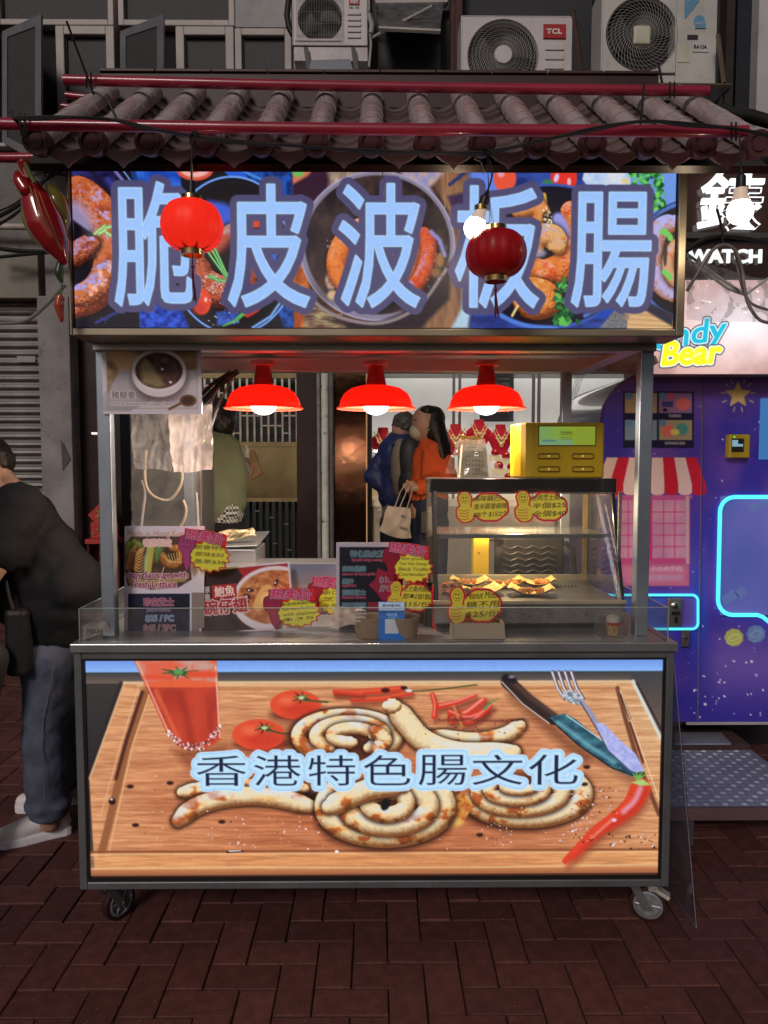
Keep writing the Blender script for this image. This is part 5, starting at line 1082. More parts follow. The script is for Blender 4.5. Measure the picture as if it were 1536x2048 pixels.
text_mesh('lettering', 'TCL', (1093, 57, 1124, 68), 6.983, mat('badge_white', (.75, .7, .7), .5), lg, .002, grow=.035)
louv(o, 1090, 88, 1128, 145, 3, 7.0, ACW)
o, *_ = ac(1202, -30, 1352, 143, 1284, 68, 70, 6.9, ACC, 'big cream air conditioner with pale square hub at top right', .001, 9, 46)
t = MB(); c_ = W(1285, 69, 6.86); t.box(c_.x-.075, c_.x+.075, 6.86, 6.9, c_.z-.08, c_.z+.08); t.build('hub_plate', mat('hub_cream', (.56, .55, .44), .5), o, bevel=.015)
t = MB(); Y = 6.9; t.box(wx(1353, Y), wx(1433, Y), Y, Y+.32, wz(164, Y), wz(-30, Y)); t.box(wx(1215, Y), wx(1353, Y), Y+.02, Y+.3, wz(164, Y), wz(144, Y)); sp = t.build('side_casing', ACC, o, bevel=.006)
t = MB(); t.box(wx(1385, Y), wx(1417, Y), Y-.008, Y-.001, wz(101, Y), wz(86, Y)); lb = t.build('refrigerant_label', mat('label_white', (.6, .6, .62), .5), sp)
text_mesh('lettering', 'R410A', (1388, 89, 1414, 98), Y-.010, mat('ink_dark', (.02, .02, .03), .5), lb, .002, grow=.02)
t = MB(); t.box(wx(1374, Y), wx(1395, Y), Y-.006, Y-.001, wz(76, Y), wz(67, Y)); t.build('small_label', mat('ink_dark', (.02, .02, .03), .5), sp)
t = MB(); t.box(wx(1355, Y), wx(1379, Y), Y-.006, Y-.001, wz(122, Y), wz(86, Y)); t.build('rating_plate', mat('rating_cream', (.55, .54, .44), .5), sp)
t = MB(); t.add([W(1369, 0, Y-.005), W(1400, 0, Y-.005), W(1372, 36, Y-.005), W(1369, 36, Y-.005)], [(0, 1, 2, 3)]); q = W(1399, 42, Y-.006); t.lathe([(0, 0), (11*Y/1500, 0)], (q.x, Y-.006, q.z), 20, ax='y'); t.box(wx(1389, Y), wx(1410, Y), Y-.008, Y-.003, wz(54, Y), wz(44, Y)); t.build('energy_sticker', mat('sticker_blue', (.12, .30, .48), .5), sp)
text_mesh('lettering', 'HKEPC', (1391, 45, 1408, 49), Y-.011, mat('badge_white', (.75, .7, .7), .5), sp, .002)
t = MB(); t.box(wx(1386, Y), wx(1430, Y), Y-.004, Y-.0, wz(164, Y), wz(130, Y)); t.build('service_cover', ACC, sp, bevel=.003)
# brackets and hoses at the right
rk = thing('bracket_frame', 'brown steel bracket carrying the big cream air conditioner', 'bracket', (wx(1440, 6.7), 6.7, wz(180, 6.7))); BK = mat('bracket_brown', (.13, .09, .06), .6, var=.3, vs=8, dirt=.3)
for a_, b_, m_ in [((1300, 170), (1462, 172), BK), ((1436, 70), (1448, 166), BK), ((1440, 176), (1440, 236), BLACKP), ((1456, 176), (1420, 214), BLACKP), ((1402, 176), (1404, 210), BLACKP), ((1146, 20), (1164, 140), mat('rusty_brown', (.075, .038, .03), .8))]:
    t = MB(); A, B = W(a_[0], a_[1], 6.75), W(b_[0], b_[1], 6.75); t.tube([A, B], .022, 4); t.build('bar', m_, rk)
t = MB(); t.tube([W(1440, 216, 6.6), W(1462, 228, 6.6), W(1500, 232, 6.6), W(1560, 250, 6.6)], .055, 12); o = t.build('insulated_pipe', CABLE, smooth=True); tag(o, 'thick black insulated pipe curving away at the right', 'pipe')
t = MB(); t.box(wx(1190, 7.3), wx(1199, 7.3), 7.2, 7.3, wz(160, 7.3), wz(-100, 7.3)); t.tube([W(1186, -60, 7.2), W(1190, 60, 7.2), W(1186, 150, 7.2)], .02, 6); o = t.build('cable_bundle', CABLE); tag(o, 'black cable bundle running up left of the cream air conditioner', 'cables')
# cables in front of the left facade
def cable(pts, r, Y, m, label, name='cable', dy=0):
    P = crom([(p[0], p[1]) for p in pts], 6); t = MB(); t.tube([W(p[0], p[1], Y+dy*i/len(P)) for i, p in enumerate(P)], r, 6); o = t.build(name, m, smooth=True); tag(o, label, 'cable'); return o
for i, (p, r_) in enumerate([([(-20, 442), (40, 408), (90, 360), (130, 336)], .02), ([(-20, 462), (50, 412), (100, 352), (130, 350)], .013), ([(-20, 452), (30, 430), (80, 372), (96, 330), (124, 322)], .01), ([(-20, 494), (40, 502), (110, 504), (160, 503)], .022), ([(-20, 516), (60, 508), (130, 502)], .016), ([(-20, 430), (40, 400), (70, 350), (120, 345)], .008)]):
    cable(p, r_, 7.1, CABLE, ['thick black cable rising behind the hanging chillies', 'thinner black cable just under the thick rising one', 'looping black cable at the left eave', 'upper of the two level black cables above the shutter box', 'lower level black cable above the shutter box', 'thin black wire topmost at the left eave'][i])
cable([(-10, 648), (50, 642), (90, 612), (130, 570)], .016, 6.6, mat('grey_cable', (.2, .19, .18), .6), 'pale grey cable drooping in front of the shutter top')

ROW = 450
# ================================================================ watch shop sign
ws = thing('watch_shop_sign', 'dark brown sign with white glowing 錶 and WATCH letters', 'sign', (wx(1470, 6.7), 6.7, wz(556, 6.7)))
t = MB(); t.box(wx(1290, 6.75), wx(1800, 6.75), 6.75, 6.9, wz(556, 6.75), wz(312, 6.75)); t.build('sign_board', mat('glossy_brown_board', (.05, .022, .014), .16, var=.5, vs=1.2, coat=.5), ws)
t = MB(); t.box(wx(1290, 6.7), wx(1800, 6.7), 6.7, 6.75, wz(474, 6.7), wz(463, 6.7)); t.box(wx(1290, 6.7), wx(1800, 6.7), 6.6, 6.8, wz(318, 6.7), wz(306, 6.7)); t.box(wx(1290, 6.7), wx(1800, 6.7), 6.66, 6.8, wz(562, 6.7), wz(556, 6.7)); t.build('sign_frame', mat('grey_frame_metal', (.12, .12, .12), .4, .6), ws)
text_mesh('glowing_character', '錶', (1396, 345, 1524, 463), 6.72, emat('letter_white', (.93, .98, 1), 1.5), ws, .03, grow=.012, shear=.12)
text_mesh('glowing_word', 'WATCH', (1375, 499, 1522, 527), 6.73, emat('letter_white2', (.85, .9, .9), 1.2), ws, .02, grow=.03)
t = MB(); t.box(wx(1290, 7.3), wx(1800, 7.3), 7.3, 7.5, wz(800, 7.3), wz(560, 7.3)); o = t.build('shopfront_band', mat('grey_band', (.3, .3, .3), .5, emit=(.5, .5, .52), es=.25)); tag(o, 'pale lit shopfront strip under the watch sign', 'shopfront')
ROW = 926
# ================================================================ THE FOOD CART
YF, YB = 2.26, 3.24
cx0, cx1 = W(146, 1292, YF).x, W(1350, 1292, YF).x; ct = wz(1285, YF); cb = wz(1777, YF)
cart = thing('food_cart', 'stainless steel snack cart with glowing picture panels and a tiled roof', 'food cart', ((cx0+cx1)/2, YF+.4, 0))
tcount = .012
t = MB(); t.box(cx0-.006, cx1+.006, YF-.012, YB+.01, ct-.028, ct); t.build('countertop', STEEL, cart, bevel=.003)
fz1 = ct-.0285; fw = .030
t = MB(); t.box(cx0, cx0+fw*.8, YF, YF+.035, cb, fz1); t.box(cx1-fw*.8, cx1, YF, YF+.035, cb, fz1); t.box(cx0+fw*.8, cx1-fw*.8, YF, YF+.035, fz1-.022, fz1); t.box(cx0+fw*.8, cx1-fw*.8, YF, YF+.035, cb, cb+.024); t.build('front_frame', mat('dark_brushed_steel', (.20, .205, .225), .4, .6, .15, 5, brush=3, bump=.03, dirt=.2), cart, bevel=.003)
ix0, ix1, iz0, iz1 = cx0+fw*.8, cx1-fw*.8, cb+.024, fz1-.022
t = MB(); q = .008; t.box(ix0, ix0+q, YF+.004, YF+.03, iz0, iz1); t.box(ix1-q, ix1, YF+.004, YF+.03, iz0, iz1); t.box(ix0+q, ix1-q, YF+.004, YF+.03, iz0, iz0+.010); t.box(ix0+q, ix1-q, YF+.004, YF+.03, iz1-.006, iz1); t.build('panel_gasket', BLACKP, cart)
cvf = paint_front(); a0, a1, b0, b1 = ix0+q, ix1-q, iz0+.010, iz1-.006
sheet('front_light_panel', cvf, quadpos(cvf, (a0, YF+.012, b1), (a1, YF+.012, b1), (a1, YF+.012, b0), (a0, YF+.012, b0)), printmat('backlit_film', 1.0), cart)
t = MB(); t.box(cx0, cx0+.004, YF+.035, YB, cb, fz1); t.build('side_panel', STEEL, cart)
t = MB(); t.box(cx1-.004, cx1, YF+.035, YB, cb, fz1); t.build('side_panel', STEEL, cart)
t = MB(); t.box(cx0+.004, cx1-.004, YF+.05, YB, cb, cb+.01); t.build('floor_panel', STEEL, cart)
t = MB(); t.box(cx0+.004, cx1-.004, YB-.004, YB, cb+.01, fz1); t.build('back_panel', STEEL, cart)
# uprights and canopy frame
Yp = 2.36; ps = .041
pxl, pxr = W(222, 1280, Yp).x, W(1278, 1280, Yp).x; zc = wz(690, Yp)
Ypb = 3.18
for (x, y) in ((pxl, Yp), (pxr, Yp), (W(1130, 900, Ypb).x, Ypb), (W(378, 900, Ypb).x, Ypb)):
    t = MB(); t.box(x-ps/2, x+ps/2, y-ps/2, y+ps/2, ct, zc+.02); t.build('post', STEELV, cart, bevel=.003)
YS = 2.17
sx0, sx1 = W(130, 330, YS).x, W(1377, 330, YS).x; sz0, sz1 = wz(672, YS), wz(320, YS)
t = MB(); b_ = .017
t.box(sx0, sx0+.008, YS, YS+.14, sz0, sz1); t.box(sx1-.024, sx1, YS, YS+.14, sz0, sz1); t.box(sx0+.008, sx1-.024, YS, YS+.14, sz0, sz0+.021); t.box(sx0+.008, sx1-.024, YS, YS+.14, sz1-.008, sz1); t.build('sign_frame', mat('bronze_steel_frame', (.27, .23, .17), .38, .6, .3, 3, brush=3, bump=.03, dirt=.2), cart, bevel=.003)
t = MB(); t.box(sx0+.008, sx1-.024, YS+.02, YS+.138, sz0+.021, sz1-.008); t.build('sign_box', BLACKP, cart)
t = MB(); t.box(sx0+.01, sx1-.026, YS+.141, YS+.146, sz0, sz1); t.build('sign_back', STEEL, cart)
cvs = paint_sign(); a0, a1, b0, b1 = sx0+.012, sx1-.028, sz0+.025, sz1-.012
sheet('sign_light_panel', cvs, quadpos(cvs, (a0, YS+.014, b1), (a1, YS+.014, b1), (a1, YS+.014, b0), (a0, YS+.014, b0)), printmat('backlit_film', 1.0), cart)
CEIL = mat('canopy_steel', (.62, .58, .58), .36, .8, .12, 3, brush=3, bump=.02)
t = MB(); t.box(sx0+.03, sx1-.03, YS+.15, Ypb+.04, zc+.075, zc+.085); t.build('canopy_ceiling', CEIL, cart)
zb_ = wz(745, Ypb)
for (y0, y1, z0, z1) in ((YS+.148, YS+.2, sz0-.02, zc+.075), (Ypb-.03, Ypb+.03, zb_, zb_+.055), (2.72, 2.78, zc+.02, zc+.074)):
    t = MB(); t.box(pxl-ps/2, pxr+ps/2, y0, y1, z0, z1); t.build('cross_beam', CEIL, cart, bevel=.003)
for x in (pxl, pxr):
    t = MB(); t.box(x-.03, x+.03, YS+.2, Ypb-.03, zc-.0, zc+.05); t.build('side_beam', CEIL, cart, bevel=.003)
# acrylic wind guard along the counter
AC = glassmat('acrylic', refl=.05, haze=.03); ACE = mat('acrylic_edge', (.25, .32, .30), .2, emit=(.2, .3, .28), es=.05)  # edge emission imitates light caught in the acrylic rim
gz = wz(1216, YF+.01); gx0, gx1 = W(157, 1240, YF).x, W(1338, 1240, YF).x
t = MB(); t.box(gx0, gx1, YF+.006, YF+.011, ct, gz); t.box(gx0, gx0+.005, YF+.011, YF+.75, ct, gz); t.box(gx1-.005, gx1, YF+.011, YF+.75, ct, gz); t.build('acrylic_guard', AC, cart)
t = MB(); t.box(gx0, gx1, YF+.005, YF+.012, gz, gz+.0016); t.box(gx0, gx0+.005, YF+.012, YF+.75, gz, gz+.0016); t.box(gx1-.005, gx1, YF+.012, YF+.75, gz, gz+.0016); t.box(gx0-.001, gx0+.0015, YF+.004, YF+.006, ct, gz); t.box(gx1-.002, gx1+.001, YF+.004, YF+.006, ct, gz); t.build('guard_edge', ACE, cart)
# clear side curtain, flared outwards at the foot
A, B = W(1346, 1300, YF+.005), W(1393, 1856, YF-.01); D = Vector((0, .92, 0))
t = MB(); t.grid(lambda u, v: A.lerp(B, v)+D*u+Vector((.012*math.sin(u*9+v*4)*v, 0, .035*u*v*0)), 16, 14); t.build('side_curtain', glassmat('clear_curtain', (.93, .93, .95), .05, .34, (.30, .28, .32)), cart, smooth=True)
t = MB(); t.tube([A.lerp(B, i/10) for i in range(11)], .0011, 5); t.tube([B+D*(i/8) for i in range(9)], .0011, 5); t.build('curtain_edge', mat('clear_edge', (.3, .28, .34), .3), cart)
# castors
RIM = mat('grey_rim', (.26, .27, .29), .4, .3); TYR = mat('oxblood_tyre', (.035, .010, .010), .5)
def castor(px, Y, yaw, brake=True):
    R = .0585; c = Vector((W(px, 1815, Y).x, Y, R)); M = Matrix.Translation(c) @ Matrix.Rotation(yaw, 4, 'Z')
    def tr(mb): mb.v = [tuple(M @ Vector(v)) for v in mb.v]; return mb
    t = MB(); t.lathe([(.046, -.014), (.0575, -.012), (R, -.004), (R, .004), (.0575, .012), (.050, .014)], (0, 0, 0), 36, ax='y'); o = tr(t).build('wheel', TYR, cart, smooth=True)
    t = MB(); t.lathe([(.046, -.0142), (.039, -.016), (.038, -.004), (.014, -.004), (.013, -.018), (0, -.018)], (0, 0, 0), 32, ax='y'); t.lathe([(.050, .0142), (.041, .016), (.013, .012), (0, .012)], (0, 0, 0), 32, ax='y')
    for k in range(6): a = k*PI/3; t.tube([(math.cos(a)*.012, -.012, math.sin(a)*.012), (math.cos(a)*.043, -.012, math.sin(a)*.043)], .0035, 6)
    tr(t).build('rim', RIM, o, smooth=True)
    t = MB()
    for s in (-1, 1): t.prism([(-.016, -.012), (.016, -.012), (.010, .0), (-.035, .075), (-.066, .075)], s*.022, s*.0245) if True else None
    t.box(-.07, .0, -.0245, .0245, .073, .078); t.box(-.075, .015, -.035, .035, .09, .094); t.cyl((-.035, 0, .078), (-.035, 0, .09), .022, 20); t.cyl((0, -.028, 0), (0, .028, 0), .006, 12)
    tr(t).build('fork', mat('zinc_fork', (.22, .22, .23), .42, .7, .2), cart, bevel=.001)
    if brake:
        t = MB(); t.slab((-.005, -.018, .062), (-.005, .018, .062), (.062, .018, .028), (.062, -.018, .028), (.006, 0, .012)); t.slab((.0, -.02, .05), (.0, .02, .05), (.03, .02, .05), (.03, -.02, .05), (0, 0, .02)); tr(t).build('brake_pedal', mat('worn_zinc_pedal', (.48, .48, .44), .5, .3, .3, 60, bump=.3), cart, bevel=.003)
castor(1296, 2.36, math.radians(-22)); castor(238, 2.39, math.radians(58), False); castor(1262, 3.1, math.radians(20), False); castor(262, 3.1, math.radians(-30), False)

# ---------------------------------------------------------------- tiled roof (parts of the cart's roof)
roof = bpy.data.objects.new('tiled_roof', None); COL.objects.link(roof); roof.parent = cart; roof.location = Vector((0, 2.3, 2.4))-cart.location
TILE = mat('brown_glazed_tile', (.48, .39, .385), .24, 0, .12, 5, coat=.6, rnd=.10, dirt=.06, spec=.6); PTILE = mat('brown_pan_tile', (.17, .12, .115), .35, 0, .15, 5, coat=.3, rnd=.1, spec=.5)
MTILE = mat('maroon_tile_end', (.075, .026, .032), .40, 0, .15, 9, bump=.04, bs=60)
Ye, Yt = 2.06, 2.61; ze, zt = wz(289, Ye), wz(190, Yt); ang = math.atan2(zt-ze, Yt-Ye); SL = math.hypot(zt-ze, Yt-Ye)
NS = 8; sg = SL/NS
def tilemesh(fn):
    t = MB(); fn(t); me = bpy.data.meshes.new('tile'); me.from_pydata([tuple(v) for v in t.v], [], t.f); me.update(); b = bmesh.new(); b.from_mesh(me); bmesh.ops.recalc_face_normals(b, faces=b.faces); b.to_mesh(me); b.free(); me.polygons.foreach_set('use_smooth', [True]*len(me.polygons)); me.set_sharp_from_angle(angle=math.radians(40)); return me
def f_barrel(t):
    n = 11; L = sg*1.12; vs = []
    for (y, r) in ((0, .0352), (L, .0328)):
        for k in range(n): a = math.radians(-14+208*k/(n-1)); vs.append((math.cos(a)*r, y, math.sin(a)*r))
    for k in range(n): a = math.radians(-14+208*k/(n-1)); vs.append((math.cos(a)*.031, 0.001, math.sin(a)*.0295))
    t.add(vs, [(k, k+1, n+k+1, n+k) for k in range(n-1)]+[(2*n+k, 2*n+k+1, k+1, k) for k in range(n-1)])
PW = .1475
def f_pan(t):
    n = 9; L = sg*1.15; vs = []
    for (y, dz) in ((0, .010), (L, .0)):
        for k in range(n): u = -1+2*k/(n-1); vs.append((u*PW*.46, y, -.040*(1-u*u)-.002+dz))
    for k in range(n): u = -1+2*k/(n-1); vs.append((u*PW*.46, 0.0, -.040*(1-u*u)-.008))
    t.add(vs, [(k, k+1, n+k+1, n+k) for k in range(n-1)]+[(2*n+k, 2*n+k+1, k+1, k) for k in range(n-1)])
mb_, mp_ = tilemesh(f_barrel), tilemesh(f_pan); mb_.materials.append(TILE); mp_.materials.append(PTILE)
X0 = W(77, 289, Ye).x; PX = 107.3/1500*Ye; rl = wloc(roof); dr = random.Random(4)
def place(me, name, x, s, dz=0):
    o = bpy.data.objects.new(name, me); COL.objects.link(o); o.parent = roof
    o.location = Vector((x+dr.gauss(0, .0006), Ye+math.cos(ang)*s-math.sin(ang)*dz, ze+math.sin(ang)*s+math.cos(ang)*dz))-rl; o.rotation_euler = (ang+dr.gauss(0, .006), 0, dr.gauss(0, .006)); return o
for i in range(14):
    x = X0+PX*i
    for k in range(NS): place(mb_, 'barrel_tile', x, k*sg)
    if i < 13:
        for k in range(NS): place(mp_, 'pan_tile', x+PX/2, k*sg-.01)
def f_cap(t): t.lathe([(.0, -.006), (.018, -.006), (.019, -.003), (.026, -.003), (.027, -.010), (.034, -.010), (.036, -.006), (.036, .03)], (0, 0, 0), 28, ax='y')
mc_ = tilemesh(f_cap); mc_.materials.append(MTILE)
def f_drip(t):
    top = [(u*PW*.5, -.005-.030*(1-u*u)) for u in [-1+2*k/8 for k in range(9)]]
    bot = [(.5*PW, -.012), (.42*PW, -.036), (.28*PW, -.040), (.2*PW, -.050), (.09*PW, -.058), (0, -.072), (-.09*PW, -.058), (-.2*PW, -.050), (-.28*PW, -.040), (-.42*PW, -.036), (-.5*PW, -.012)]
    top2 = [(x, z+.004) for x, z in top]; n = len(top2)
    t.prism([(x, z) for x, z in top2 if True]+[(x, z) for x, z in bot], -.004, .004)
md_ = tilemesh(f_drip); md_.materials.append(MTILE)
for i in range(14):
    x = X0+PX*i
    o = bpy.data.objects.new('tile_end_cap', mc_); COL.objects.link(o); o.parent = roof; o.location = Vector((x, Ye-.012, ze))-rl; o.rotation_euler = (.22+dr.gauss(0, .03), 0, 0)
    if i < 13:
        o = bpy.data.objects.new('drip_tile', md_); COL.objects.link(o); o.parent = roof; o.location = Vector((x+PX/2, Ye-.004, ze+.010))-rl; o.rotation_euler = (.16+dr.gauss(0, .03), 0, 0)
xa, xb = X0-PX*.45, X0+PX*13.42
def sl(x, s, n): return Vector((x, Ye+math.cos(ang)*s-math.sin(ang)*n, ze+math.sin(ang)*s+math.cos(ang)*n))
t = MB(); t.slab(sl(xa, .02, -.055), sl(xb, .02, -.055), sl(xb, SL+.05, -.055), sl(xa, SL+.05, -.055), sl(0, 0, -.02)-sl(0, 0, 0)); t.build('underlay_light_block', MAROON, roof)  # dark underlay slab added beneath the tiles to block light
t = MB(); xr0, xr1 = W(205, 140, Yt+.06).x, W(1312, 150, Yt+.06).x
zr = wz(150, Yt+.04); t.box(xr0, xr1, Yt+.03, Yt+.11, zt-.03, zr-.0); t.build('ridge_board', mat('ridge_maroon', (.045, .016, .016), .5, 0, .3, 5, dirt=.3), roof, bevel=.004)
for i in range(10):
    t = MB(); xx = xr0+(xr1-xr0)*i/10; t.box(xx+.001, xx+(xr1-xr0)/10-.002, Yt+.022, Yt+.118, zr, zr+.010); t.build('ridge_cap', mat('ridge_maroon2', (.06, .024, .022), .5, 0, .3, 5), roof, bevel=.002)
t = MB(); t.slab(Vector((xa, Yt+.11, zt+.03)), Vector((xb, Yt+.11, zt+.03)), Vector((xb, 3.3, zc+.18)), Vector((xa, 3.3, zc+.18)), (0, 0, -.02)); t.build('rear_roof', MAROON, roof)
# fascia between roof and sign
t = MB(); t.box(sx0+.01, sx1-.01, YS+.02, YS+.1, sz1, wz(305, YS)); t.build('fascia_bar', mat('dark_bar', (.02, .015, .016), .5), cart)

# ---------------------------------------------------------------- red poles lashed across the roof
POLE = mat('red_pole_paint', (.32, .022, .05), .28, 0, .2, 3, dirt=.25, coat=.4)
def pole(a, b, r, Y, label, Y2=None):
    A, B = W(a[0], a[1], Y), W(b[0], b[1], Y2 or Y); t = MB(); t.tube([A.lerp(B, i/6)+Vector((0, 0, -.004*math.sin(i/6*PI))) for i in range(7)], r, 16); o = t.build('red_pole', POLE, smooth=True); tag(o, label, 'pole'); return o
pole((128, 160), (1417, 182), .0155, 2.42, 'long red pole lying across the upper part of the tiles')
pole((-60, 247), (1494, 263), .0150, 1.99, 'long red pole just above the round tile ends')
pole((-60, 313), (106, 313), .014, 2.30, 'short red pole end sticking out under the left eave')
pole((1380, 322), (1442, 322), .006, 2.2, 'thin red pole tip under the right eave corner')
pole((132, 190), (200, 193), .012, 2.9, 'upper of two red pole stubs behind the left roof edge'); pole((124, 212), (190, 213), .011, 2.85, 'lower of two red pole stubs behind the left roof edge')
# black lashings, string cable
def tie(px, py, Y, h, label, tilt=0):
    t = MB(); 
    for d in (-5, 4): t.tube([W(px+d-tilt*.3, py-h, Y-.01), W(px+d, py, Y-.022), W(px+d+tilt*.3, py+h, Y-.01)], .0028, 6)
    o = t.build('cable_tie', CABLE, smooth=True); tag(o, label, 'cable tie'); return o
tie(1468, 263, 1.98, 18, 'black tie round the right end of the lower pole'); tie(1345, 180, 2.40, 16, 'black tie round the right end of the upper pole'); tie(178, 160, 2.40, 16, 'black tie round the left end of the upper pole'); tie(46, 250, 1.97, 22, 'black tie round the left end of the lower pole', 8)
t = MB(); t.tube([W(20, 222, 1.97), W(30, 240, 1.96), W(44, 250, 1.96), W(48, 275, 1.97), W(60, 290, 2.0)], .004, 6); o = t.build('loose_cable_end', CABLE, smooth=True); tag(o, 'frayed loose black cable end at the far left pole', 'cable')
P = crom([(26, 236), (120, 234), (230, 240), (300, 256), (385, 272), (500, 284), (650, 296), (768, 302), (880, 306), (975, 303), (1080, 282), (1190, 256), (1285, 243), (1360, 246), (1470, 258), (1550, 272)], 6)
t = MB(); t.tube([W(p[0], p[1], 1.955) for p in P], .0042, 7); t.tube([W(p[0], p[1]+2+3*math.sin(i*.5), 1.95) for i, p in enumerate(P)], .003, 6); sc_ = t.build('string_cable', CABLE, smooth=True); tag(sc_, 'black string cable sagging across the front of the roof', 'cable')
for i, (a, b_) in enumerate([((133, 42), (188, 190)), ((212, 190), (236, 245)), ((1288, 170), (1280, 262)), ((1318, 132), (1324, 165))]):
    t = MB(); t.tube([W(*a, 2.0 if i else 2.3), W(*b_, 1.99 if i else 2.38)], .0035, 6); o = t.build('wire_tail', CABLE); tag(o, ['thin black wire sticking up above the left roof corner', 'black wire tail tied down to the lower pole at left', 'black wire tail crossing the tiles near the right end', 'short black wire above the right end of the ridge'][i], 'wire')
for px, py in ((386, 272), (972, 300)):
    t = MB(); r = random.Random(px)
    for k in range(5): t.tube([W(px+r.uniform(-9, 9), py+r.uniform(-10, 2), 1.94), W(px+r.uniform(-5, 5), py+r.uniform(-4, 6), 1.93), W(px+r.uniform(-9, 9), py+r.uniform(4, 18), 1.945)], .0035, 5)
    o = t.build('cable_knot', CABLE, smooth=True); tag(o, ('left' if px < 700 else 'right')+' knot of black ties holding the string cable', 'cable knot')

# ---------------------------------------------------------------- lanterns and bulbs
YL = 1.96
def lamp_light(name, loc, e, col, r=.02):
    l = bpy.data.lights.new(name, 'POINT'); l.energy = e; l.color = col; l.shadow_soft_size = r; o = bpy.data.objects.new(name, l); COL.objects.link(o); o.location = loc; return o
RIMG = mat('lantern_gold', (.55, .38, .16), .22, 1, .2, 20)
def lantern(px, py, rx, ry, label, m, tilt=0, top=(380, 395), tass=600):
    c = W(px, py, YL); a, b_ = rx/1500*YL, ry/1500*YL; o = thing('paper_lantern', label, 'lantern', c)
    t = MB(); n, m_ = 60, 18
    def f(u, v):
        th = 2*PI*u; ph = -PI/2*.86+PI*.86*v; rr_ = math.cos(ph)**.62*(1-.045*abs(math.cos(th*6))**6)
        return (c.x+a*rr_*math.cos(th), YL+a*rr_*math.sin(th), c.z+b_*math.sin(ph))
    t.grid(f, n, m_); t.build('lantern_body', m, o, smooth=2)
    for s in (1, -1):
        t = MB(); z0 = c.z+s*b_*.96; r_ = a*(.30 if s > 0 else .34)
        r_ *= 1.15; t.lathe([(r_*.8, 0), (r_, 0), (r_*.96, s*.018), (r_*.8, s*.018), (r_*.8, 0)], (c.x, YL, z0-s*.004), 24)
        if s < 0:
            for k in range(9):
                th = 2*PI*k/9+.3; p = [(math.cos(th+d)*q, math.sin(th+d)*q, h) for d, q, h in ((-.22, r_*.8, .0), (0, r_*1.75, .012+.006*(k % 2)), (.22, r_*.8, .0))]
                t.add([(c.x+x, YL+y, z0+h) for x, y, h in p], [(0, 1, 2)])
        t.build('gold_rim', RIMG, o, smooth=True)
    t = MB(); r = random.Random(px)
    zt_ = c.z-b_; L = (tass-py-ry)/1500*YL
    for k in range(14):
        dx, dy = r.uniform(-.004, .004), r.uniform(-.004, .004); t.tube([(c.x, YL, zt_-.004), (c.x+dx*.6, YL+dy*.6, zt_-L*.45), (c.x+dx*1.5+.004, YL+dy*1.5, zt_-L*r.uniform(.9, 1))], .0009, 4)
    t.ball((c.x, YL, zt_-L*.3), .0045, 8, 6); t.build('tassel', mat('dark_red_tassel', (.16, .01, .015), .7), o, smooth=True)
    return o, c
LRED = transl('lantern_red_cloth', (.70, .035, .022), .55, .4)
LDRK = transl('lantern_red_satin', (.42, .008, .014), .35, .38)
o, c = lantern(384, 452, 60, 48, 'bright red lit paper lantern hanging over the first big character', LRED, tass=598)
t = MB(); t.ball((c.x, YL, c.z+.005), .022, 16, 10); t.build('bulb', glowglass('lantern_bulb', (1, .8, .6), 3), o, smooth=True); lamp_light('lantern_lamp', (c.x, YL, c.z-.0), .22, (1, .62, .4), .022).parent = None
t = MB(); t.cyl(W(383, 388, YL), W(383, 362, YL), .0105, 16, .008); t.cyl(W(383, 398, YL), W(383, 388, YL), .0125, 16); t.build('socket', BLACKP, o, smooth=True)
for d in (-3, 0, 4):
    t = MB(); t.tube([W(383+d, 362 if d == 0 else 392, YL), W(383+d*.3, 320, YL), W(386, 276, YL-.015)], .0024 if d == 0 else .0006, 6); t.build('cord', CABLE if d == 0 else mat('clear_string', (.4, .35, .28), .4), o, smooth=True)
o, c = lantern(992, 508, 60, 45, 'dark unlit red lantern with gold foot beside the bare lit bulb', LDRK, tass=632)
for d in (0, 14):
    t = MB(); t.tube([W(986+d*.3, 466, YL), W(978+d*.1, 400, YL), W(974, 306, YL-.015)], .0007, 5); t.build('string', mat('thin_black_string', (.03, .03, .03), .5), o)
def bare_bulb(x, y, r, tilt, top, label, e, capcol=None):
    c = W(x, y, YL); k = YL/1500; o = thing('hanging_bulb', label, 'light bulb', c); A = Vector((math.sin(tilt), 0, math.cos(tilt)))
    t = MB(); t.ball(c, r*k, 20, 14); t.build('glass_bulb', glowglass('bare_bulb_glow', (1, .93, .78), 2.6), o, smooth=True)
    t = MB(); t.tube([c+A*r*k*.72, c+A*r*k*1.25, c+A*r*k*1.75], [r*k*.75, r*k*.52, r*k*.5], 18); t.build('bulb_neck', mat('bulb_neck_white', (.75, .62, .52), .4, emit=(1, .7, .5), es=.25), o, smooth=True)
    t = MB(); s_ = c+A*r*k*1.75; t.tube([s_, s_+A*.03, s_+A*.036, s_+A*.046], [.0125, .012, .006, .004], 16); t.build('socket', BLACKP, o, smooth=True)
    T = W(top[0], top[1], YL-.01); e0 = s_+A*.046; t = MB(); t.tube([e0.lerp(T, q)+Vector((.014*math.sin(q*PI)*(1 if tilt else 0), 0, 0)) for q in [i/8 for i in range(9)]], .0024, 7); t.build('cord', CABLE, o, smooth=True)
    if capcol: t = MB(); t.lathe([(.014, 0), (.0165, .0), (.0165, .012), (.012, .014)], s_-A*.004, 20); t.build('metal_collar', capcol, o, smooth=True)
    lamp_light('bulb_lamp', c-Vector((0, .0, 0)), e, (1, .74, .46), r*k*.6)
    return o
bare_bulb(950, 456, 22, .32, (972, 306), 'lit bare bulb on a black cord left of the dark lantern', 1.6, RIMG)
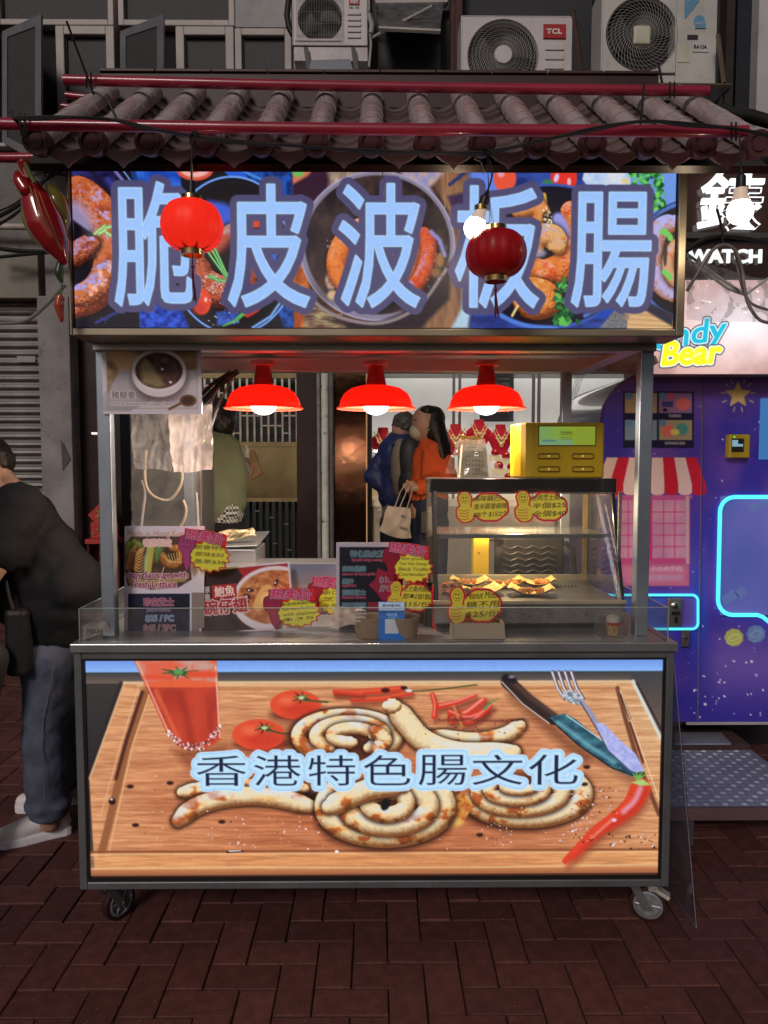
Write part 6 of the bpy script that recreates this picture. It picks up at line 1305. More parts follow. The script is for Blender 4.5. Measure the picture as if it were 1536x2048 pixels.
bare_bulb(1480, 423, 25, 0, (1479, 268), 'lit bare bulb in front of the watch sign at the right', 1.3)
# curls of clear tape hanging on the sign edge
t = MB(); t.tube([W(892, 340, 2.14), W(890, 370, 2.14), W(890, 410, 2.14), W(889, 424, 2.14)], .0012, 5); t.tube([W(765, 345, 2.14), W(768, 390, 2.14)], .0014, 5); t.tube([W(948, 318, 2.1), W(962, 324, 2.1), W(968, 342, 2.1), W(966, 350, 2.1)], .0016, 5); o = t.build('loose_string', mat('clear_tape', (.4, .36, .33), .3)); tag(o, 'short pale strings dangling in front of the big sign', 'string')

# ---------------------------------------------------------------- red pendant lamps under the canopy
YPn = 2.74; SH = transl('red_shade', (.82, .085, .05), .55, .3, .03)
def pendant(px, label):
    k = YPn/1500; zt_ = wz(720, YPn); zr_ = wz(818, YPn); x = W(px, 780, YPn).x; o = thing('pendant_lamp', label, 'pendant lamp', (x, YPn, zr_), 'red pendant lamps in a row under the canopy')
    R = 78*k; t = MB()
    prof = [(R*.99, 0), (R, .003), (R*.93, .010), (R*.90, .03), (R*.80, .055), (R*.62, .073), (R*.40, .081), (R*.27, .083)]
    t.lathe(prof, (x, YPn, zr_), 48); t.build('shade', SH, o, smooth=True, solid=.002)
    t = MB(); t.lathe([(R*.28, .082), (R*.26, .088), (R*.185, .150), (R*.18, .155), (0, .155)], (x, YPn, zr_), 32); t.build('lamp_neck', mat('red_gloss_neck', (.38, .02, .012), .2, coat=.6, var=.03), o, smooth=True)
    t = MB(); t.lathe([(0, .155), (R*.30, .155), (R*.31, .16), (R*.31, .172), (0, .172)], (x, YPn, zr_), 32); t.build('ceiling_rose', mat('rose_white', (.55, .4, .4), .4), o, smooth=True)
    c = Vector((x, YPn, zr_+.012)); t = MB(); t.ball(c, (.047, .047, .034), 24, 14); t.build('bulb', glowglass('pendant_bulb', (1, .95, .85), 2.2), o, smooth=True)
    lamp_light('pendant_lamp_light', c+Vector((0, 0, .005)), 17, (1, .86, .68), .045); return o
for p, l in ((527, 'leftmost of the three red enamel pendant lamps'), (752, 'middle red enamel pendant lamp above the backpack man'), (973, 'rightmost red enamel pendant lamp above the white basket')): pendant(p, l)

# ---------------------------------------------------------------- chilli decoration at the left
CH = thing('chilli_garland', 'glossy red and green plastic chilli garland hanging left of the sign', 'decoration', W(80, 420, 2.1))
CR = mat('glossy_chilli_red', (.30, .010, .012), .14, coat=1, var=.2); CG = mat('glossy_chilli_olive', (.20, .17, .03), .2, coat=.8, var=.25); CS = mat('chilli_stem', (.08, .11, .03), .5); CO = mat('glossy_chilli_orange', (.40, .06, .02), .15, coat=1)
def chili(pts, rs, m, Y):
    P = [W(p[0], p[1], Y) for p in crom(pts, 5)]; n = len(P); R_ = [np.interp(i/(n-1), np.linspace(0, 1, len(rs)), rs)/1500*Y*1.12 for i in range(n)]
    t = MB(); t.tube(P, R_, 16); return t.build('chilli', m, CH, smooth=True, sub=1)
chili([(62, 362), (72, 400), (90, 448), (112, 488), (132, 530)], [12, 26, 31, 24, 4], CR, 2.08); chili([(96, 368), (112, 400), (122, 440), (128, 480)], [8, 17, 17, 5], CG, 2.14); chili([(60, 390), (60, 430), (78, 470), (108, 508)], [6, 16, 15, 4], CG, 2.16)
chili([(34, 342), (40, 360), (54, 382), (60, 392)], [5, 12, 13, 6], CR, 2.05); chili([(46, 322), (50, 340), (60, 360)], [11, 7, 6], CR, 2.06); chili([(122, 590), (118, 610), (124, 645)], [7, 9, 3], CO, 2.1); chili([(122, 520), (118, 545), (124, 566)], [5, 8, 3], mat('dark_green_leaf', (.03, .07, .02), .3), 2.1)
t = MB(); t.tube([W(46, 318, 2.06), W(60, 348, 2.04), W(70, 366, 2.04)], .006, 8); t.tube([W(120, 512, 2.1), W(124, 560, 2.1), W(122, 596, 2.1)], .003, 6); t.build('stem', CS, CH, smooth=True)
t = MB()
for k in range(3): t.tube([W(60+k*9, 372+k*6, 2.045-.01), W(76+k*10, 430, 2.033), W(104+k*6, 470+k*6, 2.045), W(118+k*3, 500, 2.06)], .0012, 5)
t.build('gold_seam', GOLD, CH, smooth=True)
# ================================================================ GOODS ON THE COUNTER
PR = printmat('printed_card', 0, .5, 1.6); PRD = printmat('printed_laminate', 0, .45, 2.0)
def flat(name, cv, x0, y0, x1, y1, Y, m, label=None, cat=None, cut=None, tiltY=0, rot=0, parent=None, backing=None, group=None):
    """upright card: photo box at distance Y, leaning back by tiltY, turned in its plane by rot"""
    A, B = W(x0, y0, Y), W(x1, y1, Y); c = (A+B)/2; hw, hh = (B.x-A.x)/2, (A.z-B.z)/2; cr, sr = math.cos(rot), math.sin(rot)
    def P(u, v): x, z = u*hw, v*hh; return (c.x+x*cr-z*sr, Y+(v+1)*tiltY/2, c.z+x*sr+z*cr)
    root = None
    if parent is None and label: root = thing(name, label, cat, (c.x, Y, B.z), group); parent = root; name = 'printed_face'
    o = sheet(name, cv, quadpos(cv, P(-1, 1), P(1, 1), P(1, -1), P(-1, -1)), m, parent, cut=cut)
    if cut is not None: md = o.modifiers.new('solid', 'SOLIDIFY'); md.thickness = .0012; md.offset = 1
    if backing:
        e = backing if isinstance(backing, float) else .0
        t = MB(); a, b_, c_, d = [Vector(P(u*(1+e), v*(1+e)))+Vector((0, .0008, 0)) for u, v in ((-1, 1), (1, 1), (1, -1), (-1, -1))]; t.slab(a, b_, c_, d, (0, .003, 0)); t.build('backing', mat('acrylic_backing', (.5, .48, .52), .3), parent)
    return root or o
flat('poster', paint_pork(), 203, 688, 404, 828, 2.33, PRD, 'brown poster of pork knuckle and ginger stew hanging at top left', 'poster', backing=.001)
t = MB(); t.box(W(305, 684, 2.325).x, W(318, 684, 2.325).x, 2.322, 2.327, wz(700, 2.325), wz(682, 2.325)); o = t.build('tape_strip', mat('shiny_tape', (.6, .5, .52), .15, emit=(1, .5, .5), es=.2)); tag(o, 'shiny strip of tape at the top of the pork stew poster', 'tape')  # tape carries a faint pink glow in place of reflected shine
flat('menu_poster', paint_lettuce(), 243, 1054, 408, 1284, 2.42, PR, 'white poster of crispy sausage with lettuce above a navy price panel', 'poster', tiltY=.03, backing=.001)
flat('menu_poster', paint_bowl(), 391, 1134, 584, 1264, 2.42, PR, 'tilted poster of an orange soup bowl with red Chinese words', 'poster', rot=.09, tiltY=.03, backing=.001)
flat('menu_board', paint_menu(), 672, 1088, 795, 1290, 2.44, PR, 'upright dark menu board with a red $18 star', 'menu board', tiltY=.03, backing=.01)
cg = Canvas(0, 0, 92, 86, 1.5, (126, 122, 130)); cg.grad(0, 0, 92, 40, (96, 108, 130), (120, 118, 126)); cg.grad(0, 40, 92, 86, (140, 132, 134), (70, 62, 70))
flat('grey_board', cg, 580, 1128, 674, 1216, 2.5, PR, 'blank bluish grey board behind the third price card', 'board', backing=.001)
c1, k1 = burst_card(['新春特价', '原味$30', '香草$38'], fist=(150, 60, 110), seed=1); c2, k2 = burst_card(['新蒸鮑魚碗仔翅', 'Faux Shark Fin Soup', 'with abalone', '$35'], fist=(140, 40, 70), seed=2)
c3, k3 = burst_card(['新口味', '芝士', '冬阴功'], fist=(150, 30, 50), seed=3); c4, k4 = burst_card(['New product', 'Tom Yum Goong', 'Black Truffle', 'Coriander'], fist=(130, 26, 44), seed=4)
flat('price_card', c1, 352, 1060, 464, 1146, 2.40, PR, 'yellow starburst price card with purple fist on the lettuce poster', 'price card', k1, rot=-.1, group='starburst price cards')
flat('price_card', c2, 524, 1176, 644, 1258, 2.40, PR, 'yellow starburst price card over the corner of the soup poster', 'price card', k2, rot=.05, group='starburst price cards')
flat('price_card', c3, 612, 1154, 708, 1232, 2.47, PR, 'yellow starburst price card tucked behind the dark menu board', 'price card', k3, rot=-.03, group='starburst price cards')
flat('price_card', c4, 762, 1086, 868, 1168, 2.41, PR, 'yellow starburst card reading New product on the dark menu board', 'price card', k4, rot=-.06, group='starburst price cards')
g1, h1 = thumb_card(['美味鍋巴卖', '香米蔴香麻辣', '$8/个 $15/2个']); g2, h2 = thumb_card(['空肉芝士焗薯', '半個$25', '全個$40']); g3, h3 = thumb_card(['Peanut Mochi', '糖不甩', '$25/份']); g4, h4 = thumb_card(['芝士魚肉燒賣', '即叫即製', '$15/份'])
flat('price_card', g1, 912, 984, 1022, 1046, 2.500, PR, 'thumbs-up price card at left inside the glass case', 'price card', h1, tiltY=.035, group='thumbs-up price cards')
flat('price_card', g2, 1030, 982, 1140, 1045, 2.500, PR, 'thumbs-up price card at right inside the glass case', 'price card', h2, tiltY=.035, group='thumbs-up price cards')
flat('price_card', g3, 895, 1174, 1006, 1248, 2.33, PR, 'thumbs-up price card reading Peanut Mochi in front of the glass case', 'price card', h3, group='thumbs-up price cards')
flat('price_card', g4, 774, 1164, 868, 1224, 2.40, PR, 'thumbs-up price card leaning beside the red sauce bottles', 'price card', h4, rot=-.08, group='thumbs-up price cards')
# blue pay stand
cq = paint_qr_stand(); q = thing('payment_stand', 'blue folded payment stand with pale top in front of the paper bowls', 'payment stand', (W(783, 1280, 2.30).x, 2.3, ct))
flat('printed_face', cq, 757, 1204, 809, 1282, 2.30, PRD, parent=q)
a_, b_ = W(757, 1204, 2.302), W(809, 1282, 2.302); t = MB(); t.slab((a_.x, 2.302, a_.z), (b_.x, 2.302, a_.z), (b_.x, 2.302, b_.z), (a_.x, 2.302, b_.z), (0, .002, 0)); t.slab((a_.x, 2.304, a_.z), (b_.x, 2.304, a_.z), (b_.x, 2.34, b_.z), (a_.x, 2.34, b_.z), (0, .002, 0)); t.build('stand_board', mat('pay_blue', (.01, .12, .42), .4), q)
# kraft bowls
KR = mat('kraft_paper', (.36, .245, .15), .75, var=.12, vs=30, bump=.1, bs=200); KRI = mat('kraft_inside', (.20, .12, .08), .8)
def bowl(px0, px1, Y, top, label):
    x0, x1 = W(px0, top, Y).x, W(px1, top, Y).x; r = (x1-x0)/2; zt_ = wz(top, Y); o = thing('kraft_bowl', label, 'bowl', (x0+r, Y, ct), 'kraft paper bowls on the counter')
    t = MB(); t.lathe([(r*.82, ct+.001), (r*.985, zt_), (r*1.0, zt_+.0015), (r*.985, zt_+.003), (r*.96, zt_)], (x0+r, Y, 0), 40); t.build('bowl_wall', KR, o, smooth=True)
    t = MB(); t.lathe([(r*.955, zt_-.0005), (r*.93, zt_-.02), (r*.8, ct+.004), (0, ct+.004)], (x0+r, Y, 0), 40); t.build('bowl_inside', KRI, o, smooth=True)
bowl(705, 775, 2.345, 1233, 'kraft paper bowl half covered by plastic gloves, left of the pay stand'); bowl(772, 840, 2.345, 1233, 'kraft paper bowl partly hidden behind the blue pay stand, right one')
# clear gloves lying over the bowl
def crumple(name, label, cat, pts, Y, m, amp, nu=26, nv=22, seed=1, bulge=.0, parent=None):
    """sheet through four photo corners with folds pushed in and out"""
    r_ = np.random.RandomState(seed); ph = r_.rand(12)*6.28; fr = r_.uniform(1.5, 9, (12, 2)); am = r_.uniform(.3, 1, 12)/np.sqrt(fr.sum(1))
    def f(u, v):
        x = (pts[0][0]*(1-u)+pts[1][0]*u)*(1-v)+(pts[3][0]*(1-u)+pts[2][0]*u)*v; y = (pts[0][1]*(1-u)+pts[1][1]*u)*(1-v)+(pts[3][1]*(1-u)+pts[2][1]*u)*v
        q_ = Vector((u*2.6+seed*1.7+v*.6, v*1.5, seed*.37)); d = (noise.ridged_multi_fractal(q_, .9, 2.1, 4, 1, 2)-.8)*amp*.3-bulge*math.sin(PI*u)*math.sin(PI*v)
        e = 1.3*math.sin(v*9+seed)+.6*math.sin(v*31+u*5); g_ = 1.6*math.sin(u*8+seed*2)
        return W(x+e*(u-.5)*2, y+g_*(v-.5)*2, Y+d)
    t = MB(); t.grid(f, nu, nv); o = t.build(name, m, parent, smooth=2)
    if label: tag(o, label, cat)
    return o
PB = glassmat('white_plastic_bag', (.9, .88, .88), .05, .85, (.72, .62, .60), .3); PC = glassmat('clear_plastic_bag', (.9, .88, .88), .07, .22, (.6, .55, .53), .15)
crumple('plastic_gloves', 'crumpled milky plastic gloves lying over the left paper bowl', 'gloves', [(664, 1214), (726, 1214), (720, 1248), (662, 1256)], 2.31, glassmat('glove_plastic', (.8, .76, .74), .12, .75, (.62, .55, .5), .2), .02, seed=3)
for k in range(4):
    t = MB(); t.tube([W(712, 1222+k*7, 2.306), W(724, 1221+k*7, 2.302), W(732, 1222+k*7, 2.304)], [.0045, .004, .003], 8); o = t.build('glove_finger', mat('glove_finger_milk', (.5, .45, .42), .4)); tag(o, 'pale plastic glove finger beside the left kraft bowl, number from the top %d' % (k+1) if False else ['topmost', 'second from top', 'third from top', 'lowest'][k]+' of the pale glove fingers over the kraft bowl', 'glove finger')
# sauce bottles behind the cards
def bottle(px, top, bot, r, Y, m, capm, label, name='sauce_bottle'):
    x = W(px, bot, Y).x; z0, z1 = ct, wz(top, Y); h = z1-z0; o = thing(name, label, 'bottle', (x, Y, z0)); R_ = r/1500*Y
    t = MB(); t.lathe([(0, 0), (R_*.95, 0), (R_, .01), (R_, h*.62), (R_*.9, h*.7), (R_*.45, h*.78)], (x, Y, z0), 28); t.build('bottle_body', m, o, smooth=True)
    t = MB(); t.lathe([(R_*.5, h*.78), (R_*.5, h*.86), (R_*.28, h*.88), (R_*.12, h), (0, h)], (x, Y, z0), 20); t.build('cap', capm, o, smooth=True); return o
RS = mat('red_squeeze', (.48, .022, .012), .3, var=.05); 
bottle(834, 1118, 1280, 20, 2.56, RS, RS, 'red squeeze bottle behind the thumbs-up card'); bottle(812, 1145, 1280, 12, 2.5, mat('yellow_squeeze', (.5, .33, .05), .4), mat('white_cap', (.6, .6, .6), .4), 'slim mustard yellow bottle with pale cap beside the red bottle')
bottle(858, 1150, 1280, 11, 2.50, mat('black_bottle_glass', (.012, .008, .008), .1), BLACKP, 'slim black soy sauce bottle left of the glass case'); bottle(870, 1138, 1280, 7, 2.46, RS, RS, 'thin red sauce bottle squeezed against the glass case frame')
# ---------------------------------------------------------------- heated display case
DC = thing('display_case', 'black framed glass warming case with slanted front on the counter', 'display case', (W(1060, 1280, 2.6).x, 2.6, ct))
dx0, dx1 = W(868, 1200, 2.42).x, W(1250, 1200, 2.42).x; zb0 = ct+.022; zb1 = wz(1207, 2.42); ztp = wz(957, 2.56); Yd = 2.86
DST = mat('case_steel', (.30, .29, .29), .35, .9, .3, 6, brush=3, bump=.04, dirt=.5); BF = mat('black_case_frame', (.02, .019, .02), .25, coat=.5)
t = MB(); t.box(dx0, dx1, 2.42, Yd, zb0, zb1); t.build('base_box', DST, DC, bevel=.004)
t = MB(); t.box(dx0+.01, dx1-.01, 2.45, Yd-.01, ct, zb0); t.build('base_gap', BLACKP, DC)
r = random.Random(8); t = MB()
for i in range(120):
    u = r.random(); x = dx0+.10+u*(dx1-dx0-.15); z_ = zb0+.020+r.random()*.045*(1-abs(u-.45)*.9); t.lathe([(0, 0), (.0016, 0)], (x, 2.4192, z_), 6, ax='y')
t.build('vent_hole', mat('hole_black', (.004, .004, .004), .8), DC, kind='stuff')
t = MB(); t.box(dx0-.004, dx1+.004, 2.412, 2.43, zb1-.003, zb1+.010); t.box(dx0, dx1, Yd-.012, Yd, zb1, zb1+.03); t.build('lower_rail', mat('cream_rail', (.45, .40, .30), .35, .5), DC, bevel=.002)
t = MB(); t.box(dx0-.004, dx1+.006, 2.545, 2.60, ztp-.048, ztp); t.build('top_rail', BF, DC, bevel=.004)
t = MB(); t.box(dx0, dx1, 2.60, Yd, ztp-.012, ztp-.002); t.build('top_plate', mat('case_top_plate', (.10, .09, .09), .3, .6), DC)
t = MB(); t.box(dx0+.01, dx1-.01, 2.543, 2.547, ztp-.052, ztp-.046); t.build('silver_trim', CHR, DC)
for x in (dx0, dx1-.014):
    t = MB(); t.slab((x, 2.418, zb1), (x+.014, 2.418, zb1), (x+.014, 2.548, ztp-.04), (x, 2.548, ztp-.04), (0, .022, 0)); t.build('slanted_post', BF, DC, bevel=.002)
    t = MB(); t.box(x+.002, x+.012, 2.465, 2.475, zb1, ztp-.04); t.build('steel_upright', CHR, DC)
for x in (dx0+.002, dx1-.012):
    t = MB(); t.box(x, x+.01, Yd-.012, Yd-.002, zb1+.03, ztp-.012); t.build('rear_upright', BF, DC)
t = MB(); x = W(1166, 1080, 2.78).x; t.box(x, x+.016, 2.78, 2.79, zb1+.02, ztp-.012); t.build('brass_upright', mat('warm_brass', (.75, .52, .22), .3, .9), DC)
GL = glassmat('case_glass', (.97, .97, .97), .045, .02)
t = MB(); t.slab((dx0+.014, 2.422, zb1+.01), (dx1-.014, 2.422, zb1+.01), (dx1-.014, 2.546, ztp-.05), (dx0+.014, 2.546, ztp-.05), (0, .003, 0)); t.build('front_glass', GL, DC)
for x in (dx0+.004, dx1-.008):
    t = MB(); t.prism([(0, 0), (1, 0), (1, 1), (0, 1)], 0, 1) if False else None
    t = MB(); t.slab((x, 2.44, zb1+.01), (x, Yd-.012, zb1+.01), (x, Yd-.012, ztp-.014), (x, 2.56, ztp-.05), (.003, 0, 0)); t.build('side_glass', GL, DC)
zsh = wz(1073, 2.50); t = MB(); t.box(dx0+.016, dx1-.03, 2.505, Yd-.02, zsh, zsh+.004); t.build('glass_shelf', glassmat('shelf_glass', (.85, .87, .86), .12, .08), DC)
t = MB(); t.box(dx0+.016, dx1-.03, 2.495, 2.505, zsh-.006, zsh+.008); t.build('shelf_edge', mat('shelf_rail', (.32, .33, .33), .3, .8), DC)
t = MB(); t.box(dx0+.02, dx1-.02, 2.45, Yd-.02, zb1+.001, zb1+.006); tr_ = t.build('crumb_tray', DST, DC)
t = MB()
for k in range(9):
    x = W(1090+k*7.5, 1183, 2.7).x; t.slab((x, 2.69, zb1+.0065), (x+.004, 2.69, zb1+.0065), (x+.012, 2.73, zb1+.0065), (x+.008, 2.73, zb1+.0065), (0, 0, .0006))
t.build('tray_slot', mat('hole_black', (.004, .004, .004), .8), tr_, kind='stuff')
lamp_light('case_lamp', ((dx0+dx1)/2, 2.70, ztp-.10), 17, (1, .72, .36), .02)
t = MB(); t.box(dx0+.08, dx1-.08, 2.69, 2.71, ztp-.026, ztp-.014); t.build('case_heat_lamp', emat('heat_lamp', (1, .7, .35), 2.0), DC)
# paper boats with food
PBO = mat('greaseproof_paper', (.78, .50, .18), .6, var=.12, vs=12, bump=.1); FRY = mat('fried_crust', (.48, .20, .05), .55, var=.5, vs=40, bump=1, bs=120)
def boat(px, py, Y, w_, rot, label, food=True):
    z0 = zb1+.008; x = W(px, py, Y).x; o = thing('paper_tray', label, 'paper tray', (x, Y, z0), 'folded paper food trays in the glass case')
    t = MB(); c, s = math.cos(rot), math.sin(rot)
    def f(u, v):
        a = (u-.5)*2; b_ = (v-.5)*2; X_ = a*w_*.62*(1-.18*b_*b_); Y_ = b_*w_*.40; h = .022*abs(a)**2+.010*abs(b_)**2
        return (x+X_*c-Y_*s, Y+X_*s+Y_*c, z0+h)
    t.grid(f, 13, 9); t.build('tray_paper', PBO, o, smooth=True, solid=.0012)
    if food:
        r = random.Random(px); 
        for k in range(4):
            t = MB(); q = (x+r.uniform(-.3, .3)*w_, Y+r.uniform(-.12, .12)*w_, z0+.014); t.ball(q, (r.uniform(.012, .02), .012, .010), 10, 7); t.v = [tuple(Vector(v)+Vector((r.gauss(0, .0015), r.gauss(0, .0015), r.gauss(0, .0015)))) for v in t.v]; t.build('snack', FRY, o, smooth=True)
    return o
boat(962, 1186, 2.56, .13, .2, 'paper food tray nearest the Peanut Mochi card, left of the front pair'); boat(1062, 1192, 2.54, .13, -.15, 'paper food tray at the front right of the glass case'); boat(1010, 1172, 2.70, .12, .1, 'paper food tray in the back row, middle of the case'); boat(1072, 1170, 2.73, .12, -.1, 'paper food tray in the back row, right of the middle one'); boat(940, 1168, 2.74, .12, 0, 'paper food tray at the back left corner of the case')
o = thing('fried_chicken', 'pile of golden fried chicken at the left end of the glass case', 'fried food', (W(908, 1190, 2.55).x, 2.55, zb1+.006)); r = random.Random(5)
for k in range(11):
    q = W(892+(k % 4)*12+r.uniform(-3, 3), 1196-(k//4)*13, 2.55+r.uniform(-.02, .03)); q.z = max(q.z, zb1+.014); t = MB(); t.ball(q, (.015, .013, .012), 12, 9); t.v = [tuple(Vector(v)+Vector((r.gauss(0, .002), r.gauss(0, .002), r.gauss(0, .002)))) for v in t.v]; t.build('piece', FRY, o, smooth=True)
# kraft box under the mochi card
o = thing('kraft_box', 'open kraft paper box holding the Peanut Mochi card', 'paper box', (W(958, 1280, 2.31).x, 2.33, ct)); bx0, bx1 = W(908, 1250, 2.30).x, W(1008, 1250, 2.30).x; bz = wz(1247, 2.30)
t = MB(); i_ = .012; A = [(bx0, 2.30), (bx1, 2.30), (bx1, 2.40), (bx0, 2.40)]; Bm = [(bx0+i_*.1, 2.30), (bx1+i_*.3, 2.30), (bx1, 2.40), (bx0, 2.40)]
for k in range(4):
    a, b_ = A[k], A[(k+1) % 4]; t.add([(a[0]-.004*(1 if a[0] == bx0 else -1), a[1], ct+.001), (b_[0]-.004*(1 if b_[0] == bx0 else -1), b_[1], ct+.001), (b_[0], b_[1], bz), (a[0], a[1], bz)], [(0, 1, 2, 3)])
t.build('box_wall', mat('kraft_light', (.46, .38, .28), .7, var=.08), o, solid=.002); t = MB(); t.box(bx0+.003, bx1-.003, 2.303, 2.397, ct+.02, bz-.012); t.build('box_filling', KRI, o)
# small clear gift box with a cup figure
o = thing('gift_box', 'small clear plastic box with a red and yellow cup inside, at the right', 'gift box', (W(1229, 1280, 2.33).x, 2.35, ct)); a_, b_ = W(1202, 1230, 2.31), W(1256, 1282, 2.31)
t = MB(); t.box(a_.x, b_.x, 2.31, 2.38, ct+.0005, a_.z); t.build('clear_box', glassmat('blister', (.95, .95, .95), .12, .12), o)
x = (a_.x+b_.x)/2+.006; t = MB(); t.lathe([(.017, .002), (.022, .038), (0, .038)], (x, 2.345, ct), 20); t.build('cup', mat('cup_pattern', (.6, .35, .12), .5, var=.8, vs=120), o, smooth=True)
t = MB(); t.lathe([(.023, .036), (.024, .042), (.023, .046)], (x, 2.345, ct), 20); t.build('cup_rim', RS, o, smooth=True); t = MB(); t.lathe([(.022, .044), (.02, .062), (.010, .066), (0, .066)], (x, 2.345, ct), 20); t.build('cup_lid', mat('lid_white', (.7, .7, .7), .4), o, smooth=True)
# power bank station on the case
o = thing('power_bank_station', 'mustard yellow power bank box with lit green label on the glass case', 'power bank station', (W(1125, 955, 2.6).x, 2.64, ztp)); YBK = mat('mustard_plastic', (.52, .34, .012), .38, var=.05, vs=3)
a_, b_ = W(1064, 845, 2.58), W(1207, 955, 2.58); x0, x1, z0, z1 = a_.x, b_.x, ztp+.001, a_.z
t = MB(); out = [(x0, 2.58), (x1, 2.58), (x1+.003, 2.60), (x1+.003, 2.72), (x0-.05, 2.72), (x0-.034, 2.60), (x0-.02, 2.584)]; n = len(out); t.add([(p[0], p[1], z0) for p in out]+[(p[0], p[1], z1) for p in out], [tuple(range(n)), tuple(range(n, 2*n))]+[(k, (k+1) % n, n+(k+1) % n, n+k) for k in range(n)]); t.build('case_body', YBK, o, bevel=.006)
cb_ = paint_bank(); flat('label_screen', cb_, 1079, 853, 1190, 890, 2.576, printmat('lit_label', .55), parent=o)
t = MB(); A, B = W(1077, 851, 2.578), W(1192, 892, 2.578); t.box(A.x, B.x, 2.5775, 2.5795, B.z, A.z); t.build('label_bezel', mat('bezel_olive', (.15, .12, .02), .4), o)
for (cx_, cy_) in ((1098, 912), (1166, 912), (1098, 938), (1166, 938)):
    p = W(cx_, cy_, 2.576); hw, hh = 22/1500*2.576, 5/1500*2.576; t = MB(); ring = []; 
    for k in range(28):
        a = 2*PI*k/28; ring.append((p.x+(hw-hh)*(1 if math.cos(a) > 0 else -1)+hh*math.cos(a), 2.5765, p.z+hh*math.sin(a)))
    t.tube(ring+[ring[0]], .0014, 5, False); t.build('slot_rim', mat('slot_brown', (.12, .05, .012), .4), o)
    t = MB(); t.ball((p.x, 2.576, p.z), .0016, 6, 5); t.build('status_light', emat('tiny_white_led', (1, .95, .8), 1.5), o)
# white perforated basket with a plastic bag
o = thing('perforated_basket', 'upturned white perforated basket wrapped in a plastic bag', 'basket', (W(945, 952, 2.7).x, 2.68, ztp)); BKM = mat('cream_plastic', (.50, .46, .33), .45); kx = 2.66/1500
for (y_, w0, w1) in ((2.62, 24, 29), (2.70, 24, 29)): pass
cx_ = W(946, 950, 2.66).x; zt_ = wz(889, 2.64); hh = zt_-ztp; t = MB(); n1, n2 = 13, 9
def bsk(a, b_): s = 1-.18*b_; ex = .050*s; ey = .035*s; p = [(-ex, -ey), (ex, -ey), (ex, ey), (-ex, ey)]; q = a*4; k = int(q) % 4; f_ = q-int(q); A, B = p[k], p[(k+1) % 4]; return (cx_+A[0]+(B[0]-A[0])*f_, 2.655+A[1]+(B[1]-A[1])*f_, ztp+.001+hh*b_)
t.grid(bsk, 41, 10); t.add([bsk(0, 1), bsk(.25, 1), bsk(.5, 1), bsk(.75, 1)], [(0, 1, 2, 3)]); t.build('basket_wall', BKM, o)
t = MB()
for i in range(6):
    for j in range(7): q = bsk(.035+.18*(i+.5)/6, .12+.78*j/6); t.lathe([(0, 0), (.0026, 0)], (q[0], q[1]-.0008, q[2]), 8, ax='y')
t.build('basket_hole', mat('hole_tan', (.16, .13, .08), .8), o, kind='stuff')
crumple('plastic_bag', 'thin clear plastic bag draped over the white basket', 'plastic bag', [(916, 880), (968, 878), (1008, 952), (888, 948)], 2.60, glassmat('thin_film', (.96, .95, .94), .10, .13, (.6, .55, .5), .1), .03, seed=9)
crumple('bread_bag', 'yellow filling of the bag on top of the basket', 'food bag', [(922, 870), (962, 872), (966, 890), (920, 890)], 2.66, mat('yellow_wrap', (.55, .40, .12), .4, var=.3, vs=30), .02, seed=10)
# griddle seen through the case and other kitchen things further back on the counter
o = thing('waffle_griddle', 'black ridged griddle plate standing open behind the glass case', 'griddle', (W(1060, 1165, 3.05).x, 3.05, ct)); GRD = mat('cast_iron', (.03, .03, .028), .4, .3, .3, 20)
a_, b_ = W(990, 1075, 3.08), W(1128, 1165, 3.08); t = MB(); t.box(a_.x, b_.x, 3.08, 3.11, ct, a_.z); t.build('griddle_plate', GRD, o, bevel=.01)
for j in range(6):
    t = MB(); 
    pts = [W(1006+i*7.5, 1092+j*12+(6 if i % 4 == 2 else 3 if i % 2 else 0), 3.074) for i in range(15)]; t.tube(pts, .0045, 6); t.build('ridge', mat('iron_ridge', (.06, .058, .055), .35, .4), o, smooth=True)
t = MB(); t.tube([W(965, 1076, 3.0), W(985, 1078, 3.0), W(1005, 1082, 3.05)], .008, 8); t.tube([W(1130, 1085, 3.05), W(1146, 1100, 3.05), W(1150, 1150, 3.05)], .010, 8); t.build('handle', GRD, o, smooth=True)
o = thing('yellow_canister', 'tall yellow canister behind the left part of the glass case', 'canister', (W(958, 1160, 3.0).x, 3.0, ct)); t = MB(); x = W(960, 1160, 3.0).x; t.box(x-.032, x+.032, 2.97, 3.03, ct+.0005, wz(1072, 3.0)); t.build('canister_body', mat('yellow_tin', (.75, .52, .04), .4), o, bevel=.006)
t = MB(); t.ball(W(958, 1106, 2.967), .003, 8, 6); t.build('canister_knob', BLACKP, o)
o = thing('steel_container', 'steel food pan with slanted lid at the back left of the counter', 'food pan', (W(462, 1130, 3.0).x, 3.0, ct)); a_, b_ = W(412, 1095, 2.95), W(512, 1140, 2.95); t = MB(); t.box(a_.x, b_.x, 2.95, 3.2, ct+.0005, wz(1098, 2.95)); t.build('pan_body', STEEL, o, bevel=.006)
t = MB(); t.slab((a_.x-.01, 2.94, wz(1096, 2.95)), (b_.x+.01, 2.94, wz(1092, 2.95)), (b_.x+.02, 3.2, wz(1076, 2.95)), (a_.x, 3.2, wz(1080, 2.95)), (0, 0, .006)); t.build('lid', STEEL, o, bevel=.003)
o = crumple('bread_pack', 'pack of pale rolls in shiny plastic on the steel pan', 'bread pack', [(438, 1062), (506, 1056), (514, 1074), (430, 1084)], 2.98, mat('roll_pack', (.62, .50, .32), .3, var=.4, vs=20, coat=.6), .05, seed=12)
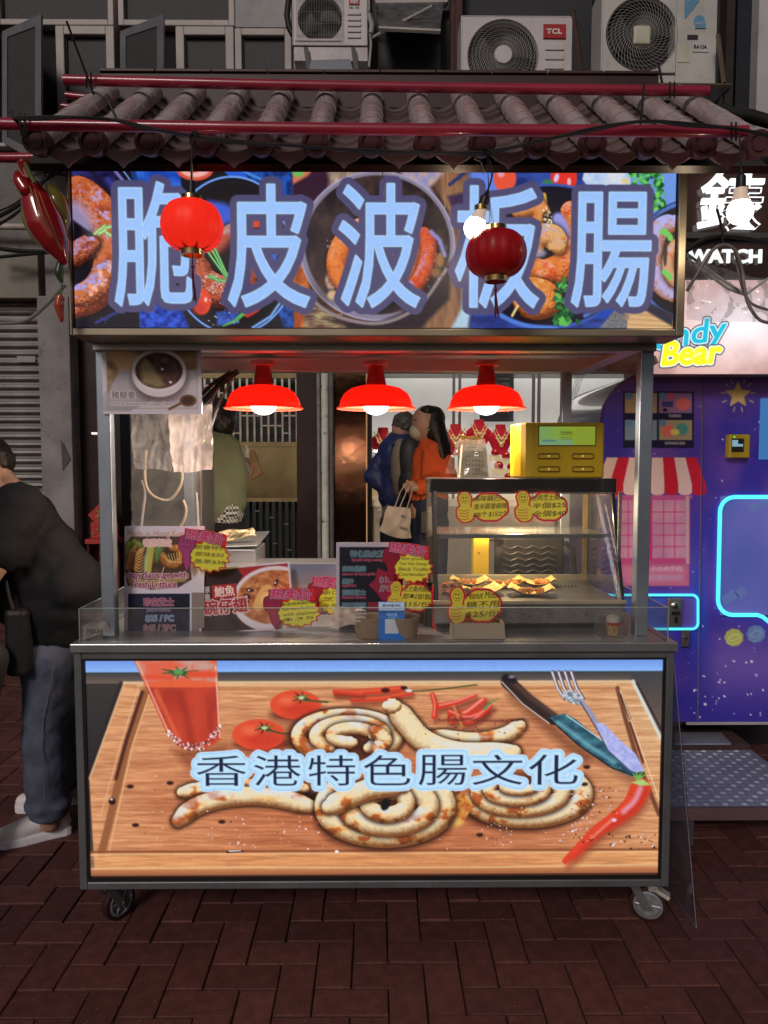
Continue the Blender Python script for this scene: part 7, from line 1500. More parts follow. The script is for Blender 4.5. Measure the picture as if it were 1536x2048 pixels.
t = MB(); t.box(W(400, 1130, 2.75).x, W(690, 1130, 2.75).x, 2.7, 3.1, ct+.0005, wz(1140, 2.75)); o = t.build('steel_worktop', STEEL, bevel=.004); tag(o, 'low steel worktop behind the left posters', 'worktop')
# stack of wrapped paper inside the guard at the left
o = thing('paper_stack', 'stack of white packets with dark lettering inside the left guard corner', 'paper stack', (W(188, 1280, 2.32).x, 2.33, ct))
for k in range(3):
    t = MB(); d = Vector((0, 0, .010*k)); A, B, Cc, D_ = W(165, 1282, 2.30+.01*k), W(212, 1262, 2.30+.01*k), W(212, 1248, 2.33+.01*k), W(166, 1266, 2.33+.01*k); t.slab(A+d, B+d, Cc+d, D_+d, (0, .03, .003)); t.build('packet', mat('packet_white', (.38, .36, .34), .35, var=.3, vs=30), o)
text_mesh('lettering', 'MOLINI', (174, 1258, 206, 1266), 2.293, mat('ink_dark', (.02, .02, .03), .5), o, .001)
# hanging bags and clear sheet at the left
crumple('plastic_bag', 'bunch of white plastic bags hanging right under the stew poster', 'plastic bags', [(334, 822), (424, 806), (426, 940), (346, 946)], 2.46, PB, .03, 40, 40, 21, .04)
crumple('plastic_bag', 'greyish clear plastic bags hanging left, close to the steel post', 'plastic bags', [(262, 822), (345, 818), (345, 942), (266, 936)], 2.50, glassmat('grey_plastic_bag', (.75, .73, .73), .07, .5, (.55, .52, .52), .15), .025, 30, 30, 22, .02)
crumple('clear_sheet', 'spattered clear plastic sheet hanging under the plastic bags', 'plastic sheet', [(262, 936), (406, 940), (404, 1058), (262, 1058)], 2.52, glassmat('spattered_sheet', (.92, .90, .88), .07, .16, (.45, .42, .40), .1), .02, seed=23)
o = thing('kitchen_cabinet', 'dull steel cabinet behind the hanging clear sheet', 'cabinet', (W(335, 1100, 3.35).x, 3.35, 0)); t = MB(); t.box(W(262, 1000, 3.3).x, W(404, 1000, 3.3).x, 3.3, 3.55, 0, wz(770, 3.3)); t.build('cabinet_body', mat('cabinet_steel', (.15, .14, .135), .4, .8, .5, 2, bump=.2, bs=6), o, bevel=.006)
t = MB(); t.box(W(382, 1000, 3.29).x, W(394, 1000, 3.29).x, 3.27, 3.3, .5, wz(900, 3.29)); t.build('cabinet_rib', STEEL, o)
PCb = mat('beige_cable', (.42, .36, .25), .5)
for i, (pts, m_) in enumerate([([(292, 900), (290, 960), (304, 990), (338, 1000), (362, 968), (364, 930)], PCb), ([(366, 1000), (372, 1020), (366, 1045), (352, 1062)], PCb), ([(284, 960), (290, 985), (286, 1020), (282, 1056)], mat('pale_cable', (.35, .33, .34), .5)), ([(392, 985), (394, 1010), (396, 1056)], mat('pale_cable', (.35, .33, .34), .5))]):
    P = crom(pts, 5); t = MB(); t.tube([W(p[0], p[1], 2.9) for p in P], .006, 8); o = t.build('kitchen_cable', m_, smooth=True); tag(o, ['looped beige cable behind the clear sheet', 'short beige cable curving below the loop', 'pale cable running down at the left of the sheet', 'pale cable running down at the right of the sheet'][i], 'cable')
for i, (a, b_, r_) in enumerate([((476, 742), (406, 804), .012), ((462, 744), (402, 790), .008), ((470, 748), (420, 860), .006), ((458, 746), (410, 835), .006)]):
    t = MB(); t.tube([W(a[0], a[1], 3.1), W((a[0]+b_[0])/2-6, (a[1]+b_[1])/2, 3.1), W(b_[0], b_[1], 3.1)], r_, 8); o = t.build('slanting_cable', CABLE if i < 2 else mat('pale_cable', (.35, .33, .34), .5), smooth=True); tag(o, ['thick black cable slanting down beside the left pendant lamp', 'thinner black cable slanting down beside the thick one', 'pale strip slanting past the green vest man, right one', 'pale strip slanting past the green vest man, left one'][i], 'cable')
for x_ in (1122, 1128):
    t = MB(); t.tube([W(x_+6, 744, 3.2), W(x_+3, 790, 3.22), W(x_, 845, 3.22)], .0035, 6); o = t.build('hanging_cable', CABLE); tag(o, ('left' if x_ < 1125 else 'right')+' of two thin black cables dropping beside the rear post', 'cable')
# ================================================================ CANDY MACHINE at the right
MY = 3.5
vm_ = thing('candy_machine', 'purple blue candy floss vending machine with cyan neon lines', 'vending machine', (W(1400, 1445, MY).x, MY+.4, .22))
mx0, mx1 = W(1196, 1000, MY).x, W(1556, 1000, MY).x; mz0, mz1 = wz(1446, MY), wz(745, MY); RR = .235
def outline(e=0):
    P = [(mx0-e, mz0), (mx1+e, mz0), (mx1+e, mz1+e)]
    P += [(mx0-e+(RR+e)*(1-math.sin(a)), mz1-RR+(RR+e)*math.cos(a)) for a in [PI/2*k/14 for k in range(15)]]
    return P
VB = mat('machine_side_blue', (.035, .03, .13), .3, coat=.3, var=.3, vs=3)
t = MB(); t.prism([(x, z) for x, z in outline()], MY+.004, MY+.85); t.build('machine_body', VB, vm_, smooth=True)
cm = paint_machine(); M0 = planepos(MY)
def mcut(X, Y):
    x, y, z = M0(X, Y); inside = (x > mx0) & (x < mx1) & (z > mz0) & (z < mz1); cxr, czr = mx0+RR, mz1-RR
    inside &= ~((x < cxr) & (z > czr) & ((x-cxr)**2+(z-czr)**2 > RR*RR))
    wi = (X > 1440) & (X < 1600) & (Y > 992) & (Y < 1232)
    return inside & ~wi
sheet('front_print', cm, M0, printmat('machine_print', 0, .3, 1.75), vm_, cut=mcut)
t = MB(); P = [(x, MY-.002, z) for x, z in outline()[3:]]; t.tube(P, .004, 6); t.build('edge_trim', mat('pinkish_trim', (.30, .17, .28), .4), vm_, smooth=True)
t = MB(); t.tube([W(1406, 744, MY-.001), W(1397, 1448, MY-.001)], .003, 5); t.build('door_gap', mat('gap_dark', (.08, .06, .12), .5), vm_)
t = MB(); t.box(W(1372, 1440, MY).x, mx1, MY-.006, MY+.004, mz0-.012, mz0); t.build('bottom_trim', mat('white_trim', (.4, .38, .42), .5), vm_)
# glowing window recess
t = MB(); x0, x1, z0, z1 = W(1438, 1000, MY).x, mx1+.0, wz(1232, MY), wz(990, MY)
win_m = bpy.data.materials.new('machine_window_glow'); win_m.use_nodes = True; T = win_m.node_tree; bb = T.nodes['Principled BSDF']; tc = T.nodes.new('ShaderNodeTexCoord'); nz = T.nodes.new('ShaderNodeTexNoise'); nz.inputs['Scale'].default_value = 2.2; cr_ = T.nodes.new('ShaderNodeValToRGB')
cr_.color_ramp.elements[0].color = (.045, .06, .26, 1); cr_.color_ramp.elements[0].position = .35; cr_.color_ramp.elements[1].color = (.12, .10, .36, 1); cr_.color_ramp.elements[1].position = .65
T.links.new(tc.outputs['Object'], nz.inputs[0]); T.links.new(nz.outputs[0], cr_.inputs[0]); T.links.new(cr_.outputs[0], bb.inputs['Emission Color']); bb.inputs['Emission Strength'].default_value = .85; bb.inputs['Base Color'].default_value = (.05, .06, .2, 1)
t.box(x0, x1, MY+.001, MY+.003, z0, z1); t.build('window_pane', win_m, vm_)
for (a_, b_, c_, d_) in [((1496, 1012), (1536, 998), (1542, 1010), (1502, 1026)), ((1468, 1184), (1484, 1172), (1496, 1186), (1480, 1200)), ((1442, 1196), (1466, 1178), (1480, 1194), (1452, 1210))]: t = MB(); t.slab(W(*a_, MY-.001), W(*b_, MY-.001), W(*c_, MY-.001), W(*d_, MY-.001), (0, .001, 0)); t.build('window_reflection_strip', mat('window_strip_glow', (.10, .14, .34), .4, emit=(.05, .08, .24), es=.7), vm_)  # slanted reflections drawn on the pane as faintly glowing strips
NEO = emat('cyan_neon', (.10, .86, .95), 1.35)
def neon(pts, name, r=.0085):
    t = MB(); t.tube([W(p[0], p[1], MY-.01) for p in pts], r, 8); t.build(name, NEO, vm_, smooth=True)
def rc(cx, cy, r, a0, a1): return [(cx+math.cos(math.radians(a0+(a1-a0)*k/6))*r, cy+math.sin(math.radians(a0+(a1-a0)*k/6))*r) for k in range(7)]
neon([(1560, 994)]+rc(1470, 1024, 30, 270, 180)+rc(1466, 1200, 30, 180, 90)+[(1515, 1230)]+[(1526, 1234), (1536, 1242), (1560, 1262)], 'window_neon', .0095)
neon([(1200, 1190)]+rc(1384, 1202, 12, 270, 360)+rc(1384, 1246, 12, 0, 90)+[(1200, 1258)], 'slot_neon', .006)
# coin unit, lock, screen
t = MB(); t.box(W(1334, 1200, MY).x, W(1363, 1200, MY).x, MY-.012, MY, wz(1254, MY), wz(1197, MY)); cu_ = t.build('coin_unit', mat('coin_steel', (.3, .28, .28), .35, .8, .3), vm_, bevel=.003)
p = W(1350, 1212, MY-.014); t = MB(); t.lathe([(0, -.008), (.012, -.007), (.018, -.004), (.020, 0)], p, 24, ax='y'); t.build('coin_dial', CHR, cu_, smooth=True); t = MB(); t.box(p.x-.002, p.x+.002, p.y-.012, p.y-.008, p.z-.012, p.z+.012); t.build('coin_slit', BLACKP, cu_)
t = MB(); t.box(W(1341, 1225, MY).x, W(1358, 1225, MY).x, MY-.016, MY-.011, wz(1230, MY), wz(1223, MY)); t.box(W(1347, 1236, MY).x, W(1353, 1236, MY).x, MY-.016, MY-.011, wz(1246, MY), wz(1233, MY)); t.build('coin_label', BLACKP, cu_)
t = MB(); t.box(W(1362, 1262, MY).x, W(1377, 1262, MY).x, MY-.014, MY, wz(1294, MY), wz(1258, MY)); lk = t.build('lock_plate', mat('coin_steel', (.3, .28, .28), .35), vm_, bevel=.003); p = W(1371, 1275, MY-.016); t = MB(); t.lathe([(0, -.006), (.008, -.005), (.010, 0)], p, 16, ax='y'); t.build('lock_cylinder', CHR, lk, smooth=True)
t = MB(); t.box(W(1450, 870, MY).x, W(1492, 870, MY).x, MY-.045, MY, wz(916, MY), wz(869, MY)); pt = t.build('payment_reader', mat('reader_yellow', (.35, .26, .02), .4), vm_, bevel=.006)
t = MB(); a_, b_ = W(1464, 877, MY-.047), W(1487, 904, MY-.047); t.box(a_.x, b_.x, MY-.048, MY-.046, b_.z, a_.z); t.build('reader_screen', BLACKP, pt)
t = MB(); a_, b_ = W(1465, 880, MY-.05), W(1476, 893, MY-.05); t.box(a_.x, b_.x, MY-.0495, MY-.0485, b_.z, a_.z); a_, b_ = W(1476, 888, MY-.05), W(1486, 893, MY-.05); t.box(a_.x, b_.x, MY-.0495, MY-.0485, b_.z, a_.z); t.build('screen_glow', emat('reader_glow', (.25, .42, .55), .9), pt)
t = MB(); t.ball(W(1469, 874, MY-.047), .003, 8, 6); t.build('green_light', emat('green_led', (.2, 1, .2), 1.5), pt)
t = MB(); a_, b_ = W(1521, 797, MY), W(1560, 919, MY); t.box(a_.x, b_.x, MY-.006, MY, b_.z, a_.z); t.build('blue_screen', emat('blue_screen', (.05, .17, .42), 1.0), vm_)
# lit header board with the name
cs_ = paint_candy_sign(); HY = 3.36
hd = thing('candy_sign', 'backlit pink header board reading Candy Bear above the purple machine', 'sign', (W(1440, 745, HY).x, HY, wz(745, HY)))
sheet('lit_face', cs_, planepos(HY), printmat('backlit_header', 1.25), hd)
a_, b_ = W(1296, 560, HY), W(1600, 748, HY); t = MB(); t.box(a_.x, b_.x, HY+.004, HY+.3, b_.z, a_.z); t.build('header_box', mat('header_pink', (.35, .25, .24), .5), hd)
t = MB(); p = W(1262, 735, 3.45); t.lathe([(0, 0), (.10, .005), (.13, .03), (.12, .06), (0, .07)], (p.x, 3.45, p.z-.02), 28); t.build('pink_dome', mat('dome_pink', (.40, .25, .20), .5), hd, smooth=True)
# clear rain sheet and loose wires over the header
crumple('rain_sheet', 'crumpled clear plastic rain sheet over the candy machine header', 'plastic sheet', [(1372, 518), (1560, 566), (1560, 648), (1374, 640)], 3.25, glassmat('rain_plastic', (.93, .95, .97), .08, .20, (.55, .60, .66), .12), .10, 30, 20, 31)
crumple('rain_sheet', 'clear plastic rain sheet edge draped behind the rear right post', 'plastic sheet', [(1150, 742), (1172, 742), (1150, 800), (1140, 818)], 3.4, glassmat('rain_plastic'), .05, 12, 12, 33)
t = MB(); t.tube([W(p[0], p[1], 3.1) for p in crom([(1374, 582), (1396, 545), (1420, 506), (1444, 490), (1470, 500), (1484, 540), (1490, 585), (1500, 615), (1520, 640), (1550, 648)], 6)], .007, 8); t.tube([W(p[0], p[1], 3.12) for p in crom([(1440, 490), (1468, 498), (1478, 550), (1496, 600), (1530, 618), (1560, 620)], 6)], .006, 8); o = t.build('loose_wiring', mat('grey_wire', (.22, .18, .17), .4, var=.4, vs=30), smooth=True); tag(o, 'loop of taped grey and black wires in front of the WATCH sign', 'wires')
t = MB(); t.tube([W(p[0], p[1], 3.14) for p in crom([(1360, 505), (1400, 488), (1446, 482), (1500, 482), (1560, 486)], 6)], .013, 8); t.tube([W(p[0], p[1], 3.12) for p in crom([(1360, 512), (1410, 478), (1470, 474), (1560, 490)], 6)], .009, 8); t.tube([W(1434, 418, 3.1), W(1440, 440, 3.1), W(1446, 470, 3.1), W(1444, 490, 3.1)], .006, 6); o = t.build('wire_bundle', CABLE, smooth=True); tag(o, 'bundle of black wires strung level across the watch sign', 'wires')
t = MB(); 
for q in ((1386, 522), (1395, 538)): t.tube([W(q[0]-12, q[1]-14, 3.2), W(q[0]+62, q[1]+40, 3.2), W(1490, 590, 3.2)], .006, 6)
t.tube([W(1490, 590, 3.2), W(1560, 540, 3.2)], .005, 6); o = t.build('sheet_rope', mat('pale_rope', (.4, .4, .36), .5)); tag(o, 'pale ropes holding the clear rain sheet', 'rope')
# step platform and plates
st = thing('step_platform', 'low diamond plate platform step in front of the candy machine', 'platform', (W(1450, 1640, 2.86).x, 3.1, 0)); zp = .155
DPL = mat('diamond_plate', (.34, .36, .46), .36, .45, .2, 4, dirt=.25); px0, px1 = W(1366, 1612, 2.84).x-.30, W(1650, 1612, 2.84).x
t = MB(); t.box(px0, px1, 2.84, 3.42, zp-.02, zp); t.build('platform_top', DPL, st)
t = MB(); t.box(px0, px1, 2.82, 2.84, zp-.045, zp+.002); t.build('platform_edge', mat('worn_edge', (.16, .10, .10), .5, .3), st)
t = MB(); t.box(px0+.02, px1, 2.87, 2.89, 0, zp-.045) if False else t.box(px0+.32, px0+.345, 2.84, 2.87, 0, zp-.045); t.build('platform_leg', mat('leg_dark', (.06, .06, .07), .5), st); t = MB(); t.box(px0+.02, px1, 3.3, 3.32, 0, zp-.02); t.build('platform_leg', MATS['leg_dark'], st)
t = MB()
for i in range(34):
    for j in range(17):
        cx_, cy_ = px0+.02+i*.038, 2.86+j*.034; d = 1 if (i+j) % 2 else -1
        if cx_ > px1-.02: continue
        for k in (-1, 0, 1):
            ox_ = k*.0065; a = Vector((cx_-.011+ox_*.7, cy_-.008*d-ox_*d*.8, zp)); b_ = Vector((cx_+.011+ox_*.7, cy_+.008*d-ox_*d*.8, zp)); w_ = Vector((0.0017, -.0017*d, 0)); t.add([a-w_, a+w_, b_+w_, b_-w_, (a+b_)/2+Vector((0, 0, .0035))], [(0, 1, 4), (1, 2, 4), (2, 3, 4), (3, 0, 4)])
t.build('tread_bar', DPL, st, kind='stuff')
t = MB(); A = [W(1362, 1466, 3.5), W(1440, 1466, 3.5)]; q = G(1362, 1490, .20), G(1460, 1488, .20); t.slab(G(1350, 1490, .18), G(1462, 1490, .18), G(1442, 1468, .18), G(1350, 1468, .18), (0, 0, .008)); o = t.build('loose_plate', DPL); tag(o, 'small loose tread plate lying under the candy machine', 'metal plate')
t = MB(); t.box(px0, px1, 3.43, 3.7, 0, .175); o = t.build('brick_kerb', mat('dark_kerb', (.06, .03, .03), .8, var=.4, vs=12)); tag(o, 'low dark kerb under the candy machine behind the platform', 'kerb')
t = MB(); t.box(W(1372, 1445, 3.9).x, W(1560, 1445, 3.9).x, 3.9, 3.95, 0, .24); o = t.build('machine_plinth', BLACKP, vm_)

# ================================================================ PEOPLE
def remesh(name, prims, m, parent, vox=.010, smooth=3, kind=None):
    """one continuous skin over tapered limbs: prims = ('c', p0, r0, p1, r1[, flat]) or ('e', centre, (rx, ry, rz)[, rot])"""
    t = MB()
    for p in prims:
        if p[0] == 'c':
            a, r0, b_, r1 = Vector(p[1]), p[2], Vector(p[3]), p[4]; n = 6; t.tube([a.lerp(b_, i/n) for i in range(n+1)], [r0+(r1-r0)*i/n for i in range(n+1)], 14); t.ball(a, r0*.995, 14, 9); t.ball(b_, r1*.995, 14, 9)
        else:
            s = MB(); s.ball((0, 0, 0), p[2], 20, 14); R_ = Matrix.Rotation(p[3], 4, 'Y') if len(p) > 3 else Matrix.Identity(4); s.v = [tuple(R_ @ Vector(v)+Vector(p[1])) for v in s.v]; t.add(s.v, s.f)
    o = t.build(name, m, parent, smooth=2)
    md = o.modifiers.new('r', 'REMESH'); md.mode = 'VOXEL'; md.voxel_size = vox; md.use_smooth_shade = True
    ms = o.modifiers.new('s', 'SMOOTH'); ms.iterations = smooth; ms.factor = .6
    me = bpy.data.meshes.new_from_object(o.evaluated_get(bpy.context.evaluated_depsgraph_get())); old = o.data; o.modifiers.clear(); o.data = me; bpy.data.meshes.remove(old); me.polygons.foreach_set('use_smooth', [True]*len(me.polygons))
    return o
def wrinkle(o, amp, sc, seed=0):
    me = o.data
    for v in me.vertices:
        n = noise.noise(v.co*sc+Vector((seed, 0, 0)))+.5*noise.noise(v.co*sc*2.3+Vector((seed, 5, 0))); v.co += v.normal*n*amp
    me.update()
SKIN = mat('skin', (.42, .235, .165), .5, var=.06, vs=20); SKIN2 = mat('skin_warm', (.36, .19, .13), .5, var=.06, vs=20)
HAIR = mat('black_hair', (.010, .008, .008), .42, var=.4, vs=90, stretch=(1, 1, .1), bump=.3, bs=160); HAIRG = mat('greying_hair', (.06, .05, .04), .5, var=.7, vs=60, bump=.4, bs=160)
DEN = mat('blue_denim', (.085, .098, .15), .8, var=.3, vs=14, bump=.25, bs=260); BLK = mat('black_cotton', (.005, .005, .007), .85, var=.3, vs=10, bump=.1, bs=120)
# --- man bending over at the left
Y = 2.95; P = lambda x, y, d=0: tuple(W(x, y, Y+d))
man = thing('person', 'person in black T-shirt and blue jeans bending forward at the left edge', 'person', W(90, 1690, Y)); man.location.z = 0
remesh('body', [('e', P(-24, 928), (.085, .078, .105), .5), ('c', P(-8, 952), .055, P(30, 1004), .07), ('c', P(50, 1050), .12, P(105, 1180), .12), ('c', P(105, 1180), .12, P(102, 1290), .085),
    ('c', P(8, 1060, -.16), .055, P(0, 1120, -.2), .046), ('c', P(0, 1120, -.2), .046, P(-55, 1200, -.25), .036), ('e', P(-64, 1212, -.25), (.045, .02, .05)), ('c', P(104, 1290, -.05), .07, P(96, 1450, -.05), .065), ('c', P(96, 1450, -.05), .062, P(100, 1645, -.05), .04), ('c', P(108, 1290, .12), .07, P(128, 1450, .2), .055), ('c', P(128, 1450, .2), .06, P(122, 1590, .2), .04),
    ('e', P(-42, 954, -.03), (.02, .015, .02)), ('e', P(-4, 946, -.08), (.018, .014, .030))], SKIN, man, .011)
sh_ = remesh('t_shirt', [('c', P(46, 1044), .135, P(122, 1175), .155), ('c', P(122, 1175), .155, P(106, 1250), .150), ('e', P(150, 1165), (.105, .17, .13)), ('e', P(112, 1215), (.15, .17, .12)), ('c', P(28, 998), .072, P(56, 1046), .125), ('c', P(84, 1100), .145, P(72, 1160), .15), ('c', P(40, 1015, -.12), .10, P(16, 1080, -.17), .085), ('c', P(16, 1070, -.17), .085, P(6, 1098, -.18), .088), ('c', P(100, 1230), .155, P(100, 1278), .128), ('e', P(60, 1200), (.14, .15, .12))], BLK, man, .012, 4); wrinkle(sh_, .008, 5); wrinkle(sh_, .006, 14)
jn = remesh('jeans', [('c', P(106, 1250, 0), .14, P(102, 1300, 0), .132), ('c', P(94, 1310, -.06), .100, P(90, 1450, -.06), .087), ('c', P(90, 1450, -.06), .085, P(94, 1580, -.05), .082), ('c', P(124, 1300, .12), .10, P(132, 1450, .2), .085), ('c', P(132, 1450, .2), .082, P(134, 1545, .22), .076), ('e', P(95, 1606, -.05), (.092, .085, .05)), ('e', P(97, 1626, -.05), (.080, .075, .03))], DEN, man, .011, 3); wrinkle(jn, .008, 6, 3); wrinkle(jn, .006, 16, 5)
t = MB(); t.tube([W(p[0], p[1], 2.80) for p in crom([(114, 1296), (106, 1340), (94, 1400), (86, 1450), (84, 1500), (88, 1560), (88, 1600)], 5)], .0016, 5); t.build('seam', mat('denim_seam', (.16, .16, .17), .7), man)
hr = remesh('hair', [('e', P(-22, 912), (.088, .082, .080), .3), ('e', P(-8, 922, .01), (.070, .074, .07), .3)], HAIR, man, .009, 2); wrinkle(hr, .005, 40)
SHOE = mat('white_leather', (.80, .74, .76), .45, var=.08, vs=8); SOLE = mat('white_sole', (.80, .78, .84), .5, var=.05)
def shoe(toe, heel, dY):
    a, b_ = G(*heel), G(*toe); a.z = b_.z = 0; d = (b_-a); L = d.length; ex = d.normalized(); ey = Vector((-ex.y, ex.x, 0)); fn = lambda u, v, h: a+ex*(u*L)+ey*v+Vector((0, 0, h))
    prof = [(-.02, .028, .0), (.05, .036, 0), (.3, .038, 0), (.6, .048, 0), (.85, .046, 0), (.97, .030, 0), (1.0, .012, 0)]
    t = MB(); 
    o_ = [fn(u, w_, 0) for u, w_, _ in prof]+[fn(u, -w_, 0) for u, w_, _ in prof[::-1]]; n = len(o_); t.add(o_+[p+Vector((0, 0, .034)) for p in o_], [tuple(range(n)), tuple(range(n, 2*n))]+[(i, (i+1) % n, n+(i+1) % n, n+i) for i in range(n)]); s1 = t.build('shoe_sole', SOLE, man, bevel=.006)
    pr = [('c', fn(.1, 0, .05), .036, fn(.35, 0, .075), .042), ('c', fn(.35, 0, .075), .040, fn(.62, 0, .055), .040), ('c', fn(.62, 0, .052), .042, fn(.88, 0, .042), .032), ('c', fn(.12, 0, .06), .038, fn(.16, 0, .10), .04)]
    s2 = remesh('shoe', [(q[0], tuple(q[1]), q[2], tuple(q[3]), q[4]) for q in pr], SHOE, man, .006, 2)
    t = MB()
    for k in range(5): u = .42+k*.06; hh = .115-k*.012; t.tube([fn(u, -.022, hh-.008), fn(u+.01, 0, hh), fn(u, .022, hh-.008)], .003, 5)
    t.build('lace', mat('lace_white', (.6, .56, .56), .7), s2)
shoe((-12, 1696), (140, 1664), 0); shoe((30, 1624), (170, 1600), 0)
t = MB(); A, B = W(14, 1205, 2.78), W(62, 1350, 2.78)
t.box(A.x, B.x, 2.74, 2.84, B.z, A.z-.02); bg_ = t.build('shoulder_bag', mat('black_bag', (.008, .008, .009), .6, var=.3), bevel=.02); tag(bg_, 'black shoulder bag hanging in front of the bending person', 'bag')
t = MB(); t.tube([W(12, 1162, 2.76), W(20, 1200, 2.76), W(30, 1230, 2.76)], .006, 6); t.build('bag_strap', mat('strap_black', (.02, .018, .018), .8), bg_)
# neighbour's knee at the far lower left
kn = thing('person', 'dark clothed knee of a second person at the far left edge', 'person', W(-20, 1400, 2.7)); kn.location.z = 0; Pk = lambda x, y, d=0: tuple(W(x, y, 2.7+d))
remesh('body', [('c', Pk(-110, 1290), .09, Pk(-22, 1318), .07), ('c', Pk(-22, 1318), .07, Pk(-60, 1500), .05), ('c', Pk(-60, 1500), .05, (Pk(-60, 1500)[0], 2.7, .05), .04), ('c', Pk(-110, 1290), .10, Pk(-150, 1050), .15), ('e', Pk(-150, 920), (.09, .09, .11))], mat('dark_grey_cloth', (.03, .027, .03), .8), kn, .014)
# --- man in green vest behind the plastic bags (back view)
Y = 3.85; P = lambda x, y, d=0: tuple(W(x, y, Y+d))
gm = thing('person', 'person in sage green vest seen from behind at the brass gate', 'person', W(440, 1400, Y)); gm.location.z = 0
zf = (P(430, 1270)[0], Y, .08)
remesh('body', [('e', P(440, 842), (.075, .09, .105)), ('c', P(438, 868), .05, P(436, 900), .055), ('c', P(430, 910), .11, P(434, 1040), .12), ('c', P(400, 895), .05, P(372, 960), .045), ('c', P(372, 960), .042, P(400, 1000, -.1), .035), ('c', P(466, 905), .05, P(486, 955, .1), .045), ('c', P(486, 955, .1), .04, P(505, 925, .25), .032), ('e', P(508, 920, .28), (.03, .03, .045)), ('c', P(415, 1060), .085, P(412, 1250), .06), ('c', P(412, 1250), .06, (P(412, 1250)[0], Y, .08), .045), ('c', P(455, 1060), .085, P(455, 1250), .06), ('c', P(455, 1250), .06, (P(455, 1250)[0], Y, .08), .045),
    ('e', (P(412, 1250)[0], Y+.07, .035), (.045, .12, .035)), ('e', (P(455, 1250)[0], Y+.07, .035), (.045, .12, .035))], SKIN2, gm, .012)
v = remesh('vest', [('c', P(424, 898), .135, P(432, 1000), .15), ('c', P(452, 900), .085, P(460, 960), .10), ('c', P(432, 1000), .148, P(432, 1015), .138), ('c', P(446, 945), .12, P(452, 1005), .105), ('e', P(438, 872), (.06, .06, .03))], mat('sage_green_cloth', (.145, .16, .095), .85, var=.15, vs=6, bump=.2, bs=90), gm, .012, 4); wrinkle(v, .008, 7); wrinkle(v, .005, 18)
CHK = mat('checked_shirt', (.3, .3, .31), .8); T = CHK.node_tree; ck = T.nodes.new('ShaderNodeTexChecker'); ck.inputs['Scale'].default_value = 75; ck.inputs[1].default_value = (.5, .5, .5, 1); ck.inputs[2].default_value = (.03, .03, .035, 1); tcn = T.nodes.new('ShaderNodeTexCoord'); T.links.new(tcn.outputs['Object'], ck.inputs[0]); T.links.new(ck.outputs[0], T.nodes['Principled BSDF'].inputs['Base Color'])
remesh('shirt', [('c', P(434, 1000), .140, P(436, 1020), .136), ('c', P(403, 915), .066, P(376, 965), .062), ('c', P(376, 965), .06, P(404, 1000, -.1), .05), ('c', P(466, 905), .05, P(482, 948, .1), .055)], CHK, gm, .012)
remesh('trousers', [('c', P(434, 1030), .125, P(434, 1060), .12), ('c', P(412, 1070), .095, P(410, 1250), .08), ('c', P(458, 1070), .095, P(458, 1250), .08), ('c', P(410, 1250), .08, (P(410, 1250)[0], Y, .1), .07), ('c', P(458, 1250), .08, (P(458, 1250)[0], Y, .1), .07)], BLK, gm, .014)
h_ = remesh('hair', [('e', P(440, 832, .01), (.088, .10, .095)), ('e', P(440, 846, -.03), (.08, .08, .08))], HAIR, gm, .009); wrinkle(h_, .005, 40)
t = MB(); t.lathe([(.062, 0), (.068, .008), (.066, .024), (.060, .028)], P(439, 884), 24); t.build('striped_collar', CHK, gm, smooth=True)
a_, b_ = W(492, 905, 4.05), W(522, 958, 4.05); t = MB(); t.slab(W(484, 908, 4.05), W(506, 900, 4.05), W(524, 948, 4.05), W(500, 962, 4.05), (0, .05, 0)); o = t.build('paper_bag', mat('brown_paper_bag', (.26, .17, .09), .8, bump=.3, bs=40), bevel=.006); tag(o, 'brown paper bag held by the green vest person', 'paper bag')
crumple('white_napkin', 'crumpled white napkin above the brown paper bag', 'napkin', [(478, 896), (496, 890), (500, 914), (484, 918)], 4.0, mat('napkin_white', (.5, .45, .42), .8), .04, 10, 10, 41)
# --- man with backpack looking at the window
Y = 5.0; P = lambda x, y, d=0: tuple(W(x, y, Y+d))
bm_n = thing('person', 'person in navy jacket with grey backpack looking at the jewellery', 'person', W(815, 1300, Y)); bm_n.location.z = 0
remesh('body', [('e', P(805, 858), (.072, .088, .100), .1), ('c', P(808, 885), .05, P(806, 905), .06), ('c', P(800, 930), .13, P(806, 1010), .13), ('c', P(768, 915), .05, P(744, 950), .045), ('c', P(744, 950), .042, P(782, 985, -.05), .032), ('e', P(787, 993, -.06), (.03, .022, .035)), ('c', P(787, 996, -.06), .012, P(790, 1008, -.06), .009), ('c', P(782, 996, -.06), .012, P(783, 1008, -.06), .009), ('c', P(777, 994, -.06), .011, P(777, 1005, -.06), .009), ('e', P(795, 862, -.06), (.012, .018, .028)), ('c', P(790, 1040), .09, P(790, 1180), .065), ('c', P(790, 1180), .065, (P(790, 1180)[0], Y, .07), .045), ('c', P(825, 1040), .09, P(825, 1180), .065), ('c', P(825, 1180), .065, (P(825, 1180)[0], Y, .07), .045), ('e', (P(790, 1180)[0], Y+.06, .035), (.045, .12, .035)), ('e', (P(825, 1180)[0], Y+.06, .035), (.045, .12, .035))], SKIN2, bm_n, .011)
NAVY = mat('navy_nylon', (.016, .024, .10), .5, var=.25, vs=7, bump=.2, bs=40)
j = remesh('jacket', [('c', P(800, 905), .145, P(800, 990), .15), ('c', P(776, 902), .075, P(768, 925), .075), ('c', P(768, 920), .072, P(745, 952), .06), ('c', P(745, 952), .06, P(776, 982, -.05), .048), ('e', P(822, 893), (.11, .09, .055)), ('c', P(826, 905), .12, P(830, 990), .12)], NAVY, bm_n, .011, 3); wrinkle(j, .006, 9, 2); wrinkle(j, .006, 22)
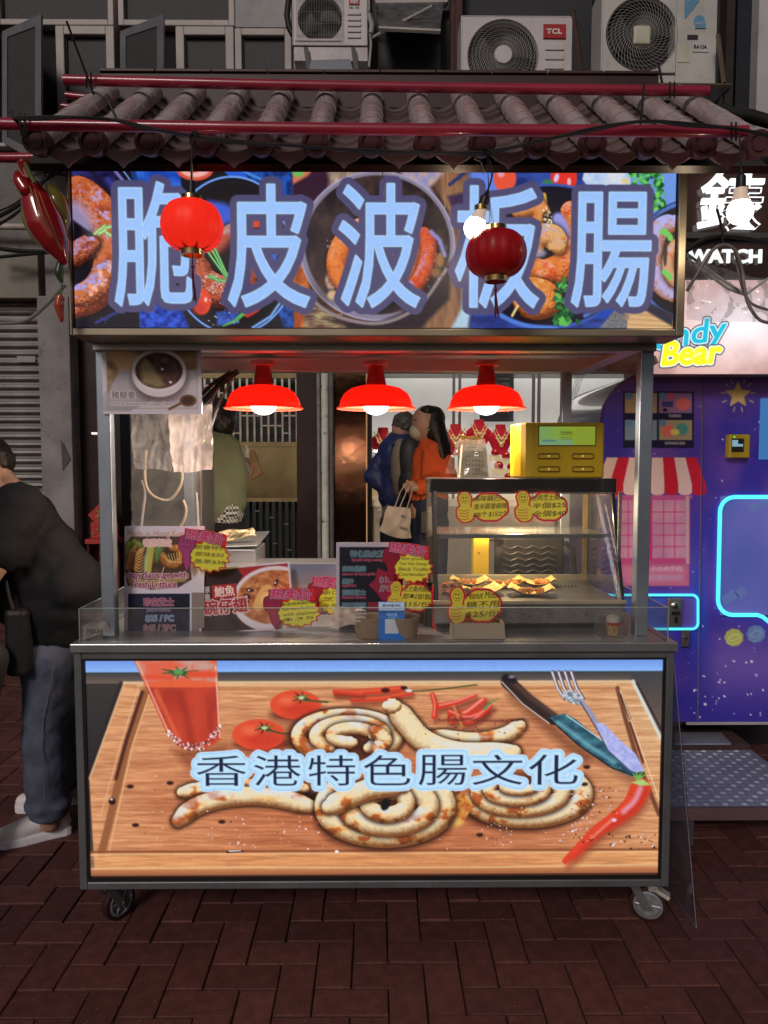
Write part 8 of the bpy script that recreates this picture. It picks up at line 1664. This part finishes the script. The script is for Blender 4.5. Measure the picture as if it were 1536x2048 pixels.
remesh('trousers', [('c', P(806, 1010), .145, P(806, 1040), .14), ('c', P(788, 1045), .10, P(788, 1180), .085), ('c', P(828, 1045), .10, P(828, 1180), .085), ('c', P(788, 1180), .085, (P(788, 1180)[0], Y, .09), .07), ('c', P(828, 1180), .085, (P(828, 1180)[0], Y, .09), .07)], mat('dark_trousers', (.010, .012, .022), .8), bm_n, .014)
h_ = remesh('hair', [('e', P(809, 848, .0), (.082, .096, .080)), ('e', P(812, 862, .02), (.062, .085, .075))], HAIRG, bm_n, .008, 2); wrinkle(h_, .010, 30)
bp = thing('backpack', 'black and taupe backpack on the navy jacket person', 'backpack', P(815, 990, -.2)); 
o = remesh('pack_body', [('e', P(824, 930, -.2), (.11, .085, .19)), ('e', P(826, 960, -.2), (.115, .09, .14))], mat('black_nylon', (.018, .018, .02), .5, bump=.2), bp, .011)
remesh('side_panel', [('e', P(800, 938, -.16), (.062, .10, .20))], mat('taupe_cloth', (.20, .165, .13), .8, bump=.2), bp, .011); remesh('top_flap', [('e', P(824, 900, -.19), (.10, .07, .05))], mat('black_nylon', (.018, .018, .02), .5), bp, .011)
t = MB(); t.tube([W(788, 890, 4.84), W(800, 902, 4.78), W(812, 912, 4.77)], .014, 8); t.tube([W(781, 950, 4.8), W(790, 975, 4.8), W(800, 1000, 4.8)], .008, 6); t.build('strap', BLACKP, bp, smooth=True)
t = MB(); t.slab(W(824, 918, 4.71), W(838, 916, 4.71), W(838, 934, 4.71), W(828, 930, 4.71), (0, .004, 0)); t.build('reflective_patch', mat('grey_patch', (.22, .24, .26), .4), bp)
# --- woman in orange cardigan with tote
Y = 4.4; P = lambda x, y, d=0: tuple(W(x, y, Y+d))
wm = thing('person', 'woman in orange cardigan and face mask with long black hair facing left', 'person', W(850, 1300, Y)); wm.location.z = 0
hand = [('e', P(822, 972, -.16), (.028, .016, .034), .5)]+[('c', P(815+k*1.5, 966+k*4, -.165), .0085, P(805+k*2.5, 970+k*5, -.17), .0065) for k in range(4)]+[('c', P(822, 966, -.17), .009, P(813, 961, -.18), .007)]
remesh('body', [('e', P(848, 846), (.074, .088, .102), .1), ('e', P(838, 862), (.048, .055, .06)), ('c', P(836, 838, 0), .03, P(840, 850), .035), ('c', P(826, 853), .010, P(828, 858), .014), ('c', P(856, 872), .046, P(860, 900), .05), ('c', P(862, 915), .075, P(862, 1000), .08), ('c', P(874, 905), .035, P(889, 956, -.06), .03), ('c', P(889, 956, -.06), .03, P(832, 976, -.15), .026)]+hand+[('c', P(845, 1020), .08, P(848, 1160), .055), ('c', P(848, 1160), .055, (P(848, 1160)[0], Y, .07), .04), ('c', P(868, 1020), .08, P(868, 1160), .055), ('c', P(868, 1160), .055, (P(868, 1160)[0], Y, .07), .04), ('e', (P(842, 1180)[0], Y, .035), (.11, .04, .035)), ('e', (P(866, 1180)[0], Y, .035), (.11, .04, .035))], SKIN, wm, .0075, 2)
ORG = mat('orange_knit', (.60, .085, .018), .8, var=.12, vs=30, bump=.2, bs=150)
j = remesh('cardigan', [('c', P(864, 900), .088, P(862, 990), .106), ('e', P(866, 893), (.085, .09, .045)), ('c', P(852, 912), .075, P(850, 990), .095), ('c', P(880, 902), .06, P(892, 955, -.06), .062), ('c', P(892, 955, -.06), .058, P(842, 975, -.14), .042), ('e', P(862, 1000), (.108, .10, .05))], ORG, wm, .010, 3); wrinkle(j, .010, 10, 4); wrinkle(j, .005, 24)
t = MB(); t.tube([W(846, 900, 4.29), W(843, 940, 4.275), W(842, 1000, 4.28)], .004, 6); t.build('placket', mat('placket_dark', (.2, .03, .012), .8), wm, smooth=True)
remesh('trousers', [('c', P(860, 1005), .112, P(858, 1040), .105), ('c', P(846, 1045), .085, P(850, 1160), .07), ('c', P(870, 1045), .085, P(870, 1160), .07), ('c', P(850, 1160), .07, (P(850, 1160)[0], Y, .1), .06), ('c', P(870, 1160), .07, (P(870, 1160)[0], Y, .1), .06)], mat('navy_trousers', (.018, .024, .05), .7), wm, .012)
hh_ = remesh('hair', [('e', P(867, 840, .02), (.070, .098, .082), .15), ('e', P(853, 822, .0), (.055, .088, .032), -.25), ('c', P(866, 850, -.02), .072, P(884, 900, -.02), .055), ('c', P(884, 895, -.03), .055, P(896, 945, -.03), .022), ('c', P(874, 870, -.06), .035, P(890, 935, -.07), .02)], HAIR, wm, .008, 2); wrinkle(hh_, .003, 45)
MSK = mat('pale_mask', (.48, .44, .34), .7, bump=.2, bs=60)
remesh('face_mask', [('e', P(835, 863, -.005), (.050, .062, .050), .25), ('c', P(826, 858), .016, P(829, 868), .02)], MSK, wm, .006, 2)
t = MB(); t.tube([W(846, 856, 4.33), W(856, 852, 4.315), W(862, 850, 4.32)], .002, 5); t.tube([W(846, 872, 4.335), W(856, 862, 4.315), W(862, 854, 4.32)], .002, 5); t.build('mask_loop', MSK, wm)
t = MB(); t.ball(W(834, 846, 4.345), .008, 10, 8); t.build('eye', mat('eye_dark', (.015, .01, .01), .2), wm, smooth=True); t = MB(); t.tube([W(829, 841, 4.345), W(834, 838, 4.338), W(840, 840, 4.335)], .0035, 6); t.build('eyebrow', HAIR, wm, smooth=True)
# tote bag
CT = mat('tote_canvas', (.42, .35, .30), .85, var=.08, vs=10, bump=.2, bs=220); tb = thing('tote_bag', 'off white canvas tote bag held by the orange cardigan woman', 'tote bag', W(795, 1075, 4.2))
r_ = random.Random(3)
def ft(u, v, s): 
    x = (776*(1-u)+820*u)*(1-v)+(758*(1-u)+822*u)*v; y = (1012*(1-u)+1016*u)*(1-v)+((1060*(1-u)+1076*u)+10*math.sin(PI*u)*.6)*v
    return W(x+3*math.sin(v*7)*(u-.5), y, 4.2)+Vector((0, s*(.012+.045*math.sin(PI*u)*math.sin(PI*min(1, v*1.0)*.9)+.006*math.sin(u*11+v*6)), 0))
t = MB(); t.grid(lambda u, v: ft(u, v, -1), 18, 18); t.grid(lambda u, v: ft(u, v, 1), 18, 18); t.build('tote_body', CT, tb, smooth=2)
t = MB(); 
for (a_, m_, b_) in (((790, 1013), (800, 985), (812, 966)), ((800, 1014), (812, 985), (820, 968)), ((814, 1016), (822, 990), (826, 972))): t.tube([W(*a_, 4.17), W(*m_, 4.16), W(*b_, 4.19)], .009, 6, sx=.4)
t.build('tote_strap', CT, tb)
t = MB(); t.slab(W(800, 1052, 4.128), W(816, 1056, 4.128), W(815, 1059, 4.128), W(800, 1055, 4.128), (0, .001, 0)); t.slab(W(802, 1030, 4.13), W(816, 1032, 4.13), W(812, 1034, 4.13), W(803, 1033, 4.13), (0, .001, 0)); t.build('tote_print', mat('faint_ink', (.14, .12, .13), .8), tb)
crumple('plastic_bag', 'small clear shopping bag peeping out behind the tote', 'plastic bag', [(752, 1018), (778, 1010), (776, 1050), (754, 1044)], 4.3, PC, .04, 12, 12, 51); crumple('plastic_bag', 'clear plastic bag hanging at the right of the woman by the case', 'plastic bag', [(856, 1020), (868, 1016), (870, 1064), (858, 1068)], 4.2, PC, .04, 12, 12, 52)
t = MB(); t.box(W(841, 1030, 4.2).x, W(856, 1030, 4.2).x, 4.2, 4.22, wz(1068, 4.2), wz(1022, 4.2)); o = t.build('black_pouch', BLACKP, bevel=.006); tag(o, 'black phone pouch hanging beside the tote bag', 'pouch')
